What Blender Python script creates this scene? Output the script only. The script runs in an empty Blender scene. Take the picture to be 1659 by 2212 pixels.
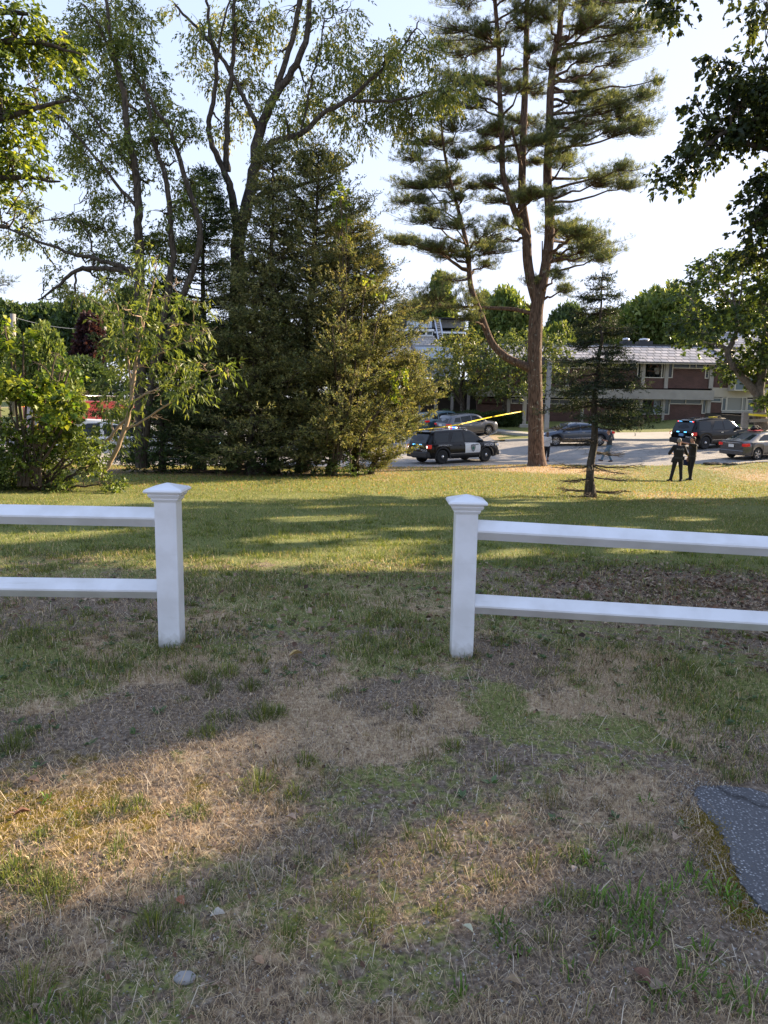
import bpy, bmesh, math, random
import numpy as np
from mathutils import Vector, Matrix
R = math.radians
rng = np.random.default_rng(7)
random.seed(7)
sc = bpy.context.scene
COL = sc.collection
# ------------------------------------------------------------------ camera
EYE = 1.55
PITCH, ROLL = R(8.68), R(0.96)
F = 1533.0
fwd = Vector((0, math.cos(PITCH), -math.sin(PITCH)))
right0 = Vector((1, 0, 0)); up0 = right0.cross(fwd)
cright = math.cos(ROLL) * right0 + math.sin(ROLL) * up0
cup = math.cos(ROLL) * up0 - math.sin(ROLL) * right0
cam_d = bpy.data.cameras.new('camera'); cam = bpy.data.objects.new('camera', cam_d); COL.objects.link(cam)
cam_d.sensor_fit = 'HORIZONTAL'; cam_d.sensor_width = 26.0; cam_d.lens = 26.0 * F / 1659.0
cam_d.clip_start = 0.05; cam_d.clip_end = 3000
M = Matrix((( cright.x, cup.x, -fwd.x, 0), (cright.y, cup.y, -fwd.y, 0), (cright.z, cup.z, -fwd.z, EYE), (0, 0, 0, 1)))
cam.matrix_world = M
sc.camera = cam
sc.render.resolution_x = 768; sc.render.resolution_y = 1024
def W(u, v, d):
    """world point seen at picture position (u of 1659, v of 2212) at distance d ahead"""
    r = fwd + (u - 829.5) / F * cright - (v - 1106) / F * cup
    r = r * (d / r.y)
    return Vector((r.x, r.y, EYE + r.z))
# ------------------------------------------------------------------ light
SUN_AZ, SUN_EL = R(60), R(21)
wd = bpy.data.worlds.new('World'); sc.world = wd; wd.use_nodes = True
nt = wd.node_tree; bg = nt.nodes['Background']
sky = nt.nodes.new('ShaderNodeTexSky'); sky.sky_type = 'NISHITA'; sky.sun_disc = False
sky.sun_elevation = SUN_EL; sky.sun_rotation = SUN_AZ; sky.air_density = 1.2; sky.dust_density = .7; sky.ozone_density = 2.0
tn = nt.nodes.new('ShaderNodeMix'); tn.data_type = 'RGBA'; tn.blend_type = 'MULTIPLY'; tn.inputs[0].default_value = 1; tn.inputs[7].default_value = (1.12, .975, 1.02, 1); nt.links.new(sky.outputs[0], tn.inputs[6]); 
# sky colours compressed: zenith lifted for more fill on shaded ground, sunward horizon held down
def vm(op, a, b_=None, c_=None):
    q = nt.nodes.new('ShaderNodeVectorMath'); q.operation = op
    for k_, v_ in enumerate((a, b_, c_)):
        if v_ is None: continue
        if isinstance(v_, tuple): q.inputs[k_].default_value = v_
        else: nt.links.new(v_, q.inputs[k_])
    return q.outputs[0]
den = vm('MULTIPLY_ADD', tn.outputs[2], (.9, .9, .9), (1, 1, 1)); num = vm('MULTIPLY', tn.outputs[2], (2.2, 2.36, 2.86)); nt.links.new(vm('DIVIDE', num, den), bg.inputs[0]); bg.inputs[1].default_value = 0.15
sl = bpy.data.lights.new('sun', 'SUN'); sl.energy = 5.0; sl.angle = R(0.6); sl.color = (1.0, 0.80, 0.56)
so = bpy.data.objects.new('sun', sl); COL.objects.link(so)
sdir = Vector((math.sin(SUN_AZ) * math.cos(SUN_EL), math.cos(SUN_AZ) * math.cos(SUN_EL), math.sin(SUN_EL)))
so.rotation_euler = sdir.to_track_quat('Z', 'Y').to_euler(); so.location = (40, 20, 40)
sc.view_settings.view_transform = 'Standard'; sc.view_settings.look = 'None'
sc.view_settings.exposure = 1.84; sc.view_settings.gamma = 1
# ------------------------------------------------------------------ helpers
def link(o, parent=None):
    COL.objects.link(o)
    if parent is not None:
        o.parent = parent
    return o
def tag(o, label=None, cat=None, group=None, kind=None):
    if label: o['label'] = label
    if cat: o['category'] = cat
    if group: o['group'] = group
    if kind: o['kind'] = kind
    return o
def empty(name, loc, label=None, cat=None, group=None, rz=0):
    o = bpy.data.objects.new(name, None); o.location = loc; o.rotation_euler = (0, 0, rz); o.empty_display_size = .2
    COL.objects.link(o); tag(o, label, cat, group); return o
def npmesh(name, V, Fc, mat=None, parent=None, col=None, smooth=False, origin=None):
    V = np.asarray(V, dtype=np.float32).reshape(-1, 3)
    if origin is not None: V = V - np.asarray(origin, dtype=np.float32)
    Fc = np.asarray(Fc, dtype=np.int32); k = Fc.shape[1]
    me = bpy.data.meshes.new(name)
    me.vertices.add(len(V)); me.vertices.foreach_set('co', V.ravel())
    me.loops.add(Fc.size); me.loops.foreach_set('vertex_index', Fc.ravel())
    me.polygons.add(len(Fc)); me.polygons.foreach_set('loop_start', np.arange(0, Fc.size, k, dtype=np.int32))
    me.polygons.foreach_set('loop_total', np.full(len(Fc), k, dtype=np.int32))
    if smooth: me.polygons.foreach_set('use_smooth', np.ones(len(Fc), dtype=bool))
    if col is not None:
        a = me.color_attributes.new('Col', 'FLOAT_COLOR', 'POINT')
        c = np.ones((len(V), 4), dtype=np.float32); c[:, :3] = col
        a.data.foreach_set('color', c.ravel())
    me.update(calc_edges=True)
    if mat: me.materials.append(mat)
    o = bpy.data.objects.new(name, me); link(o, parent)
    if origin is not None and parent is None: o.location = origin
    return o
class MB:
    """collects shapes for one mesh"""
    def __init__(s): s.bm = bmesh.new()
    def box(s, x0, x1, y0, y1, z0, z1, mat=None, bev=0):
        vs = [s.bm.verts.new(p) for p in ((x0,y0,z0),(x1,y0,z0),(x1,y1,z0),(x0,y1,z0),(x0,y0,z1),(x1,y0,z1),(x1,y1,z1),(x0,y1,z1))]
        if mat is not None:
            for v in vs: v.co = mat @ v.co
        fs = [s.bm.faces.new([vs[i] for i in f]) for f in ((0,3,2,1),(4,5,6,7),(0,1,5,4),(1,2,6,5),(2,3,7,6),(3,0,4,7))]
        if bev > 0:
            es = list({e for f in fs for e in f.edges})
            bmesh.ops.bevel(s.bm, geom=es, offset=bev, segments=2, affect='EDGES', profile=.5)
        return s
    def bar(s, a, b, w, h=None, up=(0,0,1), bev=0):
        a = Vector(a); b = Vector(b); h = h or w; d = b - a; L = d.length; d.normalize()
        sd = d.cross(Vector(up)); 
        if sd.length < 1e-4: sd = Vector((1,0,0))
        sd.normalize(); u = sd.cross(d)
        m = Matrix(((sd.x,d.x,u.x,a.x),(sd.y,d.y,u.y,a.y),(sd.z,d.z,u.z,a.z),(0,0,0,1)))
        return s.box(-w/2, w/2, 0, L, -h/2, h/2, m, bev)
    def tube(s, pts, rad, n=8, cap=True):
        pts = [Vector(p) for p in pts]
        if not hasattr(rad, '__len__'): rad = [rad] * len(pts)
        rings = []; ref = Vector((.13,.21,1)).normalized()
        for i, p in enumerate(pts):
            d = (pts[min(i+1,len(pts)-1)] - pts[max(i-1,0)])
            if d.length < 1e-6: d = Vector((0,0,1))
            d.normalize()
            if abs(d.dot(ref)) > .97: ref = Vector((1,.1,0)).normalized()
            a = (ref - d * ref.dot(d)).normalized(); b = d.cross(a); ref = a
            rings.append([s.bm.verts.new(p + rad[i]*(math.cos(2*math.pi*k/n)*a + math.sin(2*math.pi*k/n)*b)) for k in range(n)])
        for i in range(len(rings)-1):
            for k in range(n):
                f = s.bm.faces.new((rings[i][k], rings[i][(k+1)%n], rings[i+1][(k+1)%n], rings[i+1][k])); f.smooth = True
        if cap:
            s.bm.faces.new(rings[0][::-1]); s.bm.faces.new(rings[-1])
        return s
    def lathe(s, prof, n=24, mat=None):
        rings = []
        for (r, z) in prof:
            ring = []
            for k in range(n):
                p = Vector((r*math.cos(2*math.pi*k/n), r*math.sin(2*math.pi*k/n), z))
                ring.append(s.bm.verts.new(mat @ p if mat is not None else p))
            rings.append(ring)
        for i in range(len(rings)-1):
            for k in range(n):
                f = s.bm.faces.new((rings[i][k], rings[i][(k+1)%n], rings[i+1][(k+1)%n], rings[i+1][k])); f.smooth = True
        s.bm.faces.new(rings[0][::-1]); s.bm.faces.new(rings[-1])
        return s
    def ell(s, c, r, n=12, rot=None):
        m = Matrix.Translation(c) @ (rot.to_4x4() if rot is not None else Matrix.Identity(4)) @ Matrix.Diagonal((r[0], r[1], r[2], 1))
        ret = bmesh.ops.create_uvsphere(s.bm, u_segments=n, v_segments=max(6, n*2//3), radius=1, matrix=m)
        for v in ret['verts']:
            for f in v.link_faces: f.smooth = True
        return s
    def prism(s, pts, ext):
        """polygon (3d points) extruded by vector"""
        a = [s.bm.verts.new(p) for p in pts]; e = Vector(ext)
        b = [s.bm.verts.new(Vector(p) + e) for p in pts]; n = len(a)
        s.bm.faces.new(a[::-1]); s.bm.faces.new(b)
        for i in range(n): s.bm.faces.new((a[i], a[(i+1)%n], b[(i+1)%n], b[i]))
        return s
    def poly(s, pts):
        s.bm.faces.new([s.bm.verts.new(p) for p in pts]); return s
    def build(s, name, mat, parent=None, smooth=False, fix=True):
        if fix: bmesh.ops.recalc_face_normals(s.bm, faces=s.bm.faces[:])
        me = bpy.data.meshes.new(name); s.bm.to_mesh(me); s.bm.free()
        if smooth:
            for p in me.polygons: p.use_smooth = True
        for m in (mat if isinstance(mat, (list, tuple)) else [mat]): me.materials.append(m)
        o = bpy.data.objects.new(name, me); return link(o, parent)
class Tubes:
    """fast accumulation of tapered tubes (branches)"""
    def __init__(s): s.V = []; s.F = []; s.n = 0
    def add(s, pts, r, n=6):
        P = np.array([tuple(p) for p in pts], dtype=float); m = len(P)
        r = np.asarray(r, dtype=float) * np.ones(m)
        D = np.gradient(P, axis=0); D /= np.linalg.norm(D, axis=1)[:, None] + 1e-9
        ref = np.array([.31, .17, 1.]); 
        if abs(D[:, 2]).mean() > .8: ref = np.array([1., .2, .1])
        A = ref - D * (D @ ref)[:, None]; A /= np.linalg.norm(A, axis=1)[:, None] + 1e-9
        B = np.cross(D, A); t = np.arange(n) * 2*np.pi/n
        ring = P[:, None, :] + r[:, None, None] * (np.cos(t)[None, :, None]*A[:, None, :] + np.sin(t)[None, :, None]*B[:, None, :])
        s.V.append(ring.reshape(-1, 3))
        i = np.arange(m-1)[:, None]; k = np.arange(n)[None, :]
        f = np.stack([i*n+k, i*n+(k+1)%n, (i+1)*n+(k+1)%n, (i+1)*n+k], -1).reshape(-1, 4) + s.n
        s.F.append(f); s.n += m*n
    def build(s, name, mat, parent=None, origin=None):
        return npmesh(name, np.concatenate(s.V), np.concatenate(s.F), mat, parent, smooth=True, origin=origin)
def curve_pts(a, b, n=6, sag=0.0, jit=0.0):
    a = np.array(a, float); b = np.array(b, float); t = np.linspace(0, 1, n)[:, None]
    P = a + (b-a)*t; P[:, 2] += sag*4*(t*(1-t))[:, 0]
    if jit: P[1:-1] += rng.normal(0, jit, (n-2, 3))
    return P
def smooth_path(pts, rad, sub=5):
    """Catmull-Rom through points"""
    P = np.array([tuple(p) for p in pts], float); r = np.array(rad, float); out = []; ro = []
    for i in range(len(P)-1):
        p0 = P[max(i-1, 0)]; p1 = P[i]; p2 = P[i+1]; p3 = P[min(i+2, len(P)-1)]
        for k in range(sub):
            t = k/sub
            out.append(.5*((2*p1)+(-p0+p2)*t+(2*p0-5*p1+4*p2-p3)*t*t+(-p0+3*p1-3*p2+p3)*t**3)); ro.append(r[i]*(1-t)+r[i+1]*t)
    out.append(P[-1]); ro.append(r[-1])
    return np.array(out), np.array(ro)
def unit(v): return v / (np.linalg.norm(v, axis=-1, keepdims=True) + 1e-9)
def leaves(P, D, L, Wd, col, fold=.25, name='crown', mat=None, parent=None, origin=None, nrm=None):
    """leaf-shaped pieces: base point P, direction D, length L, width Wd"""
    N = len(P); D = unit(D)
    if nrm is None: nrm = rng.normal(0, 1, (N, 3)) + np.array([0, 0, 1.2])
    S = unit(np.cross(D, nrm)); Nn = np.cross(S, D)
    L = (np.ones(N)*L)[:, None]; Wd = (np.ones(N)*Wd)[:, None]
    mid = P + D*L*.45
    V = np.stack([P, mid + S*Wd*.5 + Nn*Wd*fold, P + D*L, mid - S*Wd*.5 + Nn*Wd*fold], 1).reshape(-1, 3)
    i = np.arange(N)[:, None]*4
    Fc = np.concatenate([i + np.array([[0, 1, 2]]), i + np.array([[0, 2, 3]])], 1).reshape(-1, 3)
    return npmesh(name, V, Fc, mat, parent, col=np.repeat(col, 4, axis=0), origin=origin)
GAIN = 1.3
def colmix(n, cols, jit=.12, w=None):
    cols = np.array(cols, float)*GAIN; i = rng.choice(len(cols), n, p=w)
    return np.clip(cols[i] * (1 + rng.normal(0, jit, (n, 1))), .003, 1)
def vnoise(x, y, s, seed=0):
    """smooth value noise 0..1"""
    x = np.asarray(x)/s; y = np.asarray(y)/s; xi = np.floor(x).astype(int); yi = np.floor(y).astype(int)
    fx = x-xi; fy = y-yi; fx = fx*fx*(3-2*fx); fy = fy*fy*(3-2*fy)
    def h(a, b):
        q = (a*374761393 + b*668265263 + seed*1442695041) & 0xffffffff
        q = ((q ^ (q >> 13)) * 1274126177) & 0xffffffff
        return ((q ^ (q >> 16)) & 0xffff)/65535.
    return (h(xi, yi)*(1-fx)+h(xi+1, yi)*fx)*(1-fy) + (h(xi, yi+1)*(1-fx)+h(xi+1, yi+1)*fx)*fy
def fnoise(x, y, s, seed=0): return .55*vnoise(x, y, s, seed)+.3*vnoise(x, y, s/2.1, seed+5)+.15*vnoise(x, y, s/4.3, seed+9)
def copy_tree(o, parent=None):
    c = o.copy(); COL.objects.link(c); c.parent = parent
    for ch in list(o.children): copy_tree(ch, c)
    return c
# ------------------------------------------------------------------ materials
def newmat(name):
    m = bpy.data.materials.new(name); m.use_nodes = True; n = m.node_tree
    return m, n, n.nodes['Principled BSDF'], n.nodes, n.links
def plain(name, c, rough=.6, metal=0, emit=None, es=1, spec=None, coat=0, noise=.08, nscale=6, bump=0):
    m, n, b, N, Lk = newmat(name)
    b.inputs['Base Color'].default_value = (*c, 1); b.inputs['Roughness'].default_value = rough; b.inputs['Metallic'].default_value = metal
    if spec is not None: b.inputs['Specular IOR Level'].default_value = spec
    if coat: b.inputs['Coat Weight'].default_value = coat; b.inputs['Coat Roughness'].default_value = .05
    if emit: b.inputs['Emission Color'].default_value = (*emit, 1); b.inputs['Emission Strength'].default_value = es
    if noise:
        tc = N.new('ShaderNodeTexCoord'); t = N.new('ShaderNodeTexNoise'); t.inputs['Scale'].default_value = nscale; t.inputs['Detail'].default_value = 6
        Lk.new(tc.outputs['Object'], t.inputs['Vector'])
        r = N.new('ShaderNodeMix'); r.data_type = 'RGBA'
        r.inputs[6].default_value = (*[x*(1-noise*2.2) for x in c], 1); r.inputs[7].default_value = (*[min(1, x*(1+noise*2.2)) for x in c], 1)
        Lk.new(t.outputs[0], r.inputs[0]); Lk.new(r.outputs[2], b.inputs['Base Color'])
        if bump:
            bp = N.new('ShaderNodeBump'); bp.inputs['Strength'].default_value = bump; bp.inputs['Distance'].default_value = .02
            Lk.new(t.outputs[0], bp.inputs['Height']); Lk.new(bp.outputs[0], b.inputs['Normal'])
    return m
def leafmat(name, trans=.42, rough=.45, tint=(1.45, 1.3, .6)):
    m, n, b, N, Lk = newmat(name)
    at = N.new('ShaderNodeAttribute'); at.attribute_name = 'Col'
    b.inputs['Roughness'].default_value = rough; b.inputs['Specular IOR Level'].default_value = .35
    Lk.new(at.outputs['Color'], b.inputs['Base Color'])
    tr = N.new('ShaderNodeBsdfTranslucent'); mu = N.new('ShaderNodeMix'); mu.data_type = 'RGBA'; mu.blend_type = 'MULTIPLY'
    mu.inputs[0].default_value = 1; mu.inputs[7].default_value = (*tint, 1); Lk.new(at.outputs['Color'], mu.inputs[6]); Lk.new(mu.outputs[2], tr.inputs[0])
    mx = N.new('ShaderNodeMixShader'); mx.inputs[0].default_value = trans
    Lk.new(b.outputs[0], mx.inputs[1]); Lk.new(tr.outputs[0], mx.inputs[2]); Lk.new(mx.outputs[0], N['Material Output'].inputs[0])
    return m
def barkmat(name, c1, c2, sx=14, sz=2.2, bump=.9, lichen=0):
    m, n, b, N, Lk = newmat(name)
    tc = N.new('ShaderNodeTexCoord'); mp = N.new('ShaderNodeMapping'); mp.inputs['Scale'].default_value = (sx, sx, sz)
    t = N.new('ShaderNodeTexNoise'); t.inputs['Scale'].default_value = 1; t.inputs['Detail'].default_value = 5; t.inputs['Distortion'].default_value = .6
    vo = N.new('ShaderNodeTexVoronoi'); vo.feature = 'DISTANCE_TO_EDGE'; vo.inputs['Scale'].default_value = .8
    Lk.new(tc.outputs['Object'], mp.inputs[0]); Lk.new(mp.outputs[0], t.inputs['Vector']); Lk.new(mp.outputs[0], vo.inputs['Vector'])
    cr = N.new('ShaderNodeValToRGB'); cr.color_ramp.elements[0].position = .3; cr.color_ramp.elements[1].position = .7
    cr.color_ramp.elements[0].color = (*c1, 1); cr.color_ramp.elements[1].color = (*c2, 1)
    ma = N.new('ShaderNodeMath'); ma.operation = 'MULTIPLY_ADD'; ma.inputs[1].default_value = .8; Lk.new(vo.outputs['Distance'], ma.inputs[0]); Lk.new(t.outputs[0], ma.inputs[2])
    Lk.new(ma.outputs[0], cr.inputs[0]); last = cr.outputs[0]
    if lichen:
        t2 = N.new('ShaderNodeTexNoise'); t2.inputs['Scale'].default_value = 7; t2.inputs['Detail'].default_value = 4; Lk.new(tc.outputs['Object'], t2.inputs['Vector'])
        c3 = N.new('ShaderNodeValToRGB'); c3.color_ramp.elements[0].position = .62; c3.color_ramp.elements[1].position = .68
        c3.color_ramp.elements[0].color = (0,0,0,1); c3.color_ramp.elements[1].color = (lichen,)*3+(1,)
        Lk.new(t2.outputs[0], c3.inputs[0]); mx = N.new('ShaderNodeMix'); mx.data_type = 'RGBA'; mx.inputs[7].default_value = (.3,.32,.27,1)
        Lk.new(c3.outputs[0], mx.inputs[0]); Lk.new(last, mx.inputs[6]); last = mx.outputs[2]
    Lk.new(last, b.inputs['Base Color']); b.inputs['Roughness'].default_value = .95; b.inputs['Specular IOR Level'].default_value = .15
    bp = N.new('ShaderNodeBump'); bp.inputs['Strength'].default_value = bump; bp.inputs['Distance'].default_value = .03
    Lk.new(ma.outputs[0], bp.inputs['Height']); Lk.new(bp.outputs[0], b.inputs['Normal'])
    return m
def brickmat(name, c1, c2, mortar, bw, bh, msz=.012, axes='XZ', rough=.9, bump=.4, offs=.5, patch=0, vary=.5):
    m, n, b, N, Lk = newmat(name)
    tc = N.new('ShaderNodeTexCoord'); sp = N.new('ShaderNodeSeparateXYZ'); cb = N.new('ShaderNodeCombineXYZ')
    Lk.new(tc.outputs['Object'], sp.inputs[0])
    i = 'XYZ'.index(axes[0]); j = 'XYZ'.index(axes[1]); Lk.new(sp.outputs[i], cb.inputs[0]); Lk.new(sp.outputs[j], cb.inputs[1])
    br = N.new('ShaderNodeTexBrick'); br.offset = offs; br.inputs['Scale'].default_value = 1
    br.inputs['Brick Width'].default_value = bw; br.inputs['Row Height'].default_value = bh; br.inputs['Mortar Size'].default_value = msz
    br.inputs['Mortar Smooth'].default_value = .3; br.inputs['Color1'].default_value = (*c1, 1); br.inputs['Color2'].default_value = (*c2, 1); br.inputs['Mortar'].default_value = (*mortar, 1)
    Lk.new(cb.outputs[0], br.inputs['Vector'])
    t = N.new('ShaderNodeTexNoise'); t.inputs['Scale'].default_value = .9; t.inputs['Detail'].default_value = 5; Lk.new(tc.outputs['Object'], t.inputs['Vector'])
    cr = N.new('ShaderNodeMapRange'); cr.inputs['From Min'].default_value = .3; cr.inputs['From Max'].default_value = .7; cr.inputs['To Min'].default_value = 1-vary*.5; cr.inputs['To Max'].default_value = 1+vary*.4
    Lk.new(t.outputs[0], cr.inputs[0]); mx = N.new('ShaderNodeMix'); mx.data_type = 'RGBA'; mx.blend_type = 'MULTIPLY'; mx.inputs[0].default_value = 1
    Lk.new(br.outputs['Color'], mx.inputs[6]); Lk.new(cr.outputs[0], mx.inputs[7]); Lk.new(mx.outputs[2], b.inputs['Base Color'])
    b.inputs['Roughness'].default_value = rough
    bp = N.new('ShaderNodeBump'); bp.inputs['Strength'].default_value = bump; bp.inputs['Distance'].default_value = .02; bp.invert = True
    Lk.new(br.outputs['Fac'], bp.inputs['Height']); Lk.new(bp.outputs[0], b.inputs['Normal'])
    return m
def glassmat(name, c=(.02, .025, .03), alpha=1, rough=.03):
    m, n, b, N, Lk = newmat(name)
    b.inputs['Base Color'].default_value = (*c, 1); b.inputs['Roughness'].default_value = rough; b.inputs['Specular IOR Level'].default_value = .3
    b.inputs['Alpha'].default_value = alpha
    return m
MT = dict(
 leaf = leafmat('leaf'), leaf_thin = leafmat('leaf_thin', .5, .45, (1.55, 1.4, .5)), needle = leafmat('needle', .38, .6, (1.2, 1.15, .6)),
 grass = leafmat('grass', .4, .6, (1.2, 1.15, .6)), straw = leafmat('straw', .25, .7, (1, .95, .8)),
 bark_pine = barkmat('bark_pine', (.022,.015,.012), (.15,.10,.075), 16, 3, 1, .5),
 bark_dark = barkmat('bark_dark', (.018,.015,.012), (.085,.07,.055), 14, 3, 1, .35),
 bark_grey = barkmat('bark_grey', (.05,.045,.04), (.16,.14,.12), 14, 3, .8, .5),
 twig = plain('twig', (.07,.05,.035), .9),
 twig_light = plain('twig_light', (.28,.2,.13), .8),
 vinyl = plain('vinyl', (.80,.81,.83), .38, noise=.02, nscale=3),
 vinyl_dirty = None,
 black = plain('black', (.003,.003,.004), .18, noise=0, spec=.3), black_plastic = plain('black_plastic', (.016,.016,.017), .55, noise=.05),
 silver = plain('silver', (.5,.5,.52), .25, .9, noise=0), chrome = plain('chrome', (.8,.8,.8), .12, 1, noise=0),
 white_paint = plain('white_paint', (.75,.75,.74), .3, coat=.6, noise=.02), tyre = plain('tyre', (.018,.018,.018), .8, noise=.1, nscale=20),
 rim_dark = plain('rim_dark', (.02,.02,.022), .35, .4, noise=0), glass = glassmat('glass'), glass_light = glassmat('glass_light', (.10,.13,.14)),
 grey_paint = plain('grey_paint', (.10,.105,.12), .3, .5, coat=.8, noise=.02), teal_paint = plain('teal_paint', (.05,.12,.16), .3, .5, coat=.8, noise=.02),
 slate_paint = plain('slate_paint', (.055,.07,.10), .28, .5, coat=.9, noise=.02), graphite_paint = plain('graphite_paint', (.075,.075,.08), .28, .5, coat=.9, noise=.02),
 red_lamp = plain('red_lamp', (.18,.006,.006), .2, emit=(1,.03,.02), es=.08, noise=0), red_lit = plain('red_lit', (.6,.02,.02), .2, emit=(1,.05,.03), es=2.5, noise=0),
 clear_lamp = plain('clear_lamp', (.8,.8,.8), .1, noise=0), white_lit = plain('white_lit', (.9,.9,.8), .2, emit=(1,.95,.7), es=2, noise=0),
 blue_lit = plain('blue_lit', (.02,.1,.8), .2, emit=(.04,.15,1), es=4, noise=0), cyan_lit = plain('cyan_lit', (.1,.4,.8), .2, emit=(.12,.5,1), es=.8, noise=0),
 amber_lit = plain('amber_lit', (.9,.3,.05), .2, emit=(1,.22,.05), es=3, noise=0),
 plate_white = plain('plate_white', (.7,.7,.7), .5, noise=0), plate_blue = plain('plate_blue', (.12,.28,.5), .5, noise=0),
 letter_white = plain('letter_white', (.7,.7,.72), .5, noise=0), letter_grey = plain('letter_grey', (.18,.18,.19), .6, noise=0),
 concrete = plain('concrete', (.34,.32,.28), .9, noise=.12, nscale=1.6), concrete_light = plain('concrete_light', (.48,.44,.36), .9, noise=.08, nscale=1.5),
 wood_grey = plain('wood_grey', (.26,.24,.22), .9, noise=.2, nscale=12), wood_dark = plain('wood_dark', (.05,.042,.035), .9, noise=.2, nscale=4),
 frame_cream = plain('frame_cream', (.55,.52,.44), .6, noise=.03), frame_white = plain('frame_white', (.80,.82,.84), .5, noise=.03),
 panel_blue = plain('panel_blue', (.52,.60,.70), .6, noise=.04), metal_dark = plain('metal_dark', (.035,.038,.045), .6, noise=.05), metal_grey = plain('metal_grey', (.26,.27,.28), .5, noise=.06),
 tape = plain('tape', (.85,.68,.03), .5, noise=.03),
 brick = brickmat('brick', (.085,.040,.032), (.125,.058,.046), (.11,.08,.068), .215, .075, .012),
 skin = plain('skin', (.42,.22,.15), .6, noise=.03), cloth_black = plain('cloth_black', (.010,.010,.012), .85, noise=.1, nscale=12),
 cloth_navy = plain('cloth_navy', (.012,.013,.022), .8, noise=.1, nscale=12), cloth_jeans = plain('cloth_jeans', (.10,.16,.22), .9, noise=.15, nscale=12),
 cloth_white = plain('cloth_white', (.62,.6,.58), .9, noise=.05), cloth_shirt = plain('cloth_shirt', (.035,.04,.045), .9, noise=.3, nscale=14), leather_brown = plain('leather_brown', (.06,.022,.018), .5),
 hair_grey = plain('hair_grey', (.24,.22,.2), .8, noise=.2, nscale=40), hair_dark = plain('hair_dark', (.025,.018,.014), .7, noise=.2, nscale=40), hair_brown = plain('hair_brown', (.12,.08,.05), .7, noise=.2, nscale=40),
 red_cloth = plain('red_cloth', (.5,.03,.05), .7, noise=.05), red_paint = plain('red_paint', (.16,.008,.012), .3, coat=.7, noise=.03), yellow = plain('yellow', (.7,.5,.04), .5, noise=0),
 folder_blue = plain('folder_blue', (.02,.028,.09), .5, noise=.03),
)
# ------------------------------------------------------------------ terrain
ctrl = [(0,-6,0),(0,1.5,0),(-2.5,2,0),(2.5,2,-.02),(0,4,0),(-6,3,.0),(8,3,-.2),(-1.3,4.4,0),(.5,4.4,0),(-3,4.4,0),(2.5,4.5,-.09),(6,5,-.25)]
def cp(u, v, d, dz=0):
    p = W(u, v, d); ctrl.append((p.x, p.y, p.z+dz))
for q in [(1475,1040,30),(1160,1005,34),(1275,1073,20),(600,1022,27),(100,1070,16.8),(215,1030,23),(957,1004,37),(1060,998,38.8),(1316,994,39.5),(1182,996,41),
          (1200,966,44),(1523,969,43),(1636,993,38),(1420,956,48),(1056,940,53),(850,1010,33),(1659,996,36.5),(1350,915,62),(1500,908,62),(1100,915,60),(300,1004,34),(100,1000,34),(300,985,44),(850,975,46),(950,920,62),(1650,905,60)]: cp(*q)
ctrl += [(-60,20,-1.2),(60,20,-1.6),(-60,50,-1.2),(60,50,-.6),(-90,100,1.2),(-30,100,.8),(30,100,1.2),(90,100,1.2),(-30,130,1.5),(40,130,1.5),(-90,-6,0),(90,-6,-1),(-20,10,-.35),(20,10,-.7)]
ctrl = np.array(ctrl, float)
def _phi(a, b):
    d2 = ((a[:, None, :]-b[None, :, :])**2).sum(-1); return np.sqrt(d2+.5)
_K = _phi(ctrl[:, :2], ctrl[:, :2]); n_ = len(ctrl)
_A = np.zeros((n_+3, n_+3)); _A[:n_, :n_] = _K - np.eye(n_)*.35; _A[:n_, n_:] = np.c_[np.ones(n_), ctrl[:, :2]]; _A[n_:, :n_] = _A[:n_, n_:].T
_w = np.linalg.solve(_A, np.r_[ctrl[:, 2], 0, 0, 0])
def tz(x, y):
    x = np.atleast_1d(np.asarray(x, float)); y = np.atleast_1d(np.asarray(y, float)); sh = x.shape
    q = np.c_[np.clip(x.ravel(), -85, 85), np.clip(y.ravel(), -6, 125)]; out = np.empty(len(q))
    for i in range(0, len(q), 20000):
        s = q[i:i+20000]; out[i:i+20000] = _phi(s, ctrl[:, :2]) @ _w[:n_] + np.c_[np.ones(len(s)), s] @ _w[n_:]
    return out.reshape(sh)
def T(x, y): return float(tz(x, y)[0])
def G(u, v, d):
    """point on the ground straight below/above the picture point"""
    p = W(u, v, d); return Vector((p.x, p.y, T(p.x, p.y)))
# attribute masks of what the ground itself is made of
def soil_mask(x, y):
    n = fnoise(x, y, .9, 3)
    near = np.clip((4.6-y)/2.2, 0, 1)
    m = np.clip((n-.53+near*.13)*5.5, 0, 1)
    lit = np.exp(-(((x-3.6)/3.2)**2+((y-6.6)/1.9)**2)**1.5)           # worn leaf-strewn patch behind the right fence
    lit = np.clip(lit*(.6+.9*fnoise(x, y, .8, 21)), 0, 1)
    strip = np.clip(1-np.abs(y-4.75-.15*np.sin(x*1.3))/.55, 0, 1)*(.35+.5*fnoise(x, y, .6, 8))
    under = np.exp(-(((x+7)/7.)**2+((y-27)/2.3)**2)**2)*.9
    road = np.clip((x-1.15)/.5, 0, 1)*np.clip((3.6-y)/.5, 0, 1)*.9
    base = np.clip((3.9-y)/1.6, 0, 1)*(.30+.55*fnoise(x, y, .33, 55))
    return np.clip(np.maximum.reduce([m*np.clip((9-y)/3, 0, 1), lit, strip, under, road, base]), 0, 1)
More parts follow.
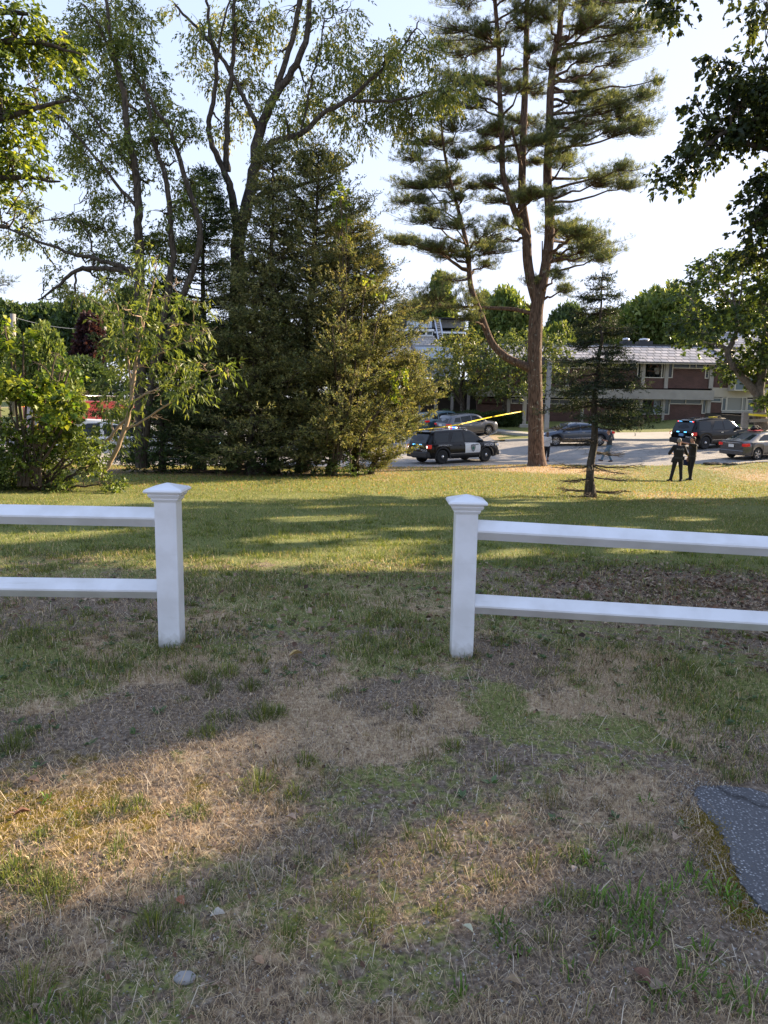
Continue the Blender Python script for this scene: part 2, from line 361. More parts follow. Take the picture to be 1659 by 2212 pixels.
def straw_mask(x, y):
    near = np.clip((4.9-y)/1.6, 0, 1)
    a = np.clip((fnoise(x, y, .62, 31)-.46+near*.13)*4.5, 0, 1)*np.clip((7-y)/3, .12, 1)
    far = np.clip((fnoise(x, y, 4.2, 41)-.47)*3, 0, 1)*np.clip((y-17)/6, 0, 1)*.75
    pine = np.exp(-(((x-7.6)/4.2)**2+((y-32.6)/2.4)**2))
    return np.clip(np.maximum.reduce([a, far, pine]), 0, 1)
xs = np.unique(np.concatenate([np.arange(-4.5, 4.5, .06), np.arange(-14, 14, .3), np.arange(-40, 40, .8), np.arange(-100, 101, 5), np.array([-2000,-1000,-500,-300,-200,-140,140,200,300,500,1000,2000])]).round(3))
ys = np.unique(np.concatenate([np.arange(1.0, 8, .06), np.arange(-6, 66, .5), np.arange(66, 140, 3), np.array([-600,-200,-60,-20,150,180,240,340,500,800,1300,2200])]).round(3))
X, Y = np.meshgrid(xs, ys)
# road region test (also used for grass)
def seg_y(x, pts):
    p = np.array(pts); return np.interp(x, p[:, 0], p[:, 1])
_e = [G(-600,1006,34), G(300,1006,33.5), G(820,1009,33.4), G(1000,1006,34.6), G(1250,998,36.6), G(1409,1001,36), G(1659,996,36.2), G(2600,990,37)]
EDGE = [(p.x, p.y) for p in _e]
def near_edge(x): return seg_y(x, EDGE)
KERB = [(-70, 75), (2.8, 75), (2.81, 49.2), (60, 49.2)]
def road_in(x, y): return (y > near_edge(x)) & (y < np.where(x < 8.2, 62.5, 48.6)) & (y < 62.5)
Z = tz(X, Y)
Z += np.where(Y < 40, (fnoise(X, Y, .35, 2)-.5)*.018 + (fnoise(X, Y, 2.2, 4)-.5)*.05*np.clip((Y-2)/6, 0, 1), 0)
on_road = np.clip((Y-near_edge(X)+.1)/.5, 0, 1)*(Y < 64)
Z -= .05*on_road
ny, nx = X.shape
ii, jj = np.meshgrid(np.arange(ny-1), np.arange(nx-1), indexing='ij')
a_ = (ii*nx+jj).ravel(); Fg = np.c_[a_, a_+1, a_+nx+1, a_+nx]
gc = np.c_[soil_mask(X, Y).ravel(), straw_mask(X, Y).ravel(), np.clip(np.exp(-(((X+1.35)/.7)**2+((Y-2.45)/.35)**2))*.75, 0, 1).ravel()]
def ground_mat():
    m, n, b, N, Lk = newmat('ground')
    at = N.new('ShaderNodeAttribute'); at.attribute_name = 'Col'; se = N.new('ShaderNodeSeparateColor'); Lk.new(at.outputs['Color'], se.inputs[0])
    tc = N.new('ShaderNodeTexCoord')
    def noise(s, d=6): t = N.new('ShaderNodeTexNoise'); t.inputs['Scale'].default_value = s; t.inputs['Detail'].default_value = d; t.inputs['Roughness'].default_value = .65; Lk.new(tc.outputs['Object'], t.inputs['Vector']); return t.outputs[0]
    def ramp(i, stops):
        r = N.new('ShaderNodeValToRGB'); e = r.color_ramp.elements
        while len(e) < len(stops): e.new(.5)
        for k, (p, c) in enumerate(stops): e[k].position = p; e[k].color = (*c, 1)
        Lk.new(i, r.inputs[0]); return r.outputs[0]
    def mix(f, a, c, bl='MIX'):
        x = N.new('ShaderNodeMix'); x.data_type = 'RGBA'; x.blend_type = bl
        if isinstance(f, float): x.inputs[0].default_value = f
        else: Lk.new(f, x.inputs[0])
        Lk.new(a, x.inputs[6]); Lk.new(c, x.inputs[7]); return x.outputs[2]
    fine = noise(55, 8); mid = noise(9, 8); mid2 = noise(13, 8); big = noise(5, 8)
    green = ramp(fine, [(.32, (.05,.06,.02)), (.52, (.165,.18,.055)), (.72, (.30,.30,.11))])
    straw = ramp(fine, [(.32, (.17,.12,.075)), (.5, (.42,.31,.20)), (.7, (.66,.53,.36))])
    soil = ramp(fine, [(.32, (.055,.040,.028)), (.50, (.16,.12,.088)), (.64, (.29,.23,.17)), (.78, (.55,.48,.40))])
    moss = ramp(fine, [(.3, (.09,.06,.01)), (.7, (.22,.17,.02))])
    c = mix(mix_f(N, Lk, se.outputs[1], mid, 1.1), green, straw)
    c = mix(mix_f(N, Lk, se.outputs[0], mid2, 1.1), c, soil)
    c = mix(mix_f(N, Lk, se.outputs[2], big, 1.3), c, moss)
    Lk.new(c, b.inputs['Base Color']); b.inputs['Roughness'].default_value = .97; b.inputs['Specular IOR Level'].default_value = .15
    bp = N.new('ShaderNodeBump'); bp.inputs['Strength'].default_value = .35; bp.inputs['Distance'].default_value = .01; Lk.new(fine, bp.inputs['Height']); Lk.new(bp.outputs[0], b.inputs['Normal'])
    return m
def mix_f(N, Lk, m, n, k):
    """break a soft mask up with noise"""
    a = N.new('ShaderNodeMath'); a.operation = 'SUBTRACT'; Lk.new(n, a.inputs[0]); a.inputs[1].default_value = .5
    q = N.new('ShaderNodeMath'); q.operation = 'MULTIPLY_ADD'; Lk.new(a.outputs[0], q.inputs[0]); q.inputs[1].default_value = 2*k; Lk.new(m, q.inputs[2])
    r = N.new('ShaderNodeMapRange'); r.inputs['From Min'].default_value = .36; r.inputs['From Max'].default_value = .64; Lk.new(q.outputs[0], r.inputs[0]); return r.outputs[0]
gnd = npmesh('ground', np.stack([X, Y, Z], -1), Fg, ground_mat(), None, col=gc, smooth=True); tag(gnd, 'patchy lawn sloping down from the white fence to the street', kind='structure')
def gz(x, y):
    return tz(x, y) + np.where(np.asarray(y) < 40, (fnoise(x, y, .35, 2)-.5)*.018 + (fnoise(x, y, 2.2, 4)-.5)*.05*np.clip((np.asarray(y)-2)/6, 0, 1), 0)
# ------------------------------------------------------------------ road, pavement, kerbs
def asphalt_mat(name, c1, c2, speck=.0, scale=90):
    m, n, b, N, Lk = newmat(name)
    tc = N.new('ShaderNodeTexCoord'); t = N.new('ShaderNodeTexNoise'); t.inputs['Scale'].default_value = scale; t.inputs['Detail'].default_value = 3; Lk.new(tc.outputs['Object'], t.inputs['Vector'])
    t2 = N.new('ShaderNodeTexNoise'); t2.inputs['Scale'].default_value = .35; t2.inputs['Detail'].default_value = 7; t2.inputs['Distortion'].default_value = 1.2; Lk.new(tc.outputs['Object'], t2.inputs['Vector'])
    r = N.new('ShaderNodeValToRGB'); r.color_ramp.elements[0].position = .3; r.color_ramp.elements[1].position = .72; r.color_ramp.elements[0].color = (*c1, 1); r.color_ramp.elements[1].color = (*c2, 1)
    Lk.new(t2.outputs[0], r.inputs[0]); last = r.outputs[0]
    vo = N.new('ShaderNodeTexVoronoi'); vo.inputs['Scale'].default_value = scale; Lk.new(tc.outputs['Object'], vo.inputs['Vector'])
    sr = N.new('ShaderNodeValToRGB'); sr.color_ramp.elements[0].position = .1; sr.color_ramp.elements[1].position = .42; sr.color_ramp.elements[0].color = (speck, speck, speck, 1); sr.color_ramp.elements[1].color = (0,0,0,1)
    Lk.new(vo.outputs['Distance'], sr.inputs[0]); ad = N.new('ShaderNodeMix'); ad.data_type = 'RGBA'; ad.blend_type = 'ADD'; Lk.new(vo.outputs['Color'], ad.inputs[0]); Lk.new(last, ad.inputs[6]); Lk.new(sr.outputs[0], ad.inputs[7]); last = ad.outputs[2]
    # cracks
    vc = N.new('ShaderNodeTexVoronoi'); vc.feature = 'DISTANCE_TO_EDGE'; vc.inputs['Scale'].default_value = .55; 
    ds = N.new('ShaderNodeMix'); ds.data_type = 'RGBA'; ds.blend_type = 'ADD'; ds.inputs[0].default_value = .35; t3 = N.new('ShaderNodeTexNoise'); t3.inputs['Scale'].default_value = 3; t3.inputs['Detail'].default_value = 6
    Lk.new(tc.outputs['Object'], t3.inputs['Vector']); Lk.new(tc.outputs['Object'], ds.inputs[6]); Lk.new(t3.outputs['Color'], ds.inputs[7]); Lk.new(ds.outputs[2], vc.inputs['Vector'])
    cr = N.new('ShaderNodeMapRange'); cr.inputs['From Min'].default_value = .0; cr.inputs['From Max'].default_value = .012; cr.inputs['To Min'].default_value = .3; cr.inputs['To Max'].default_value = 1
    Lk.new(vc.outputs['Distance'], cr.inputs[0]); mm = N.new('ShaderNodeMix'); mm.data_type = 'RGBA'; mm.blend_type = 'MULTIPLY'; mm.inputs[0].default_value = 1; Lk.new(last, mm.inputs[6]); Lk.new(cr.outputs[0], mm.inputs[7])
    Lk.new(mm.outputs[2], b.inputs['Base Color']); b.inputs['Roughness'].default_value = .85
    bp = N.new('ShaderNodeBump'); bp.inputs['Strength'].default_value = .8; bp.inputs['Distance'].default_value = .012; Lk.new(vo.outputs['Distance'], bp.inputs['Height']); Lk.new(bp.outputs[0], b.inputs['Normal'])
    return m
m_road = asphalt_mat('road', (.20,.19,.175), (.31,.285,.26), .06, 40)
def sheet(name, xr, y0f, y1f, mat, dz, nx=120, ny=30, label=None, kind='structure'):
    x = np.linspace(*xr, nx); t = np.linspace(0, 1, ny); XX, TT = np.meshgrid(x, t)
    YY = y0f(XX)*(1-TT) + y1f(XX)*TT; ZZ = tz(XX, YY)+dz
    i, j = np.meshgrid(np.arange(ny-1), np.arange(nx-1), indexing='ij'); a = (i*nx+j).ravel()
    o = npmesh(name, np.stack([XX, YY, ZZ], -1), np.c_[a, a+1, a+nx+1, a+nx], mat, smooth=True); tag(o, label, kind=kind); return o
cst = lambda c: (lambda x: np.full_like(x, c))
sheet('road', (-70, 70), lambda x: near_edge(x)+.12*np.sin(x*1.7)+.07*np.sin(x*4.1), cst(49.0), m_road, .0, 260, 40, 'sunlit grey asphalt street beyond the lawn')
sheet('parking_area', (-70, 7.6), cst(49.0), cst(62.5), m_road, .003, 150, 20, 'asphalt parking area opening off the street')
# kerb + strip + pavement on the far side of the street
def kerb(xa, xb, y, yb, name='kerb', h=.14):
    n = 40; x = np.linspace(xa, xb, n); 
    V = []
    for (dy, dz) in ((0, -.1), (0.0, h-.02), (.03, h), (.18, h), (.18, -.1)):
        yy = y + (yb-y)*(x-xa)/(xb-xa) + dy; V.append(np.c_[x, yy, tz(x, yy)+dz])
    V = np.stack(V, 1).reshape(-1, 3); i, j = np.meshgrid(np.arange(n-1), np.arange(4), indexing='ij'); a = (i*5+j).ravel()
    o = npmesh(name, V, np.c_[a, a+5, a+6, a+1], MT['concrete']); tag(o, kind='structure'); return o
kerb(8.2, 70, 48.8, 48.8)
kerb(7.6, 11.5, 55.2, 50.6, 'kerb')
m_strip = ground_mat(); m_strip.name = 'verge'
def grass_sheet(name, xr, f0, f1, dz, label):
    nx, ny = 160, 14; x = np.linspace(*xr, nx); XX, TT = np.meshgrid(x, np.linspace(0, 1, ny)); YY = f0(XX)*(1-TT)+f1(XX)*TT
    ZZ = tz(XX, YY)+dz; i, j = np.meshgrid(np.arange(ny-1), np.arange(nx-1), indexing='ij'); a = (i*nx+j).ravel()
    o = npmesh(name, np.stack([XX, YY, ZZ], -1), np.c_[a, a+1, a+nx+1, a+nx], m_strip, col=np.c_[XX.ravel()*0, XX.ravel()*0+.12, XX.ravel()*0], smooth=True); tag(o, label, kind='structure'); return o
grass_sheet('verge', (7.9, 14), cst(48.98), cst(50.6), .125, 'narrow green verge behind the kerb')
sheet('pavement', (11.0, 70), lambda x: np.where(x < 14, 50.6, 48.98), cst(52.6), MT['concrete'], .13, 120, 8, 'concrete pavement on the far side of the street')
sheet('pavement', (7.75, 11.05), lambda x: 55.2-(x-7.6)*1.18+.2, lambda x: 57.4-(x-7.6)*1.45, MT['concrete'], .13, 20, 8, 'concrete pavement bending into the parking area')
grass_sheet('lawn', (7.7, 70), lambda x: np.where(x < 11, 57.4-(x-7.6)*1.45, 52.6), cst(62.6), .13, 'grass bank in front of the brick building')
# asphalt corner, lower right
pa = [(1655,1716),(1600,1705),(1530,1700),(1502,1712),(1512,1742),(1548,1790),(1580,1850),(1600,1905),(1640,1960),(1680,1985)]
def gpix(u, v):
    lo, hi = .5, 120
    for _ in range(50):
        m = (lo+hi)/2; p = W(u, v, m)
        if p.z > T(p.x, p.y): lo = m
        else: hi = m
    p = W(u, v, lo); return Vector((p.x, p.y, T(p.x, p.y)))
GP = [gpix(*q) for q in pa]; GP += [GP[-1]+Vector((3, -.2, 0)), GP[0]+Vector((3, .0, 0))]
def blob_sheet(name, pts, mat, h, label=None, kind='structure', jag=.02, sub=8):
    P = []
    for i in range(len(pts)):
        a, b = pts[i], pts[(i+1) % len(pts)]
        for k in range(sub):
            q = a.lerp(b, k/sub); P.append(Vector((q.x+random.uniform(-jag, jag), q.y+random.uniform(-jag, jag), 0)))
    bm = bmesh.new(); top = [bm.verts.new((p.x, p.y, T(p.x, p.y)+h)) for p in P]; bot = [bm.verts.new((p.x, p.y, T(p.x, p.y)-.04)) for p in P]
    bm.faces.new(top)
    for i in range(len(P)): bm.faces.new((top[i], bot[i], bot[(i+1)%len(P)], top[(i+1)%len(P)]))
    bmesh.ops.triangulate(bm, faces=[f for f in bm.faces if len(f.verts) > 4])
    bmesh.ops.recalc_face_normals(bm, faces=bm.faces[:])
    me = bpy.data.meshes.new(name); bm.to_mesh(me); bm.free(); me.materials.append(mat); o = bpy.data.objects.new(name, me); link(o); tag(o, label, kind=kind); return o
m_drive = asphalt_mat('driveway', (.06,.06,.065), (.15,.15,.16), .55, 82)
blob_sheet('driveway', GP, m_drive, .008, 'dark coarse asphalt driveway edge', jag=.014, sub=16)
# ------------------------------------------------------------------ grass
def blades(name, P, H, Wd, lean, col, mat, label, seg3=True, heading=None):
    N = len(P); th = rng.uniform(0, 2*np.pi, N) if heading is None else heading; d = np.stack([np.cos(th), np.sin(th), np.zeros(N)], 1)
    ph = th + np.pi/2 + rng.normal(0, .5, N); s = np.stack([np.cos(ph), np.sin(ph), np.zeros(N)], 1)*(Wd[:, None]*.5)
    up = np.array([0, 0, 1.]); L = lean[:, None]; Hh = H[:, None]
    if seg3:
        mid = P + up*Hh*.6*np.sqrt(1-np.clip(L*.4, 0, .9)**2) + d*Hh*L*.35; tip = P + up*Hh*np.clip(1-.75*L, .08, 1) + d*Hh*L*1.0
        V = np.stack([P-s, P+s, mid-s*.8, mid+s*.8, tip], 1).reshape(-1, 3); i = np.arange(N)[:, None]*5
        Fc = np.concatenate([i+np.array([[0,1,3]]), i+np.array([[0,3,2]]), i+np.array([[2,3,4]])], 1).reshape(-1, 3); k = 5
        c = np.repeat(col, 5, 0).reshape(N, 5, 3); c[:, :2] *= .8; c = c.reshape(-1, 3)
    else:
        tip = P + up*Hh*np.clip(1-.6*L, .1, 1) + d*Hh*L
        V = np.stack([P-s, P+s, tip], 1).reshape(-1, 3); Fc = np.arange(N*3).reshape(-1, 3); c = np.repeat(col, 3, 0)
    o = npmesh(name, V, Fc, mat, None, col=c); tag(o, label, 'grass', kind='stuff'); return o
def _sp():
    pass
def spots(n, y0, y1, spread=.62, power=1.0):
    y = y0 + (y1-y0)*rng.random(n)**power; x = (rng.random(n)*2-1)*(y*spread+.5); return x, y
def in_drive(x, y): 
    xr = np.interp(-y, [-p.y for p in GP[1:10]], [p.x for p in GP[1:10]]); return (x > xr-.02) & (y < GP[1].y+.03)
GREEN = [(.075,.10,.025), (.10,.135,.03), (.135,.165,.045), (.06,.08,.028)]
YGREEN = [(.19,.205,.035), (.14,.17,.035), (.24,.225,.06)]
STRAW = [(.43,.32,.19), (.32,.23,.135), (.51,.41,.27), (.24,.165,.10)]
# near: dry straw mat
def near_straw():
    x, y = spots(330000, 1.35, 7.5, .6, 1.25); sm = straw_mask(x, y); so = soil_mask(x, y)
    k = (rng.random(len(x)) < np.clip(sm*1.0+.22, 0, 1)*(1-.55*so)) & ~in_drive(x, y); x = x[k]; y = y[k]; N = len(x)
    P = np.c_[x, y, gz(x, y)+.002]; h = rng.uniform(.008, .04, N)*(1+y*.05); 
    blades('dry_grass', P, h, rng.uniform(.0009, .0019, N)*(1+y*.15), rng.uniform(.95, 1.3, N), colmix(N, STRAW, .2), MT['straw'], 'dry straw-coloured grass matted over the soil')
near_straw()
def stalks():
    x, y = spots(5200, 1.35, 6.5, .6, 1.1); k = ~in_drive(x, y); x = x[k]; y = y[k]; N = len(x)
    blades('dry_stalks', np.c_[x, y, gz(x, y)+.004], rng.uniform(.04, .12, N), rng.uniform(.0011, .0022, N)*(1+y*.1), rng.uniform(1.0, 1.3, N), colmix(N, STRAW+[(.55,.47,.36)], .2), MT['straw'], 'long dry grass stalks lying on the soil')
stalks()
def near_green():
    x, y = spots(190000, 1.35, 8.5, .6, 1.05); g = fnoise(x, y, .55, 61); sm = straw_mask(x, y); so = soil_mask(x, y)
    dens = np.clip((g-.44)*4.2, .03, 1)*np.clip(.12+.30*(y-1.6), .05, 1)*(1-.75*so)*(1-.45*sm)
    k = (rng.random(len(x)) < dens) & ~in_drive(x, y); x = x[k]; y = y[k]; N = len(x)
    P = np.c_[x, y, gz(x, y)]; h = rng.uniform(.02, .07, N)*(.5+g[k]*1.1)
    c = colmix(N, GREEN+[YGREEN[0]], .15); dry = rng.random(N) < .18; c[dry] = colmix(dry.sum(), STRAW)
    blades('lawn_grass', P, h, rng.uniform(.0016, .0034, N)*(1+y*.12), rng.uniform(.25, 1.1, N), c, MT['grass'], 'short patchy green grass around the fence')
near_green()
def mid_grass():
    x, y = spots(210000, 7.5, 19, .60, .9); sm = straw_mask(x, y); so = soil_mask(x, y); g = fnoise(x, y, 1.1, 71)
    k = rng.random(len(x)) < (1-.85*so)*np.clip((g-.25)*2.4, .2, 1); x = x[k]; y = y[k]; N = len(x)
    P = np.c_[x, y, gz(x, y)]; c = colmix(N, GREEN+YGREEN[:2], .15); dry = rng.random(N) < .12+.5*sm[k]; c[dry] = colmix(dry.sum(), STRAW)
    blades('lawn_grass', P, rng.uniform(.035, .09, N), rng.uniform(.004, .009, N)*(.6+y*.04), rng.uniform(.3, 1.0, N), c, MT['grass'], 'green lawn grass beyond the fence', False)
mid_grass()
def far_grass():
    x, y = spots(150000, 18.5, 37.5, .60, .85); y_e = near_edge(x); k = (y < y_e+.15)
    x = x[k]; y = y[k]; sm = straw_mask(x, y); so = soil_mask(x, y); k = rng.random(len(x)) < 1-.8*so; x = x[k]; y = y[k]; sm = sm[k]; N = len(x)
    P = np.c_[x, y, gz(x, y)-.005]; c = colmix(N, YGREEN+GREEN[1:3], .15); dry = rng.random(N) < .15+.75*sm; c[dry] = colmix(dry.sum(), [(.36,.24,.12), (.3,.2,.11), (.33,.17,.09)])
    blades('lawn_grass', P, rng.uniform(.04, .10, N), rng.uniform(.014, .03, N), rng.uniform(.3, 1.0, N), c, MT['grass'], 'sunlit yellow-green lawn sloping to the street', False)
far_grass()
PL = gpix(372, 1392); PR = gpix(996, 1413)
# tufts
def tufts(name, centers, nb, h0, h1, w, rad, cols, mat, label, lean=(.15, 1.0), seg3=True):
    PP = []; HH = []; HD = []; CC = []; LL = []; WW = []
    for (x, y, s) in centers:
        n = int(nb*s); a = rng.uniform(0, 2*np.pi, n); r = rad*s*np.sqrt(rng.random(n))
        px = x+np.cos(a)*r; py = y+np.sin(a)*r; PP.append(np.c_[px, py, gz(px, py)]); HH.append(rng.uniform(h0*.5, h1, n)*s*(1.1-.55*r/(rad*s))); HD.append(a+rng.normal(0, .5, n))
        LL.append(np.clip(lean[0]+(lean[1]-lean[0])*(r/(rad*s)) + rng.normal(0, .15, n), .02, 1.2)); CC.append(colmix(n, cols, .12)*(1+rng.normal(0, .1))); WW.append(rng.uniform(.7, 1.3, n)*w*(.8+.1*y))
    return blades(name, np.concatenate(PP), np.concatenate(HH), np.concatenate(WW), np.concatenate(LL), np.clip(np.concatenate(CC), 0, 1), mat, label, seg3, np.concatenate(HD))
def gp(lst): 
    out = []
    for (u, v, s) in lst: p = gpix(u, v); out.append((p.x, p.y, s))
    return out
x, y = spots(380, 1.5, 4.6); k = (soil_mask(x, y) < .75) & ~in_drive(x, y)
tufts('dry_grass', [(a, b, random.uniform(.5, 1.1)) for a, b in zip(x[k], y[k])], 45, .015, .04, .0014, .035, STRAW, MT['straw'], 'pale dry grass tufts in the foreground', (.3, 1.15))
x, y = spots(620, 1.8, 6.8, .6, .9); k = (fnoise(x, y, .9, 77) > .48) & ~in_drive(x, y)
tufts('grass_tufts', [(a, b, random.uniform(.5, 1.2)) for a, b in zip(x[k], y[k])], 75, .035, .085, .0022, .045, GREEN+YGREEN[:2], MT['grass'], 'green grass tufts scattered over thin lawn', (.1, .85))
x, y = spots(420, 6, 12, .6, .8)
tufts('grass_tufts', [(a, b, random.uniform(.6, 1.5)) for a, b in zip(x, y)], 60, .06, .12, .0045, .09, GREEN+YGREEN[:1], MT['grass'], 'green grass tufts beyond the fence', (.15, .9), False)
tufts('grass_tufts', gp([(560,1700,1.5),(640,1720,1.1),(245,1755,1.2),(300,1745,1),(430,1760,1),(335,2010,1.4),(30,1890,1.4),(95,1915,1.3),(60,2160,1.6),(170,2190,1.2),(570,1550,1.6),(600,1545,1.2),(430,1470,1.5),(490,1460,1.5),(540,1490,1.3),(30,1620,1.5),(660,1650,1)]), 130, .045, .09, .0022, .045, GREEN+YGREEN[:2], MT['grass'], 'thick green grass tufts in the foreground', (.05, .95))
tufts('dry_grass', gp([(520,1890,1.7),(580,1900,1.2),(380,1960,1.6),(720,1870,1.3),(480,2080,1.4),(510,2110,1.2),(640,1850,1),(430,1930,1.1),(880,1840,.9),(300,2100,1)]), 90, .02, .05, .0015, .035, [(.42,.34,.24), (.34,.27,.18), (.48,.40,.3)], MT['straw'], 'pale bleached grass tufts in the foreground', (.1, 1.0))
tufts('rushes', gp([(600,1660,1),(705,1690,1.2),(1185,1735,1.3),(925,1640,.9),(870,1590,.9),(1300,1740,.8),(600,1750,.9)]), 60, .03, .10, .0022, .055, [(.13,.10,.045), (.09,.10,.035), (.2,.15,.07)], MT['grass'], 'stiff brownish grass tufts standing in the foreground', (.05, .75))
_b = []
for _p in (PL, PR):
    for _k in range(16): _a = random.uniform(0, 6.28); _r = random.uniform(.09, .14); _b.append((_p.x+math.cos(_a)*_r, _p.y+math.sin(_a)*_r, random.uniform(.5, .9)))
tufts('grass_tufts', _b, 26, .03, .085, .002, .04, GREEN+STRAW[:2], MT['grass'], 'short grass growing round the feet of the fence posts', (.1, .9))
CRAB = gp([(1330,1975,1.3),(1370,1960,1.5),(1410,2000,1.4),(1290,1950,1),(1440,1930,1),(1390,2050,1.2),(1310,2040,1),(1240,1860,1),(1280,1870,1),(1340,1840,1),(1500,1900,1.2),(1560,1930,1.2),(1590,1960,1),(1470,2120,1.3),(1430,2160,1),(1620,2170,1.2),(1520,2060,1),(1080,2000,.8),(1090,2030,.9),(1120,2060,.7),(1400,1740,.8),(1180,1970,.7),(1560,2180,1),(1240,2110,.8),(960,1770,.6),(380,1760,.7),(100,1730,.7),(1000,2150,.8),(100,2190,1)])
tufts('crabgrass', CRAB, 20, .045, .10, .0055, .04, [(.09,.17,.025), (.12,.22,.03), (.07,.13,.02)], MT['grass'], 'broad bright green crabgrass growing beside the asphalt', (.2, 1.1))
# broad-leaved weeds
def weeds():
    x, y = spots(900, 2.4, 8, .6, .8); k = (fnoise(x, y, .8, 91) > .52) & ~in_drive(x, y); x = x[k]; y = y[k]; n = len(x); m = 7
    a = rng.uniform(0, 6.28, (n, m)); P = np.repeat(np.c_[x, y, gz(x, y)+.006], m, 0); D = np.stack([np.cos(a), np.sin(a), rng.uniform(.1, .6, (n, m))], -1).reshape(-1, 3)
    L = rng.uniform(.02, .05, n*m)
    o = leaves(P, D, L, L*.45, colmix(n*m, [(.07,.11,.05), (.10,.15,.07), (.06,.10,.03)]), .2, 'clover', MT['grass'], nrm=np.tile([0, 0, 1.], (n*m, 1))+rng.normal(0, .3, (n*m, 3))); tag(o, 'low broad-leaved weeds and clover among the grass', 'weeds', kind='stuff')
weeds()
def litter():
    N = 9000; x = rng.normal(3.6, 1.7, N); y = rng.normal(6.5, 1.2, N); k = rng.random(N) < soil_mask(x, y)**1.2; x = x[k]; y = y[k]
    x2, y2 = spots(2600, 1.5, 7); x = np.r_[x, x2]; y = np.r_[y, y2]; k = ~in_drive(x, y); x = x[k]; y = y[k]; N = len(x)
    a = rng.uniform(0, 6.28, N); D = np.stack([np.cos(a), np.sin(a), rng.normal(0, .25, N)], 1); L = rng.uniform(.02, .065, N)
    L[y < 4.2] *= .45
    o = leaves(np.c_[x, y, gz(x, y)+.012], D, L, L*.6, colmix(N, [(.16,.09,.055), (.24,.16,.11), (.10,.055,.035), (.33,.25,.18), (.05,.03,.022)], .15), .3, 'leaf_litter', MT['straw'], nrm=np.tile([0, 0, 1.], (N, 1))+rng.normal(0, .45, (N, 3)))
    tag(o, 'brown leaf litter and chips strewn over bare soil', 'leaf litter', kind='stuff')
    # grit
    x, y = spots(34000, 1.4, 5.0, .6, 1.2); e_ = GP[1:10]; ie = rng.integers(0, len(e_)-1, 2500); te = rng.random(2500); ex = np.array([p.x for p in e_]); ey = np.array([p.y for p in e_]); x = np.r_[x, ex[ie]*(1-te)+ex[ie+1]*te+rng.normal(-.03, .05, 2500)]; y = np.r_[y, ey[ie]*(1-te)+ey[ie+1]*te+rng.normal(0, .05, 2500)]; k = (soil_mask(x, y) > .2) & ~in_drive(x, y); x = x[k]; y = y[k]; N = len(x); s = .0012+.0045*rng.random(N)**2.2
    base = np.array([[1,0,0],[-.5,.87,0],[-.5,-.87,0],[0,0,.8]]); V = (np.c_[x, y, gz(x, y)+.001][:, None, :] + base[None]*s[:, None, None]*rng.uniform(.6, 1.3, (N, 4, 1))).reshape(-1, 3)
    i = np.arange(N)[:, None]*4; Fc = np.concatenate([i+np.array([[0,1,3]]), i+np.array([[1,2,3]]), i+np.array([[2,0,3]])], 1).reshape(-1, 3)
    o = npmesh('gravel', V, Fc, MT['straw'], col=np.repeat(colmix(N, [(.3,.28,.26), (.2,.18,.16), (.42,.4,.37), (.08,.07,.06)]), 4, 0)); tag(o, 'fine grit and small stones on the bare soil', 'gravel', kind='stuff')
litter()
def moss():
    pts = gp([(1515,1760,1),(1540,1790,1),(1560,1830,1),(1590,1900,1),(1620,1960,1),(1650,1990,1)]); N = 9000; c = np.array(pts); i = rng.integers(0, len(c)-1, N); t = rng.random(N)
    x = c[i, 0]*(1-t)+c[i+1, 0]*t + rng.normal(-.03, .035, N); y = c[i, 1]*(1-t)+c[i+1, 1]*t + rng.normal(0, .03, N)
    x2 = rng.normal(-1.25, .75, N); y2 = rng.normal(2.45, .35, N); k = fnoise(x2, y2, .35, 5) > .5; x = np.r_[x, x2[k]]; y = np.r_[y, y2[k]]; N = len(x)
    o = blades('moss', np.c_[x, y, gz(x, y)], rng.uniform(.004, .012, N), rng.uniform(.003, .006, N), rng.uniform(.1, .9, N), colmix(N, [(.2,.15,.02), (.14,.12,.015), (.27,.2,.04)]), MT['grass'], 'low yellow-green moss creeping over the soil', False)
    o['category'] = 'moss'
moss()
# individual fallen leaves, twigs and stones
def fallen_leaf(u, v, s, c, label, ang):
    p = gpix(u, v); bm = bmesh.new(); n = 7; L = []; Rr = []; mid = []
    for i in range(n+1):
        t = i/n; w = s*.32*math.sin(math.pi*min(1, t*1.02))**.8*(1+.15*math.sin(i*2.4)); curl = .16*s*math.sin(t*3.1)
        mid.append(bm.verts.new((0, (t-.5)*s, curl*.5))); L.append(bm.verts.new((-w, (t-.5)*s+.02*s, curl+w*.6))); Rr.append(bm.verts.new((w, (t-.5)*s, curl+w*.45)))
    for i in range(n):
        bm.faces.new((mid[i], mid[i+1], L[i+1], L[i])); bm.faces.new((mid[i+1], mid[i], Rr[i], Rr[i+1]))
    me = bpy.data.meshes.new('fallen_leaf'); bm.to_mesh(me); bm.free()
    m = plain('dead_leaf', c, .8, noise=.2, nscale=40); me.materials.append(m); o = bpy.data.objects.new('fallen_leaf', me); link(o)
    sd = o.modifiers.new('s', 'SOLIDIFY'); sd.thickness = .0008
    o.location = (p.x, p.y, T(p.x, p.y)+.012+s*.05); o.rotation_euler = (random.uniform(-.2, .2), random.uniform(-.3, .3), ang); tag(o, label, 'leaf', 'dead leaves lying on the lawn')
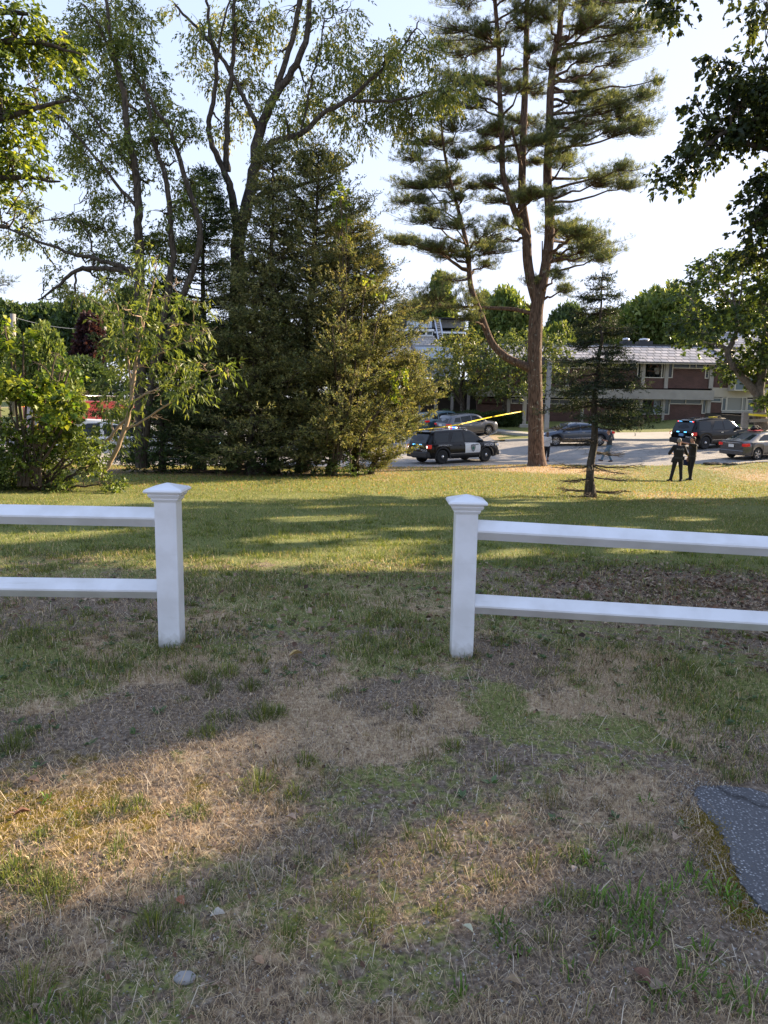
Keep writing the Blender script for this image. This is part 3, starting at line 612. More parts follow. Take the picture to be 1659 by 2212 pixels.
for a in [(1110,2130,.042,(.28,.2,.12),'curled tan dead leaf in the bottom middle of the lawn',1.2),(1420,2145,.055,(.22,.17,.12),'large folded grey-brown dead leaf near the bottom right grass',1.9),(1385,2120,.06,(.16,.08,.05),'dark reddish dead leaf beside the large folded leaf',.5),
          (390,1955,.04,(.3,.12,.06),'rusty orange dead leaf between foreground tufts',.8),(70,1695,.06,(.28,.17,.1),'long tan dead leaf in the left sunny patch',1.5),(48,1765,.06,(.15,.07,.04),'dark brown dead leaf in the left sunny patch',2.2),
          (640,1420,.09,(.42,.3,.12),'yellow dead leaf lying between the two fence posts',2.0),(1265,1848,.035,(.42,.34,.28),'small pale pinkish leaf right of the sunny spot',.4),(1240,1885,.03,(.4,.32,.26),'small pale leaf just below the pinkish one',2.6),
          (1010,2015,.035,(.45,.44,.3),'pale yellowish leaf by the broad green grass',1.0),(1460,1818,.05,(.38,.28,.2),'tan leaf left of the asphalt corner',2.4),(470,1985,.045,(.42,.38,.32),'pale grey leaf left of the middle foreground',1.8),
          (628,1775,.045,(.34,.24,.17),'light brown leaf under the middle green tufts',1.3),(560,2085,.035,(.4,.26,.16),'small orange-tan chip near the rounded stone',1.1)]: fallen_leaf(*a)
p = gpix(400, 2118); bm = MB(); bm.ell((0, 0, 0), (.030, .02, .014), 20); st = bm.build('stone', plain('stone', (.30,.29,.28), .8, noise=.08, nscale=30), smooth=True); st.location = (p.x, p.y, p.z+.008); tag(st, 'smooth grey pebble lying on bare soil near the bottom', 'stone')
for v in st.data.vertices: v.co *= 1+random.uniform(-.06, .06)
p = gpix(260, 1968); bm = MB(); q = [p+Vector((x, yv, .012)) for x, yv in ((-.08,.015),(-.03,.0),(.02,-.012),(.07,-.03))]; bm.tube(q, [.003,.004,.004,.002], 6); o = bm.build('twig', MT['twig']); tag(o, 'short dark twig on the ground at lower left', 'twig')
# ------------------------------------------------------------------ white vinyl fence
def vinyl_mat():
    m, n, b, N, Lk = newmat('white_vinyl')
    tc = N.new('ShaderNodeTexCoord'); t = N.new('ShaderNodeTexNoise'); t.inputs['Scale'].default_value = 5; t.inputs['Detail'].default_value = 8; Lk.new(tc.outputs['Object'], t.inputs['Vector'])
    r = N.new('ShaderNodeValToRGB'); r.color_ramp.elements[0].position = .35; r.color_ramp.elements[0].color = (.68,.68,.69,1); r.color_ramp.elements[1].position = .6; r.color_ramp.elements[1].color = (.79,.80,.83,1); Lk.new(t.outputs[0], r.inputs[0])
    sp = N.new('ShaderNodeSeparateXYZ'); Lk.new(tc.outputs['Object'], sp.inputs[0])
    t2 = N.new('ShaderNodeTexNoise'); t2.inputs['Scale'].default_value = 30; t2.inputs['Detail'].default_value = 6; Lk.new(tc.outputs['Object'], t2.inputs['Vector'])
    ad = N.new('ShaderNodeMath'); ad.operation = 'MULTIPLY_ADD'; ad.inputs[1].default_value = -.12; Lk.new(t2.outputs[0], ad.inputs[0]); Lk.new(sp.outputs[2], ad.inputs[2])
    mr = N.new('ShaderNodeMapRange'); mr.inputs['From Min'].default_value = -.06; mr.inputs['From Max'].default_value = .04; mr.inputs['To Min'].default_value = .75; mr.inputs['To Max'].default_value = 0; Lk.new(ad.outputs[0], mr.inputs[0])
    mx = N.new('ShaderNodeMix'); mx.data_type = 'RGBA'; mx.inputs[7].default_value = (.33,.30,.24,1); Lk.new(mr.outputs[0], mx.inputs[0]); Lk.new(r.outputs[0], mx.inputs[6]); t4 = N.new('ShaderNodeTexNoise'); mp = N.new('ShaderNodeMapping'); mp.inputs['Scale'].default_value = (1.5, 9, 26); t4.inputs['Scale'].default_value = 1; t4.inputs['Detail'].default_value = 8; t4.inputs['Roughness'].default_value = .7
    Lk.new(tc.outputs['Object'], mp.inputs[0]); Lk.new(mp.outputs[0], t4.inputs['Vector']); m4 = N.new('ShaderNodeMapRange'); m4.inputs['From Min'].default_value = .60; m4.inputs['From Max'].default_value = .78; m4.inputs['To Max'].default_value = .55; Lk.new(t4.outputs[0], m4.inputs[0])
    my = N.new('ShaderNodeMix'); my.data_type = 'RGBA'; my.inputs[7].default_value = (.42,.41,.34,1); Lk.new(m4.outputs[0], my.inputs[0]); Lk.new(mx.outputs[2], my.inputs[6]); Lk.new(my.outputs[2], b.inputs['Base Color'])
    b.inputs['Roughness'].default_value = .35; return m
mv = vinyl_mat()
S = .136
def post_h(p, utop, vtop):
    return W(utop, vtop, p.y).z - p.z
def fence_post(p, H, rz, label):
    root = empty('fence_post', p, label, 'fence post', 'white vinyl fence posts either side of the gap', rz)
    b = MB(); b.box(-S/2, S/2, -S/2, S/2, -.3, H-.02, bev=.006); b.build('post', mv, root)
    c = MB(); h = S/2
    prof = [(h+.001, -.075), (h+.006, -.075), (h+.014, -.060), (h+.012, -.052), (h+.022, -.048), (h+.030, -.034), (h+.026, -.028), (h+.028,-.022), (h+.046, -.018), (h+.050, -.010), (h+.046, .0), (h+.036, .006), (.004, .036)]
    rings = []
    for (r_, z_) in prof: rings.append([c.bm.verts.new((sx*r_, sy*r_, H+z_)) for sx, sy in ((-1,-1),(1,-1),(1,1),(-1,1))])
    for i in range(len(rings)-1):
        for k in range(4): c.bm.faces.new((rings[i][k], rings[i][(k+1)%4], rings[i+1][(k+1)%4], rings[i+1][k]))
    c.bm.faces.new(rings[-1]); c.build('post_cap', mv, root); return root
HL = post_h(PL, 367, 1055)-.0; HR = post_h(PR, 1008, 1080)
fence_post(PL, HL, 0.02, 'white square fence post left of the gap, with rails running left')
fence_post(PR, HR, .0, 'white square fence post right of the gap, with rails running right')
def rail(a, b, label):
    """diamond section rail with slightly eased ridges"""
    r = .062; o = MB(); a = Vector(a); b = Vector(b); n = 40; sec = []
    for k in range(4):
        an = math.pi/2*k
        for e in (-.09, .09): sec.append((math.cos(an+e)*r, math.sin(an+e)*r))
    rings = []
    for i in range(n+1):
        p = a.lerp(b, i/n); rings.append([o.bm.verts.new((p.x, p.y+s[0], p.z+s[1])) for s in sec])
    for i in range(n):
        for k in range(8): o.bm.faces.new((rings[i][k], rings[i][(k+1)%8], rings[i+1][(k+1)%8], rings[i+1][k]))
    o.bm.faces.new(rings[0]); o.bm.faces.new(rings[-1]); ob = o.build('fence_rail', mv); tag(ob, label, 'fence rail', 'white diamond-section fence rails'); return ob
def Wd(u, v, d): return W(u, v, d)
dl, dr = PL.y, PR.y
def rpt(u, v, d): return W(u, v, d)
rail(rpt(345,1117,dl), rpt(-230,1106,dl+.02), 'upper white rail left of the gap')
rail(rpt(350,1272,dl), rpt(-230,1264,dl+.02), 'lower white rail left of the gap')
rail(rpt(1012,1143,dr), rpt(1900,1194,dr-.08), 'upper white rail right of the gap')
rail(rpt(1008,1303,dr), rpt(1900,1357,dr-.10), 'lower white rail right of the gap')
# ------------------------------------------------------------------ buildings
def rc(u0, v0, u1, v1, d):
    um, vm = (u0+u1)/2, (v0+v1)/2
    return W(u0, vm, d).x, W(u1, vm, d).x, W(um, v1, d).z, W(um, v0, d).z
def zA(x0, y0, x1, y1): return (1188+x0*.2838, 702+y0*.2838, 1188+x1*.2838, 702+y1*.2838)
DF = 62.0
slate = brickmat('slate_roof', (.26,.26,.28), (.46,.42,.40), (.05,.05,.055), .62, .30, .045, 'XZ', .55, .6, .5, vary=.5)
slate2 = brickmat('slate_roof_warm', (.34,.30,.26), (.46,.40,.34), (.12,.11,.10), .42, .26, .02, 'XZ', .6, .6, .5, vary=.4)
def block(name, rect, d0, d1, mat, parent, d=DF, bev=0):
    x0, x1, z0, z1 = rc(*rect, d); return MB().box(x0, x1, d0, d1, z0, z1, bev=bev).build(name, mat, parent)
def window(rect, parent, d=DF, mull=(), fw=.07, glass=None, frame=None, depth=.10, blind=None):
    x0, x1, z0, z1 = rc(*rect, d); frame = frame or MT['frame_cream']
    f = MB(); y0, y1 = d-.045, d+depth
    f.box(x0, x1, y0, y1, z0, z0+fw); f.box(x0, x1, y0, y1, z1-fw, z1); f.box(x0, x0+fw, y0, y1, z0+fw+.001, z1-fw-.001); f.box(x1-fw, x1, y0, y1, z0+fw+.001, z1-fw-.001)
    for m in mull:
        xm = x0+(x1-x0)*m; f.box(xm-fw*.5, xm+fw*.5, y0+.003, y1-.003, z0+fw+.001, z1-fw-.001)
    w = f.build('window', frame, parent)
    g = MB(); g.box(x0+fw*.5, x1-fw*.5, d+.03, d+.036, z0+fw*.5, z1-fw*.5); g.build('pane', glass or MT['glass'], w)
    if blind: 
        MB().box(x0+fw, x0+fw+(x1-x0-2*fw)*blind, d+.10, d+.105, z0+fw, z1-fw).build('blind', MT['frame_white'], w)
    return w
bb = G(1430, 915, DF); bld = empty('brick_building', (bb.x, DF+3, bb.z), 'two storey brick building with slate roof and concrete band beyond the street', 'building')
def chl(o):
    """reparent world-space pieces under their root, keeping place"""
    mw = Matrix.Translation(o.location) @ Matrix.Rotation(o.rotation_euler.z, 4, 'Z')
    inv = mw.inverted()
    for c in o.children:
        c.matrix_parent_inverse = inv
B = lambda r, **k: block('wall', zA(*r), DF, DF+.28, MT['brick'], bld, **k)
# upper storey: brick fields, leaving openings
for r in [(-560,405,695,483),(-560,330,665,405),(-560,285,-300,330),(718,403,872,483),(888,406,1212,483),(935,333,1180,406),(1243,406,1360,483),(1243,333,1330,406)]: B(r)
for r in [(-560,605,640,760),(-560,558,-300,605),(590,680,850,760),(910,605,1155,760),(868,682,910,760),(1155,677,1190,760),(1218,590,1305,668)]: B(r)
# concrete frame
for r in [(695,285,720,483),(872,285,898,483),(1212,285,1243,483),(850,558,868,757),(1190,558,1218,680),(-330,285,-300,760),(120,285,145,483),(230,558,255,757),(660,558,695,680)]:
    block('pillar', zA(*r), DF-.14, DF+.3, MT['concrete'], bld)
block('concrete_band', zA(-560,484,1231,558), DF-.5, DF+.3, MT['concrete'], bld)
block('concrete_band', zA(1231,480,1660,551), DF-.02, DF+.3, MT['concrete_light'], bld)
block('plinth', zA(1305,655,1700,672), DF-.05, DF+.3, MT['concrete'], bld)
block('wall', zA(1304,550,1700,552), DF+.02, DF+.28, MT['concrete_light'], bld)
# bay on the right of the upper floor
block('bay', zA(1357,345,1560,505), DF-1.1, DF-.03, MT['concrete_light'], bld)
window(zA(1408,378,1556,500), bld, DF-1.16, (.5,), glass=MT['glass_light'], depth=.055)
block('wall', zA(1360,285,1700,345), DF+.02, DF+.28, MT['concrete_light'], bld)
block('wall', zA(1560,345,1900,480), DF+.02, DF+.28, MT['brick'], bld)
block('wall', zA(1575,552,1900,760), DF+.04, DF+.28, MT['brick'], bld)
# windows
clear = glassmat('clear_glass', (.02,.025,.03), .10)
for r, m in [((390,288,660,326),(.5,)), ((665,288,695,404),()), ((-300,288,118,330),(.3,.65)), ((147,288,385,330),(.5,)), ((898,290,935,404),()), ((936,291,1180,332),(.52,.72)), ((1181,294,1212,408),()), ((1246,298,1330,333),(.55,)), ((1331,298,1358,404),())]: window(zA(*r), bld, mull=m)
for r, m in [((480,563,640,603),(.5,)), ((256,563,478,603),(.5,)), ((-298,563,228,603),(.4,.7)), ((641,560,662,672),()), ((910,561,1155,604),(.5,)), ((1156,561,1190,675),()), ((1219,553,1304,588),()), ((1306,552,1342,654),()), ((1498,564,1575,655),())]: window(zA(*r), bld, mull=m, glass=MT['glass_light'] if r[0] > 480 else None)
window(zA(868,562,910,682), bld, glass=MT['glass_light'])
window(zA(1343,548,1496,655), bld, mull=(.78,), glass=glassmat('grey_pane', (.22,.23,.21)))
w1 = window(zA(720,287,873,404), bld, mull=(.86,), glass=clear)
window(zA(695,566,851,682), bld, mull=(), glass=clear, blind=None)
# rooms behind the two big windows
def room(rect, wallmat, depth=3.2):
    x0, x1, z0, z1 = rc(*zA(*rect), DF); b = MB(); y0 = DF+.3; y1 = DF+depth; t = .05
    b.box(x0-.6, x1+.6, y1, y1+t, z0-.6, z1+.1); b.box(x0-.65, x0-.6, y0, y1, z0-.6, z1+.1); b.box(x1+.6, x1+.65, y0, y1, z0-.6, z1+.1); b.box(x0-.6, x1+.6, y0, y1, z0-.65, z0-.6); b.box(x0-.6, x1+.6, y0, y1, z1+.1, z1+.15)
    b.build('room', wallmat, bld); return x0, x1, z0, z1
rw = plain('room_wall', (.6,.52,.42), .9)
X0, X1, Z0, Z1 = room((720,287,873,404), rw)
m_books = plain('books', (.26,.22,.18), .9, noise=.4, nscale=9)
for k in range(4):
    sh_ = MB().box(X0-.5, X1+.5, DF+2.75, DF+3.1, Z0+.0+k*.42, Z0+.03+k*.42).build('shelf', MT['wood_grey'], bld)
    bk = MB(); x = X0-.4
    while x < X1+.4:
        w = random.uniform(.04, .11); h = random.uniform(.18, .33); bk.box(x, x+w, DF+2.78+random.uniform(0,.04), DF+2.98, Z0+.031+k*.42, Z0+.03+k*.42+h); x += w
    bk.build('book_row', m_books, sh_)
room((695,566,851,682), plain('room_pale', (.32,.33,.35), .9), 2.6)
x0, x1, z0, z1 = rc(*zA(800,570,849,678), DF); MB().box(x0, x1, DF+.35, DF+.37, z0, z1).build('blind', MT['panel_blue'], bld)
x0, x1, z0, z1 = rc(*zA(700,620,740,680), DF); b = MB(); b.box(x0+.1, x1+.2, DF+1, DF+1.5, z0-.2, z0+.75, bev=.08); b.build('armchair', MT['cloth_black'], bld)
b = MB(); b.ell((x1+1.0, DF+1.1, z1+.2), (.28,.1,.4), 16); b.build('red_cushion', MT['red_cloth'], bld)
# roof
def roofquad(name, pts, mat, parent, th=.08):
    return MB().prism(pts, (0, 0, -th)).build(name, mat, parent)
xe0, xe1, _, ze = rc(*zA(-100,270,1395,283), DF); _, _, _, zr = rc(*zA(-100,158,1195,170), DF+3.6)
xr1 = W(1188+1200*.2838, 750, DF+3.6).x
roofquad('roof', [(xe0-4, DF-.75, ze-.12), (xe1-.2, DF-.75, ze-.12), (xr1, DF+3.6, zr), (xe0-4, DF+3.6, zr)], slate, bld, .1)
MB().box(xe0-4, xe1-.4, DF-.70, DF-.62, ze-.30, ze-.225).build('gutter', MT['concrete_light'], bld)
MB().box(xe0-4, xr1, DF+3.61, DF+9, zr-.5, zr+.16).build('flat_roof', MT['metal_dark'], bld)
MB().bar((xr1, DF+3.55, zr+.04), (xe1-.2, DF-.78, ze-.06), .18, .10).build('hip_flashing', MT['metal_dark'], bld)
MB().prism([(xr1-.35, DF+3.4, zr+.02), (xr1+.5, DF+3.4, zr+.02), (xr1+.5, DF+3.4, zr+.42)], (0,.5,0)).build('roof_fin', MT['metal_dark'], bld)
xf = rc(*zA(1400,285,2100,300), DF)[1]
roofquad('roof', [(xr1+.2, DF+3.2, zr-.12), (xe1+.1, DF-.4, ze-.05), (xf, DF-.4, ze-.05), (xf, DF+3.2, zr-.12)], slate, bld, .1)
MB().box(xr1+.3, xf, DF+3.25, DF+8, zr-.6, zr+.0).build('flat_roof', MT['metal_dark'], bld)
xf = rc(*zA(1400,285,2100,300), DF)[1]
MB().box(xe0-4, xf, DF+3.35, DF+8.8, bb.z-1.5, zr-.55).build('back_wall', MT['wood_dark'], bld)
MB().box(xe0-4.1, xe0-3.9, DF+.29, DF+3.34, bb.z-1.5, ze-.3).build('back_wall', MT['brick'], bld)
MB().box(xf-.1, xf+.1, DF+.29, DF+3.34, bb.z-1.5, ze-.3).build('back_wall', MT['brick'], bld)
zfl = rc(*zA(0,520,10,530), DF)[3]
MB().box(xe0-3.8, xf-.2, DF+.30, DF+3.34, zfl-.2, zfl).build('floor_slab', MT['wood_dark'], bld)
# hooded roof vents
def vent(u, v, s):
    p = W(u, v, DF+6); r = empty('roof_vent', p, None, None); b = MB(); b.box(p.x-s, p.x+s, p.y-s, p.y+s, p.z-.35, p.z-.0); b.build('vent_base', MT['metal_dark'], r)
    b = MB(); b.lathe([(.28*s/.6,0),(.42*s/.6,.06),(.46*s/.6,.16),(.36*s/.6,.26),(.05,.32)], 20, Matrix.Translation(p)); b.build('vent_hood', MT['silver'], r); chl(r); return r
for (u, v, s, lb) in [(1391,738,.62,'silver mushroom roof vent, the right one above the slate roof'), (1352,737,.45,'smaller silver roof vent left of the mushroom one')]:
    tag(vent(u, v, s), lb, 'roof vent', 'roof vents on the brick building')
chl(bld)
# far right slate roof
fr = empty('house', W(1640, 860, 78), 'slate roofed building wing behind the right hand maple', 'building')
D2 = 76
pts = [W(1512, 757, D2), W(1760, 757, D2), W(1760, 700, D2+6), W(1572, 716, D2+6)]; roofquad('roof', pts, slate, fr, .15)
a = W(1520, 760, D2+.4); c = W(1760, 760, D2+.4); MB().box(a.x, c.x, D2+.4, D2+6, a.z-4, a.z-.1).build('wall', MT['brick'], fr); chl(fr)
# left, stepped modern building with slate slopes
zB = lambda x, y: (810+x*.1302*2/2*1.0, 659+y*.1302)
def zBr(x0, y0, x1, y1): a = zB(x0, y0); b_ = zB(x1, y1); return (a[0], a[1], b_[0], b_[1])
D3 = 74.0
mb_ = empty('office_building', G(900, 880, D3+4), 'stepped blue-grey panelled building with slate slopes between the trees', 'building')
blk = lambda nm, r, d0, d1, mat: block(nm, zBr(*r), d0, d1, mat, mb_, d=d0)
blk('upper_wall', (-900,228,530,385), D3+5, D3+9, MT['metal_dark'])
blk('blue_panel', (532,222,945,372), D3+4.2, D3+9, MT['panel_blue'])
blk('panel_seam', (896,222,902,372), D3+4.17, D3+4.19, MT['metal_dark'])
blk('plant_room', (946,210,1500,378), D3+5.5, D3+10, MT['metal_grey'])
blk('flat_roof_edge', (540,205,1500,216), D3+4.0, D3+10, MT['metal_dark'])
blk('white_fascia', (-900,382,985,418), D3+3.2, D3+9, MT['frame_white'])
blk('middle_wall', (-900,420,328,660), D3+3.6, D3+9, MT['panel_blue'])
blk('middle_wall', (540,505,985,530), D3+3.5, D3+9, MT['frame_white'])
blk('middle_wall', (985,420,1500,520), D3+4.6, D3+9, MT['metal_dark'])
blk('white_fascia', (985,440,1500,470), D3+4.3, D3+4.58, MT['frame_white'])
blk('inner_wall', (328,420,985,660), D3+5.0, D3+9, MT['metal_dark'])
window(zBr(333,418,540,645), mb_, D3+3.4, (), .1, glassmat('green_pane', (.16,.20,.21)), MT['frame_white'])
window(zBr(560,425,846,508), mb_, D3+3.4, (), .09, MT['glass'], MT['frame_white'])
window(zBr(850,428,962,510), mb_, D3+3.4, (), .09, MT['glass_light'], MT['frame_white'])
Q = lambda x, y, d: W(*zB(x, y), d)
roofquad('roof', [Q(630,664,D3+.6), Q(1110,652,D3+.6), Q(990,530,D3+3.4), Q(558,530,D3+3.4)], slate2, mb_)
roofquad('roof', [Q(-500,886,D3-2), Q(728,886,D3-2), Q(620,672,D3+1.6), Q(-500,655,D3+1.6)], slate2, mb_)
roofquad('roof', [Q(-500,660,D3+1.7), Q(345,660,D3+1.7), Q(262,520,D3+3.2), Q(-500,520,D3+3.2)], slate2, mb_)
MB().prism([Q(548,520,D3+3.3), Q(548,660,D3+1.9), Q(620,672,D3+1.5), Q(632,664,D3+.6)], (.06, 0, 0)).build('cheek', MT['metal_dark'], mb_)
blk('roof_edge', (625,668,1110,700), D3+.5, D3+3.0, MT['metal_grey'])
blk('blue_wall', (640,700,1300,884), D3+.2, D3+3, MT['panel_blue'])
MB().bar(Q(622,690,D3-.1), Q(735,884,D3-2.05), .28, .2).build('flashing', MT['metal_dark'], mb_)
blk('lower_wall', (-500,888,1300,1180), D3+.4, D3+3, MT['metal_grey'])
blk('pillar', (786,888,830,1100), D3+.1, D3+.38, MT['frame_white']); blk('pillar', (425,905,440,1100), D3+.1, D3+.38, MT['frame_white'])
window(zBr(444,918,700,1100), mb_, D3+.35, (.22,), .1, MT['glass'], MT['frame_white'])
window(zBr(745,892,786,1000), mb_, D3+.35, (), .06, MT['glass'], MT['frame_white']); window(zBr(832,892,960,1000), mb_, D3+.35, (), .08, MT['glass'], MT['frame_white'])
chl(mb_)
la = MB(); A0, A1, B0, B1 = Q(1052,570,D3+1.5), Q(985,228,D3+4.1), Q(1128,535,D3+1.5), Q(1072,232,D3+4.1)
ld = empty('ladder', A0, 'aluminium ladder leaning against the roof of the stepped building', 'ladder')
la.bar(A0, A1, .13, .13); la.bar(B0, B1, .13, .13); la.build('rail', MT['silver'], ld)
for k in range(1, 11):
    t = k/11; MB().bar(A0.lerp(A1, t), B0.lerp(B1, t), .07, .07).build('rung', MT['silver'], ld)
chl(ld)
# dark low retaining wall and wooden rail fence at far right
rw_ = MB(); a = W(1188+1185*.2838, 702+684*.2838, 58); c = W(1188+1900*.2838, 702+735*.2838, 53)
rw_.bar((a.x, 58, a.z-.6), (c.x, 53.5, c.z-.6), .35, 1.5); o = rw_.build('retaining_wall', MT['wood_dark']); tag(o, 'low dark timber retaining wall beside the brick building', 'wall')
def guardrail():
    zf = lambda x, y: (1528.6+x/7.826*.54, 875+y/7.826*.54)  # from a close crop
    d = 49.5; r = empty('wooden_fence', W(1608, 925, d), 'weathered grey two-rail wooden fence behind the grey sedan', 'fence')
    p0 = W(*(1545+1010/7.826*.54, 875+280/7.826*.54), d); b = MB()
    p0 = W(1616, 893, d); p1 = W(1616, 925, d); MB().box(p0.x-.30, p0.x+.1, d, d+.3, p1.z-.3, p0.z+.06).build('post', MT['wood_grey'], r)
    for (va, vb) in ((896, 893), (909, 906)):
        a = W(1619, va, d-.1); c = W(1700, vb, d-.3); MB().bar(a, c, .08, .22).build('rail', MT['wood_grey'], r)
    p2 = W(1760, 890, d); MB().box(p2.x-.2, p2.x+.2, d, d+.3, p2.z-1.6, p2.z+.1).build('post', MT['wood_grey'], r); chl(r)
guardrail()
# light post with square section, at left of pine, and the grey post behind it
def metal_post(u, v0, v1, d, w, label, cat='post', base=True, mat=None, name='lamp_post'):
    p0 = G(u, v1, d); p1 = W(u, v0, d); r = empty(name, p0, label, cat)
    MB().box(p0.x-w/2, p0.x+w/2, d-w/2, d+w/2, p0.z-.2, p1.z).build('post', mat or MT['concrete'], r)
    if base: MB().box(p0.x-w*1.3, p0.x+w*1.3, d-w*1.3, d+w*1.3, p0.z-.2, p0.z+.35, bev=.03).build('footing', MT['concrete'], r)
    chl(r); return r
metal_post(1131, 850, 925, 56.5, .28, 'grey square post on a concrete footing tied with yellow tape', 'post')
r = metal_post(1180, 780, 930, 52, .30, 'tall grey metal post standing just right of the pine trunk', 'post', False, MT['metal_grey'])
a = W(1176, 780, 52); c = W(1140, 780, 52); o = MB().bar(a, c, .3, .5).build('arm', MT['metal_dark'], r); o.matrix_parent_inverse = Matrix.Translation(r.location).inverted()
metal_post(264, 948, 1008, 32.8, .13, 'grey-green wooden guard post between lawn and street at left', 'post', False, MT['wood_grey'], 'guard_post')
a, c = W(264, 975, 32.75), W(150, 970, 32.75)
# caution tape
def tape(name, pts, w, label):
    P, _ = smooth_path(pts, [0]*len(pts), 10); N = len(P); V = []
    for i, p in enumerate(P):
        tw = math.sin(i*.42)*.5; V += [(p[0], p[1]-w*.5*math.sin(tw), p[2]-w*.5*math.cos(tw)), (p[0], p[1]+w*.5*math.sin(tw), p[2]+w*.5*math.cos(tw))]
    i = np.arange(N-1)*2; o = npmesh(name, V, np.c_[i, i+1, i+3, i+2], tape_mat(), smooth=True); tag(o, label, 'tape', 'yellow caution tape'); return o
_tm = []
def tape_mat():
    if _tm: return _tm[0]
    m, n, b, N, Lk = newmat('caution_tape'); tc = N.new('ShaderNodeTexCoord'); t = N.new('ShaderNodeTexNoise'); t.inputs['Scale'].default_value = 3.2; t.inputs['Detail'].default_value = 8
    Lk.new(tc.outputs['Object'], t.inputs['Vector']); r = N.new('ShaderNodeValToRGB'); r.color_ramp.elements[0].position = .60; r.color_ramp.elements[0].color = (.85,.66,.02,1); r.color_ramp.elements[1].position = .66; r.color_ramp.elements[1].color = (.35,.22,.02,1)
    Lk.new(t.outputs[0], r.inputs[0]); Lk.new(r.outputs[0], b.inputs['Base Color']); b.inputs['Roughness'].default_value = .4; _tm.append(m); return m
tape('caution_tape', [W(1131,888,56.3), W(1060,901,49), W(985,918,42), W(900,929,36), W(800,936,31), W(700,940,28.5)], .075, 'long yellow caution tape strung from the grey post leftwards above the police car')
tape('caution_tape', [W(1131,888,56.2), W(1133,892,56.2), W(1134,899,56.2)], .14, 'knotted loose end of yellow tape hanging on the grey post')
tape('caution_tape', [W(1617,895,49.3), W(1640,897,48.5), W(1670,899,47)], .15, 'short yellow caution tape tied to the wooden fence at far right')
o = MB().tube([G(1042,955,50.5)+Vector((0,0,.1)), W(1074,933,50.3)], [.035,.03], 6).build('marker_rod', MT['metal_grey']); tag(o, 'thin leaning grey rod stuck in the grass verge', 'rod')
# utility poles and wires, left
def pole(u, v0, d, r, label):
    p0 = G(u, 900, d); p1 = W(u, v0, d); rt = empty('utility_pole', p0, label, 'utility pole', 'utility poles at far left'); MB().tube([p0, p1], [r, r*.8], 10).build('pole', MT['wood_grey'], rt); chl(rt); return p1
pa_ = pole(28, 678, 75, .34, 'pale wooden utility pole at the far left above the bushes'); pb_ = pole(225, 705, 80, .3, 'thin utility pole beside the dark purple tree'); 
def wire(a, b_, sag, nm='overhead_wire', lb=''):
    t = Tubes(); t.add(curve_pts(a, b_, 14, -sag), .03, 4); o = t.build(nm, MT['metal_grey']); tag(o, lb, 'wire')
wire(pa_-Vector((0,0,.3)), pb_-Vector((0,0,.2)), .5, lb='upper overhead wire between the two poles'); wire(W(120,762,76), W(260,757,79), .1, lb='middle overhead wire in front of the dark purple tree'); wire(W(120,772,76), W(260,766,79), .1, lb='lower overhead wire in front of the dark purple tree')
# stump / dug earth patch near street
p = gpix(1545, 1001); b = MB(); 
for k in range(14): b.ell((p.x+random.uniform(-.65,.65), p.y-.6+random.uniform(-.3,.3), T(p.x, p.y-.6)+.03), (random.uniform(.12,.3), random.uniform(.1,.2), random.uniform(.04,.10)), 10)
o = b.build('tree_stump', MT['bark_dark']); tag(o, 'low dark rotten tree stump at the lawn edge near the sedan', 'stump')
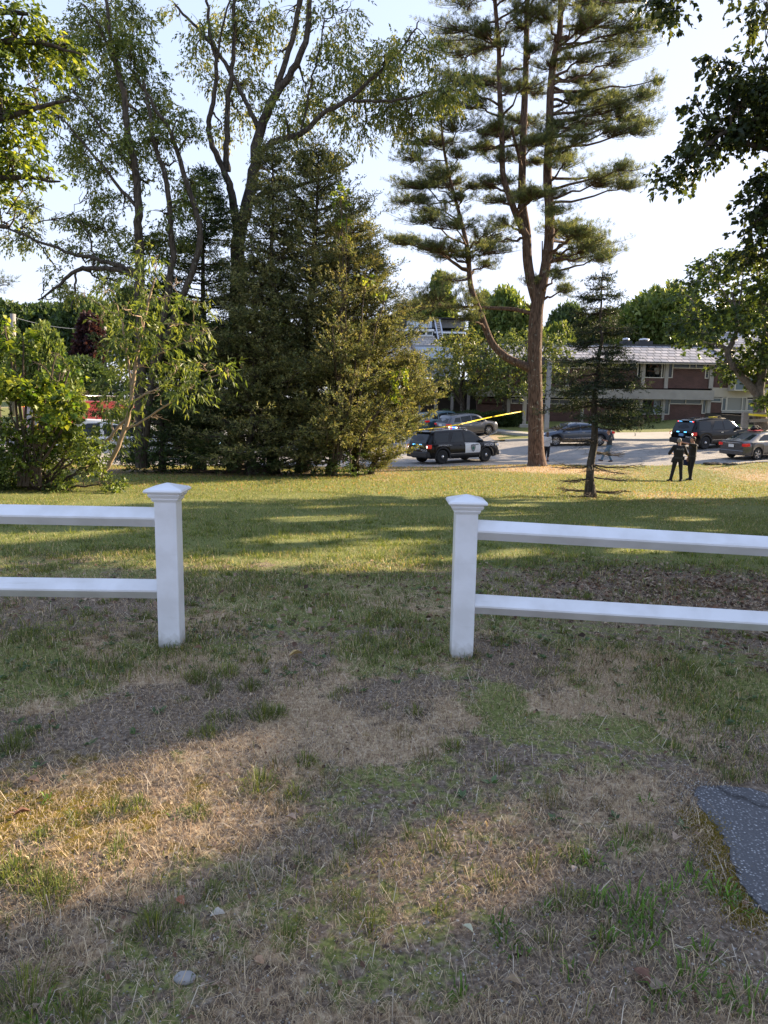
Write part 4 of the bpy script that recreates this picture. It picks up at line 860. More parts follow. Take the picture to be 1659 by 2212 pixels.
# ------------------------------------------------------------------ vehicles
def interp(x, pts):
    p = np.array(pts, float); return float(np.interp(x, p[:, 0], p[:, 1]))
class Car:
    def __init__(s, root, L, Wd, H, top, belt, sill, wheels, wr, gh=.74, paint=None, roofpaint=None):
        s.root = root; s.L = L; s.hw = Wd/2; s.H = H; s.top = top; s.belt = belt; s.sill = sill; s.wheels = wheels; s.wr = wr; s.gh = gh; s.paint = paint
    def plan(s, x):
        e = s.L/2 - abs(x); k = min(1, max(0, e/.55)); return .80 + .20*math.sin(k*math.pi/2)**.7
    def ring(s, x):
        zb = s.sill + .10*max(0, 1-(s.L/2-abs(x))/.6)
        for wx in s.wheels:
            dx = abs(x-wx); ra = s.wr+.075
            if dx < ra: zb = max(zb, s.wr*.96+math.sqrt(max(0, ra*ra-dx*dx)))
        bt = interp(x, s.belt); tp = interp(x, s.top); bt = min(bt, tp-.02)
        zb = min(zb, bt-.12); pl = s.plan(x)*s.hw; g = max(0, min(1, (tp-bt)/(s.H-bt+1e-6)))
        er = pl*(.93*(1-g)+s.gh*g)
        pts = [(pl*.955, zb), (pl*.985, zb+(bt-zb)*.25), (pl*1.0, zb+(bt-zb)*.55), (pl*.99, zb+(bt-zb)*.82), (pl*.965, bt-.012), (pl*.935, bt+.012*(tp-bt>.03))]
        ze = max(bt+.015, tp-.055-.01*g)
        pts += [(pl*.935*.5+er*.5+.012*g, bt*.5+ze*.5), (er, ze), (er*.93, tp-.022), (er*.6, tp), (er*.3, tp+.008), (0, tp+.012)]
        return pts
    def yside(s, x, z):
        r = s.ring(x); ys = [p[0] for p in r[:8]]; zs = [p[1] for p in r[:8]]; return float(np.interp(z, zs, ys))
    def body(s, mat, name='body'):
        st = set(np.linspace(-s.L/2, s.L/2, 64).round(4)); 
        for wx in s.wheels: 
            for k in range(-12, 13): st.add(round(wx+(s.wr+.075)*math.sin(k/12*math.pi/2), 4)); 
            st.add(round(wx+s.wr+.08, 4)); st.add(round(wx-s.wr-.08, 4))
        for q in s.top: st.add(round(max(-s.L/2, min(s.L/2, q[0])), 4))
        st = sorted(st); bm = bmesh.new(); R_ = []
        for x in st:
            r = s.ring(x); full = [(y, z) for y, z in r] + [(-y, z) for y, z in r[-2::-1]]
            R_.append([bm.verts.new((x, y, z)) for y, z in full])
        for i in range(len(R_)-1):
            for k in range(len(R_[0])-1):
                f = bm.faces.new((R_[i][k], R_[i][k+1], R_[i+1][k+1], R_[i+1][k])); f.smooth = True
        for r in (R_[0], R_[-1]): bm.faces.new(r)
        bmesh.ops.recalc_face_normals(bm, faces=bm.faces[:])
        me = bpy.data.meshes.new(name); bm.to_mesh(me); bm.free(); me.materials.append(mat); o = bpy.data.objects.new(name, me); link(o, s.root)
        u = MB(); u.box(-s.L/2+.25, s.L/2-.25, -s.hw*.80, s.hw*.80, s.sill+.02, s.sill+.45); u.build('underbody', MT['tyre'], s.root); return o
    def side(s, poly, mat, name, off=.006, sides=(1, -1), th=.004, parent=None, label=None):
        """panel that hugs the flank: polygon in (x, z)"""
        out = []
        for sd in sides:
            bm = bmesh.new(); n = len(poly)
            c = bmesh.new(); vs = [c.verts.new((x, 0, z)) for x, z in poly]; c.faces.new(vs)
            zs = [q[1] for q in poly]; xs_ = [q[0] for q in poly]
            for z in np.arange(min(zs)+.05, max(zs), .07): bmesh.ops.bisect_plane(c, geom=c.verts[:]+c.edges[:]+c.faces[:], plane_co=(0,0,z), plane_no=(0,0,1))
            for x in np.arange(min(xs_)+.05, max(xs_), .12): bmesh.ops.bisect_plane(c, geom=c.verts[:]+c.edges[:]+c.faces[:], plane_co=(x,0,0), plane_no=(1,0,0))
            for v in c.verts: v.co.y = sd*(s.yside(v.co.x, v.co.z)+off)
            for f in c.faces: f.smooth = True
            me = bpy.data.meshes.new(name); bmesh.ops.recalc_face_normals(c, faces=c.faces[:]); c.to_mesh(me); c.free(); bm.free(); me.materials.append(mat)
            o = bpy.data.objects.new(name, me); link(o, parent or s.root); out.append(o)
            if label: o['label'] = label
        return out
    def end(s, poly, mat, name, xf, th=.01, parent=None):
        """panel on front/rear: polygon in (y,z), x from xf(z)"""
        b = MB(); sg = 1 if xf(.8) > 0 else -1
        b.poly([(xf(z)+sg*th, y, z) for y, z in poly]); return b.build(name, mat, parent or s.root)
    def topx(s, z, rear=True):
        p = sorted(s.top); q = [a for a in p if (a[0] < 0) == rear]
        q = sorted(q, key=lambda a: a[1]); return float(np.interp(z, [a[1] for a in q], [a[0] for a in q]))
    def wheel(s, x, sd, rimmat, style, capmat):
        y = sd*(s.hw*.955); m = Matrix.Translation((x, y, s.wr)) @ Matrix.Rotation(-sd*math.pi/2, 4, 'X')
        r = s.wr; w = .22; a = r*.66
        rim = MB(); rim.lathe([(a*.2, -.05), (a*.92, -.06), (a*.98, -.005), (a*1.01, .0), (a*1.0, -.03)], 28, m)
        if style == 'steel':
            rim.lathe([(a*.30, .0), (a*.45, -.015), (a*.86, -.02), (a*.9, -.05)], 28, m)
            ro = rim.build('wheel', rimmat, s.root); MB().lathe([(a*.38, .0), (a*.34, .02), (a*.15, .032), (.005, .034)], 20, m).build('hub_cap', capmat, ro)
        else:
            ns = style
            for k in range(ns):
                an = 2*math.pi*k/ns; c_, s_ = math.cos(an), math.sin(an)
                p = [m @ Vector(((a*.12)*c_-(-sgn)*a*.09*s_, (a*.12)*s_+(-sgn)*a*.09*c_, -.004)) for sgn in (-1, 1)] + [m @ Vector(((a*.96)*c_-(sgn)*a*.10*s_, (a*.96)*s_+(sgn)*a*.10*c_, -.008)) for sgn in (-1, 1)]
                v = m.to_3x3() @ Vector((0, 0, -.02)); rim.prism([p[0], p[1], p[2], p[3]], v)
            rim.lathe([(a*.2, -.02), (a*.2, .0), (.01, .004)], 16, m); ro = rim.build('wheel', capmat, s.root)
            MB().lathe([(a*.94, -.075), (a*.2, -.05), (.01, -.05)], 24, m).build('brake_disc', rimmat, ro)
        t = MB(); t.lathe([(a*1.0, -w), (r*.93, -w), (r, -w+.03), (r, -.035), (r*.95, -.004), (a*1.08, .004), (a*1.0, -.008)], 32, m); t.build('tyre', MT['tyre'], ro)
    def arches(s, mat, w=.07):
        for wx in s.wheels:
            pass
            R1 = s.wr+.075; R2 = R1+w
            for sd in (1, -1):
                b = MB(); n = 22; prev = None
                for k in range(n+1):
                    an = R(-8) + R(196)*k/n; r = []
                    for rr, off in ((R1-.015, -.05), (R1-.015, .022), (R2-.01, .022), (R2, -.01)):
                        x = wx+rr*math.cos(an); z = s.wr*.96+rr*math.sin(an); yy = s.yside(x, max(z, interp(x, [(-9, s.sill+.15), (9, s.sill+.15)])))
                        yy = max(yy, s.hw*.955*s.plan(x)); r.append(b.bm.verts.new((x, sd*(yy+off), z)))
                    if prev:
                        for j in range(3): b.bm.faces.new((prev[j], prev[j+1], r[j+1], r[j])).smooth = True
                    prev = r
                b.build('wheel_arch', mat, s.root)
def text_mesh(name, body, size, mat, parent, loc, rx, rz, extr=.002, label=None, sx=1.0, bold=.0):
    c = bpy.data.curves.new(name, 'FONT'); c.body = body; c.size = size; c.extrude = extr; c.align_x = 'CENTER'; c.align_y = 'CENTER'; c.offset = bold; c.space_character = 1.08
    t = bpy.data.objects.new(name, c); COL.objects.link(t); dg = bpy.context.evaluated_depsgraph_get(); me = bpy.data.meshes.new_from_object(t.evaluated_get(dg)); bpy.data.objects.remove(t)
    me.materials.clear(); me.materials.append(mat); o = bpy.data.objects.new(name, me); link(o, parent); o.location = loc; o.rotation_euler = (rx, 0, rz); o.scale = (sx, 1, 1)
    if label: o['label'] = label
    return o
def place_car(root, u, v, d, heading, ref=(0, 0)):
    """put the car so that its local ref point (x,y) is at the picture point; tilt to the ground"""
    p = G(u, v, d); c, s_ = math.cos(heading), math.sin(heading)
    cx = p.x-(ref[0]*c-ref[1]*s_); cy = p.y-(ref[0]*s_+ref[1]*c)
    f = Vector((c, s_)); e = 1.45
    zf = T(cx+f.x*e, cy+f.y*e); zr_ = T(cx-f.x*e, cy-f.y*e); zl = T(cx-f.y*.8, cy+f.x*.8); zq = T(cx+f.y*.8, cy-f.x*.8)
    root.location = (cx, cy, (zf+zr_)/2+.005); root.rotation_euler = (math.atan2(zl-zq, -1.6)*0 + math.atan((zl-zq)/1.6), -math.atan((zf-zr_)/(2*e)), heading)
SUV_TOP = [(-2.52,.98),(-2.50,1.12),(-2.40,1.30),(-2.16,1.66),(-1.95,1.735),(-1.0,1.78),(0.0,1.78),(.45,1.74),(.75,1.63),(1.38,1.17),(1.5,1.13),(2.1,1.06),(2.4,.97),(2.50,.80),(2.52,.62)]
SUV_BELT = [(-2.52,1.02),(-2.3,1.10),(-.5,1.07),(1.3,1.02),(2.2,.95),(2.52,.7)]
def police_suv(name, label, group, door_white, nm_all=True):
    root = empty(name, (0,0,0), label, 'police car', group); c = Car(root, 5.04, 2.0, 1.78, SUV_TOP, SUV_BELT, .27, (-1.56, 1.47), .385)
    c.body(MT['black'])
    gl = MT['glass']
    for sd in (1, -1):
        c.side([(-2.12,1.14),(-1.2,1.14),(-1.02,1.62),(-1.98,1.62)], gl, 'side_window', sides=(sd,)); c.side([(-1.02,1.14),(-.12,1.13),(-.16,1.65),(-.72,1.65)], gl, 'side_window', sides=(sd,))
        c.side([(-.02,1.12),(1.12,1.08),(1.0,1.18),(.50,1.63),(-.05,1.655)], gl, 'side_window', sides=(sd,))
        c.side([(-2.45,.30),(2.4,.30),(2.4,.40),(-2.45,.42)], MT['black_plastic'], 'sill_trim', off=.004, sides=(sd,)) if False else None
        c.side([(-1.08,.42),(.98,.42),(.98,.52),(-1.08,.52)], MT['black_plastic'], 'sill_trim', off=.012, sides=(sd,))
        c.side([(-1.08,.525),(.98,.525),(.98,.545),(-1.08,.545)], MT['silver'], 'trim_strip', off=.012, sides=(sd,))
        for x in (-.20, .86):
            b = MB(); y = sd*(c.yside(x, .97)+.03); b.bar((x-.2, y, .97), (x, y, .975), .025, .035, bev=.008); b.build('door_handle', MT['black_plastic'] if door_white else MT['chrome'], root)
        # mirror
        b = MB(); y = sd*(c.yside(1.0, 1.12)+.14); b.ell((1.02, y, 1.16), (.09, .15, .09), 14); b.build('mirror', MT['black_plastic'] if sd < 0 else MT['black'], root)
        for xg in (-.07, -1.1, 1.02):
            c.side([(xg-.006, .55), (xg+.006, .55), (xg+.006, 1.05), (xg-.006, 1.05)], MT['tyre'], 'door_gap', off=.004, sides=(sd,))
    # rear
    xr = lambda z: c.topx(z, True)
    c.end([(-.74,1.12),(.74,1.12),(.66,1.60),(-.66,1.60)], gl, 'rear_window', xr, .012)
    b = MB(); b.box(-2.30, -2.0, -.66, .66, 1.66, 1.70, bev=.012); b.build('spoiler', MT['black'], root)
    b = MB(); b.box(-2.58, -2.2, -.90, .90, .36, .66, bev=.05); b.build('rear_bumper', MT['black_plastic'], root)
    b = MB(); b.box(2.30, 2.56, -.86, .86, .34, .60, bev=.05); b.build('front_bumper', MT['black_plastic'], root)
    b = MB(); b.box(-2.545, -2.5, -.26, .26, .80, .93, bev=.01); b.build('plate_recess', MT['black_plastic'], root)
    b = MB(); b.box(-2.556, -2.546, -.17, .17, .78, .94); b.build('licence_plate', MT['plate_blue'], root)
    for y in (-.28, .28):
        b = MB(); b.box(-2.552, -2.50, y-.09, y+.09, 1.0, 1.06, bev=.012); b.build('warning_light', MT['cyan_lit'], root)
    for sd in (1, -1):
        b = MB(); b.box(-2.50, -2.28, sd*.86-.1, sd*.86+.1, .83, 1.03, bev=.02); o = b.build('tail_light', MT['red_lamp'], root)
        b = MB(); b.box(-2.515, -2.40, sd*.80-.045, sd*.80+.045, .87, .97, bev=.01); b.build('lamp', MT['white_lit'], o)
        b = MB(); b.box(2.30, 2.5, sd*.74-.12, sd*.74+.12, .84, .96, bev=.03); b.build('headlight', MT['clear_lamp'], root)
    text_mesh('lettering', 'POLICE', .15, MT['letter_white'], root, (-2.545, -.62, .74), R(90), R(-90), label='white word on the tailgate')
    c.arches(MT['black_plastic'])
    for x in c.wheels:
        for sd in (1, -1): c.wheel(x, sd, MT['rim_dark'], 'steel', MT['silver'])
    # windscreen
    b = MB(); f0 = [(c.topx(z, False), z) for z in (1.20, 1.60)]
    b.poly([(f0[0][0]+.02, -.76, 1.205), (f0[0][0]+.02, .76, 1.205), (f0[1][0]+.03, .62, 1.615), (f0[1][0]+.03, -.62, 1.615)]); b.build('windscreen', gl, root)
    # roof things
    b = MB(); b.lathe([(.06,0),(.055,.04),(.02,.05),(.015,.12),(.005,.12)], 14, Matrix.Translation((-1.3,.25,1.78))); b.ell((-1.7,0,1.78), (.14,.07,.05), 12); b.build('antenna', MT['black_plastic'], root)
    for sd in (1, -1):
        b = MB(); b.tube([(-1.9, sd*.66, 1.74), (-1.2, sd*.68, 1.79), (-.2, sd*.68, 1.79), (.3, sd*.67, 1.76)], .018, 6); b.build('roof_rail', MT['silver'] if door_white else MT['black_plastic'], root)
    b = MB(); b.box(2.50, 2.66, -.45, .45, .45, .50, bev=.01); b.box(2.55, 2.63, -.40, -.35, .45, 1.05, bev=.01); b.box(2.55, 2.63, .35, .40, .45, 1.05, bev=.01); b.box(2.56, 2.62, -.62, .62, .98, 1.04, bev=.015); b.build('push_bar', MT['black_plastic'], root)
    if door_white:
        for sd in (-1, 1):
            c.side([(-.05,.55),(1.02,.55),(1.02,.9),(.96,1.055),(-.05,1.085)], MT['white_paint'], 'door', off=.007, sides=(sd,), label='white front door panel')
            rz = 0 if sd < 0 else math.pi; y = lambda x, z: sd*(c.yside(x, z)+.014)
            text_mesh('lettering', 'POLICE', .16, MT['letter_white'], root, (1.62, y(1.62,.93)+sd*.005, .935), R(90), rz, sx=1.2, label='white word on the front wing', bold=.004)
            text_mesh('lettering', 'EMERGENCY 911', .115, MT['letter_white'], root, (-1.42, y(-1.42,.99)+sd*.004, .985), R(90), rz, label='white lettering on the rear quarter')
            # shield
            sh = [(-.15,.17),(0,.20),(.15,.17),(.165,.02),(.12,-.13),(0,-.22),(-.12,-.13),(-.165,.02)]
            yy = sd*(c.yside(.5, .8)+.016)
            b = MB(); b.poly([(.50+a, yy, .80+z) for a, z in sh]); o = b.build('shield', MT['letter_grey'], root)
            b = MB(); b.poly([(.50+a*.72, yy+sd*.003, .80+z*.72) for a, z in sh]); b.build('shield_rim', MT['metal_grey'], o)
            b = MB(); b.poly([(.50+.085*math.cos(t), yy+sd*.006, .79+.085*math.sin(t)) for t in np.linspace(0, 6.28, 18)[:-1]]); b.build('shield_seal', plain('seal', (.03,.16,.10), .6, noise=0), o)
        b = MB(); b.box(-.05, .28, -.62, .62, 1.80, 1.83, bev=.01); b.box(-.02, .25, -.66, .66, 1.83, 1.90, bev=.02); lb = b.build('light_bar', plain('bar_clear', (.2,.2,.22), .15, noise=0), root)
        for k, (y, m) in enumerate([(-.5,'clear_lamp'),(-.36,'red_lamp'),(-.2,'white_lit'),(-.06,'blue_lit'),(.1,'blue_lit'),(.26,'red_lit'),(.42,'white_lit'),(.55,'red_lamp')]):
            b = MB(); b.box(-.05, .28, y-.05, y+.05, 1.842, 1.895, bev=.008); b.build('lamp', MT[m], lb)
        b = MB(); b.box(1.02, 1.1, -.99, -.90, 1.14, 1.26, bev=.03); b.build('spotlight', MT['clear_lamp'], root)
        b = MB(); b.box(.18, .30, -.72, -.60, 1.70, 1.80, bev=.02); b.build('alley_light', MT['clear_lamp'], root)
    else:
        for y in (-.42, .42):
            b = MB(); b.box(-2.26, -2.20, y-.11, y+.11, 1.63, 1.67, bev=.01); b.build('warning_light', MT['cyan_lit'], root)
            b = MB(); b.box(-2.27, -2.21, y+(.13 if y > 0 else -.17), y+(.17 if y > 0 else -.13), 1.63, 1.67, bev=.01); b.build('warning_light', MT['red_lit'], root)
        b = MB(); b.box(1.02, 1.1, -.99, -.90, 1.16, 1.28, bev=.03); b.build('spotlight', MT['clear_lamp'], root)
    return root, c
pc, pcc = police_suv('police_car', 'black police car with white front doors and lit roof light bar by the lawn', 'police cars', True)
place_car(pc, 956, 1004, 37.3, R(34), ref=(-1.56, -.95))
p2, _ = police_suv('police_car', 'all-black unmarked police car with blue rear lights, standing beyond the two officers', 'police cars', False)
b = MB(); b.box(-.35, .05, -.3, .05, 1.80, 1.86, bev=.02); o = b.build('tool_case', MT['yellow'], None); tag(o, 'yellow tool lying on the roof of the all-black police car', 'tool')
b = MB(); b.box(.15, .45, -.2, .1, 1.80, 1.90, bev=.04); o2 = b.build('cap', MT['cloth_black'], None); tag(o2, 'dark cap lying on the roof beside the yellow tool', 'cap')
place_car(p2, 1523, 969, 42.6, R(24), ref=(-1.56, -.95))
bpy.context.view_layer.update()
for q in (o, o2): q.matrix_world = p2.matrix_world.copy()
def civ(name, label, paint, L, Wd, H, top, belt, wheels, wr, windows, rearz, rim, cap, style, cat='car', group='parked cars', tail=None, gh=.74):
    root = empty(name, (0,0,0), label, cat, group); c = Car(root, L, Wd, H, top, belt, .24, wheels, wr, gh); c.body(paint)
    for w in windows: c.side(w, MT['glass'], 'side_window')
    xr = lambda z: c.topx(z, True)
    (y0, z0, y1, z1) = rearz; c.end([(-y0,z0),(y0,z0),(y1,z1),(-y1,z1)], MT['glass'], 'rear_window', xr, .012)
    zs = [q for q in top if q[0] > 0]; b = MB(); zt = H-.12; zb = tail[2]
    b.poly([(c.topx(zb, False)+.03, -Wd*.37, zb+.01), (c.topx(zb, False)+.03, Wd*.37, zb+.01), (c.topx(zt, False)+.03, Wd*.31, zt+.01), (c.topx(zt, False)+.03, -Wd*.31, zt+.01)]); b.build('windscreen', MT['glass'], root)
    hl = L/2
    for sd in (1, -1):
        b = MB(); b.box(-hl-.01, -hl+.32, sd*Wd*.40-.16, sd*Wd*.40+.11, tail[0], tail[1], bev=.03); o = b.build('tail_light', MT['red_lamp'], root)
        b = MB(); b.box(hl-.35, hl-.06, sd*Wd*.36-.14, sd*Wd*.36+.12, .66, .80, bev=.04); b.build('headlight', MT['clear_lamp'], root)
        xm = c.topx(zb, False)-.35; b = MB(); b.ell((xm, sd*(c.yside(xm, zb-.05)+.10), zb+.02), (.08,.12,.075), 12); b.build('mirror', paint, root)
        for x in (-.25, .75): b = MB(); y = sd*(c.yside(x, .88)+.02); b.bar((x-.18, y, .88), (x, y, .885), .022, .03, bev=.006); b.build('door_handle', MT['chrome'], root)
        for xg in (-.95, -.02, 1.02): c.side([(xg-.006, .38), (xg+.006, .38), (xg+.006, .9), (xg-.006, .9)], MT['tyre'], 'door_gap', off=.003, sides=(sd,))
        c.side([(wheels[0]+.5, .30), (wheels[1]-.5, .30), (wheels[1]-.5, .36), (wheels[0]+.5, .36)], MT['black_plastic'], 'sill_trim', off=.01, sides=(sd,))
    b = MB(); b.box(-hl-.03, -hl+.2, -Wd*.42, Wd*.42, .30, .56, bev=.05); b.build('rear_bumper', paint, root)
    b = MB(); b.box(-hl-.045, -hl-.03, -.16, .16, tail[0]-.06, tail[0]+.10); b.build('licence_plate', MT['plate_white'], root)
    for x in wheels:
        for sd in (1, -1): c.wheel(x, sd, rim, style, cap)
    return root, c
CO_TOP = [(-2.32,.92),(-2.28,1.12),(-2.05,1.42),(-1.85,1.62),(-1.5,1.66),(-.3,1.69),(.3,1.65),(.6,1.55),(1.25,1.10),(1.4,1.06),(2.0,.98),(2.25,.86),(2.32,.60)]
CO_BELT = [(-2.32,1.08),(-1.6,1.14),(.2,1.04),(1.2,.98),(2.1,.9),(2.32,.65)]
CO_WIN = [[(-1.75,1.18),(-1.15,1.15),(-1.15,1.50),(-1.55,1.48)], [(-1.08,1.15),(-.20,1.11),(-.20,1.56),(-1.08,1.54)], [(-.12,1.10),(.98,1.03),(.80,1.18),(.45,1.46),(-.12,1.57)]]
SE_TOP = [(-2.30,.86),(-2.28,1.02),(-1.75,1.09),(-.95,1.36),(-.5,1.42),(.1,1.43),(.5,1.35),(1.3,.98),(2.0,.86),(2.25,.74),(2.30,.55)]
SE_BELT = [(-2.3,.95),(-1.4,.98),(0,.94),(1.2,.90),(2.3,.65)]
SE_WIN = [[(-1.25,1.02),(-.22,.99),(-.22,1.30),(-.65,1.29),(-1.0,1.17)], [(-.14,.99),(.98,.95),(.80,1.07),(.42,1.26),(-.14,1.32)]]
g1, g1c = civ('parked_suv', 'silver-grey parked car nearest the brick building, seen from its rear right side', MT['grey_paint'], 4.65, 1.84, 1.69, CO_TOP, CO_BELT, (-1.38,1.36), .355, CO_WIN, (.68,1.16,.60,1.46), MT['rim_dark'], MT['silver'], 9, 'car', tail=(.98,1.10,1.12))
place_car(g1, 1056, 940, 53.0, R(30), ref=(1.36, -.88))
t1, _ = civ('parked_suv', 'teal-blue parked car half hidden behind the silver-grey one', MT['teal_paint'], 4.65, 1.84, 1.69, CO_TOP, CO_BELT, (-1.38,1.36), .355, CO_WIN, (.68,1.16,.60,1.46), MT['rim_dark'], MT['silver'], 7, 'car', tail=(.98,1.12,1.12))
place_car(t1, 918, 936, 54.6, R(34), ref=(-2.3, -.6))
d1, _ = civ('parked_suv', 'dark parked car half hidden by the cedar, left of the teal one', MT['slate_paint'], 4.65, 1.84, 1.69, CO_TOP, CO_BELT, (-1.38,1.36), .355, CO_WIN, (.68,1.16,.60,1.46), MT['rim_dark'], MT['silver'], 7, 'car', tail=(.98,1.12,1.12))
place_car(d1, 882, 933, 56.0, R(40), ref=(1.36, -.88))
s1, _ = civ('parked_suv', 'silver parked car mostly hidden behind the cedar branches', MT['silver'], 4.65, 1.84, 1.69, CO_TOP, CO_BELT, (-1.38,1.36), .355, CO_WIN, (.68,1.16,.60,1.46), MT['rim_dark'], MT['silver'], 7, 'car', tail=(.98,1.12,1.12))
place_car(s1, 830, 930, 58.0, R(40), ref=(0, -.88))
b1, b1c = civ('parked_sedan', 'blue-grey sedan parked across the street behind the small spruce', MT['slate_paint'], 4.9, 1.87, 1.45, SE_TOP, SE_BELT, (-1.45,1.45), .35, SE_WIN, (.66,1.10,.56,1.32), MT['rim_dark'], MT['silver'], 10, 'car', tail=(.76,.90,1.0), gh=.68)
b1c.side([(-.95,.50),(.95,.47),(.95,.51),(-.95,.54)], MT['chrome'], 'chrome_strip', off=.02)
place_car(b1, 1200, 966, 44.6, R(188), ref=(1.45, .9))
c1, c1c = civ('parked_sedan', 'dark grey sedan at the right edge of the picture with red tail lamps', MT['graphite_paint'], 4.55, 1.78, 1.43, SE_TOP, SE_BELT, (-1.30,1.38), .32, SE_WIN, (.66,1.10,.56,1.32), MT['rim_dark'], MT['silver'], 5, 'car', tail=(.76,.92,1.0), gh=.68)
b = MB(); b.box(-2.33, -2.30, -.55, .55, .93, .95, bev=.004); b.build('chrome_strip', MT['chrome'], c1)
place_car(c1, 1636, 993, 37.6, R(26), ref=(-1.30, -.85))
bpy.context.view_layer.update()
# things lying on the roof of the sedan
mw = c1.matrix_world
b = MB(); b.box(-.50, .02, -.1, .5, 1.45, 1.475, bev=.006); o = b.build('folder', MT['red_cloth']); tag(o, 'flat red folder lying on the roof of the dark grey sedan', 'folder'); o.matrix_world = mw.copy()
b = MB()
for q, r in [((-.25,.25,1.56),(.22,.16,.10)),((-.05,.3,1.60),(.16,.14,.12)),((-.38,.3,1.54),(.12,.1,.07)),((.08,.2,1.54),(.12,.1,.06)),((-.2,.3,1.66),(.12,.09,.06))]: b.ell(q, r, 14)
b.tube([(-.45,.2,1.52),(-.3,.05,1.62),(-.1,.03,1.64),(.1,.1,1.55)], .018, 6); o = b.build('backpack', MT['cloth_black']); tag(o, 'black bag heaped on the red folder on the sedan roof', 'bag'); o.matrix_world = mw.copy()
# hidden police car, white van, fire engine behind the left-hand trees
h = copy_tree(pc); h['label'] = 'black and white police car glimpsed through the dark cedars'; place_car(h, 395, 985, 42, R(160), ref=(0, 0))
def white_van():
    r = empty('van', G(230, 985, 41), 'white van glimpsed through the bushes on the street at left', 'van'); p = r.location
    c = Car(r, 5.6, 2.0, 2.2, [(-2.8,1.2),(-2.78,2.0),(-2.6,2.15),(1.0,2.2),(1.5,2.0),(2.1,1.25),(2.7,1.05),(2.8,.7)], [(-2.8,1.15),(2,1.1),(2.8,.7)], .3, (-1.7,1.8), .37); c.body(MT['white_paint'])
    c.side([(.3,1.2),(1.6,1.18),(1.35,1.7),(.95,1.95),(.3,1.98)], MT['glass'], 'side_window'); c.side([(-2.4,1.3),(.1,1.25),(.1,1.9),(-2.4,1.9)], MT['glass'], 'side_window')
    for x in c.wheels:
        for sd in (1, -1): c.wheel(x, sd, MT['rim_dark'], 6, MT['silver'])
    b = MB(); b.box(2.6, 2.85, -.85, .85, .38, .62, bev=.04); b.build('front_bumper', MT['metal_grey'], r)
    for sd in (1, -1): b = MB(); b.box(2.55, 2.78, sd*.72-.14, sd*.72+.14, .75, .93, bev=.03); b.build('headlight', MT['clear_lamp'], r)
    place_car(r, 230, 980, 41, R(200))
white_van()
def fire_engine():
    d = 52; p = G(180, 905, d); r = empty('fire_engine', p, 'red fire engine with lit rear lamps glimpsed through the bushes', 'fire engine', rz=R(55))
    b = MB(); b.box(-3.8, 2.0, -1.22, 1.22, .7, 2.9, bev=.06); b.build('body', MT['red_paint'], r)
    b = MB(); b.box(2.02, 4.2, -1.2, 1.2, .6, 2.7, bev=.15); b.build('cab', MT['red_paint'], r)
    b = MB(); b.box(-3.84, -3.81, -.9, .9, 1.0, 2.5); b.build('rear_shutter', MT['metal_grey'], r)
    b = MB(); b.box(2.4, 4.24, -1.22, 1.22, 1.7, 2.4, bev=.05); b.build('window', MT['glass'], r)
    for sd in (1, -1):
        for z, m in ((2.55,'amber_lit'),(1.15,'red_lit'),(.9,'cyan_lit' if sd > 0 else 'red_lit')):
            b = MB(); b.box(-3.95, -3.82, sd*1.0-.16, sd*1.0+.16, z-.13, z+.13, bev=.02); b.build('rear_lamp', MT[m], r)
        b = MB(); b.tube([(-4.4, sd*.35, 3.25), (3.2, sd*.35, 3.25)], .05, 6); b.build('ladder_rail', MT['silver'], r)
        for x in (-2.4, 3.0): MB().lathe([(.2,-.3),(.5,-.3),(.52,-.25),(.52,-.05),(.48,0),(.3,-.02),(.2,-.05)], 24, Matrix.Translation((x, sd*1.22, .52)) @ Matrix.Rotation(-sd*math.pi/2, 4, 'X')).build('wheel', MT['tyre'], r)
    b = MB(); [b.bar((x, -.35, 3.25), (x, .35, 3.25), .04) for x in np.arange(-4.2, 3.1, .35)]; b.box(-4.3, -3.7, -.5, .5, 2.92, 3.15, bev=.03); b.build('ladder', MT['silver'], r)
fire_engine()
# ------------------------------------------------------------------ people
def cap_ring(bm, p0, p1, r0, r1, n=12, flat=1.0, side=None):
    """tapered limb with rounded ends"""
    p0 = Vector(p0); p1 = Vector(p1); d = p1-p0; L = d.length; d.normalize()
    a = Vector(side) if side is not None else d.orthogonal(); a = (a-d*a.dot(d)).normalized(); b = d.cross(a)
    st = []
    for k in range(4): t = math.pi/2*(1-k/4); st.append((-r0*math.sin(t), r0*math.cos(t)+.0004))
    for k in range(5): st.append((L*k/4, r0+(r1-r0)*k/4))
    for k in range(1, 5): t = math.pi/2*k/4; st.append((L+r1*math.sin(t), r1*math.cos(t)+.0004))
    R_ = []
    for (x, r) in st: R_.append([bm.verts.new(p0+d*x+r*(math.cos(2*math.pi*k/n)*a+flat*math.sin(2*math.pi*k/n)*b)) for k in range(n)])
    for i in range(len(R_)-1):
        for k in range(n): bm.faces.new((R_[i][k], R_[i][(k+1)%n], R_[i+1][(k+1)%n], R_[i+1][k]))
    bm.faces.new(R_[0][::-1]); bm.faces.new(R_[-1])
def slab(bm, secs, n=16):
    """torso: stack of elliptical sections (centre, rx, ry) with x to the person's right, y back"""
    R_ = []
    for (c, rx, ry, ax) in secs:
        ax = Vector(ax); by = Vector((-ax.y, ax.x, 0)); R_.append([bm.verts.new(Vector(c)+ax*rx*math.copysign(abs(math.cos(t))**.85, math.cos(t))+by*ry*math.sin(t)) for t in [2*math.pi*k/n for k in range(n)]])
    for i in range(len(R_)-1):
        for k in range(n): bm.faces.new((R_[i][k], R_[i][(k+1)%n], R_[i+1][(k+1)%n], R_[i+1][k]))
    bm.faces.new(R_[0][::-1]); bm.faces.new(R_[-1])
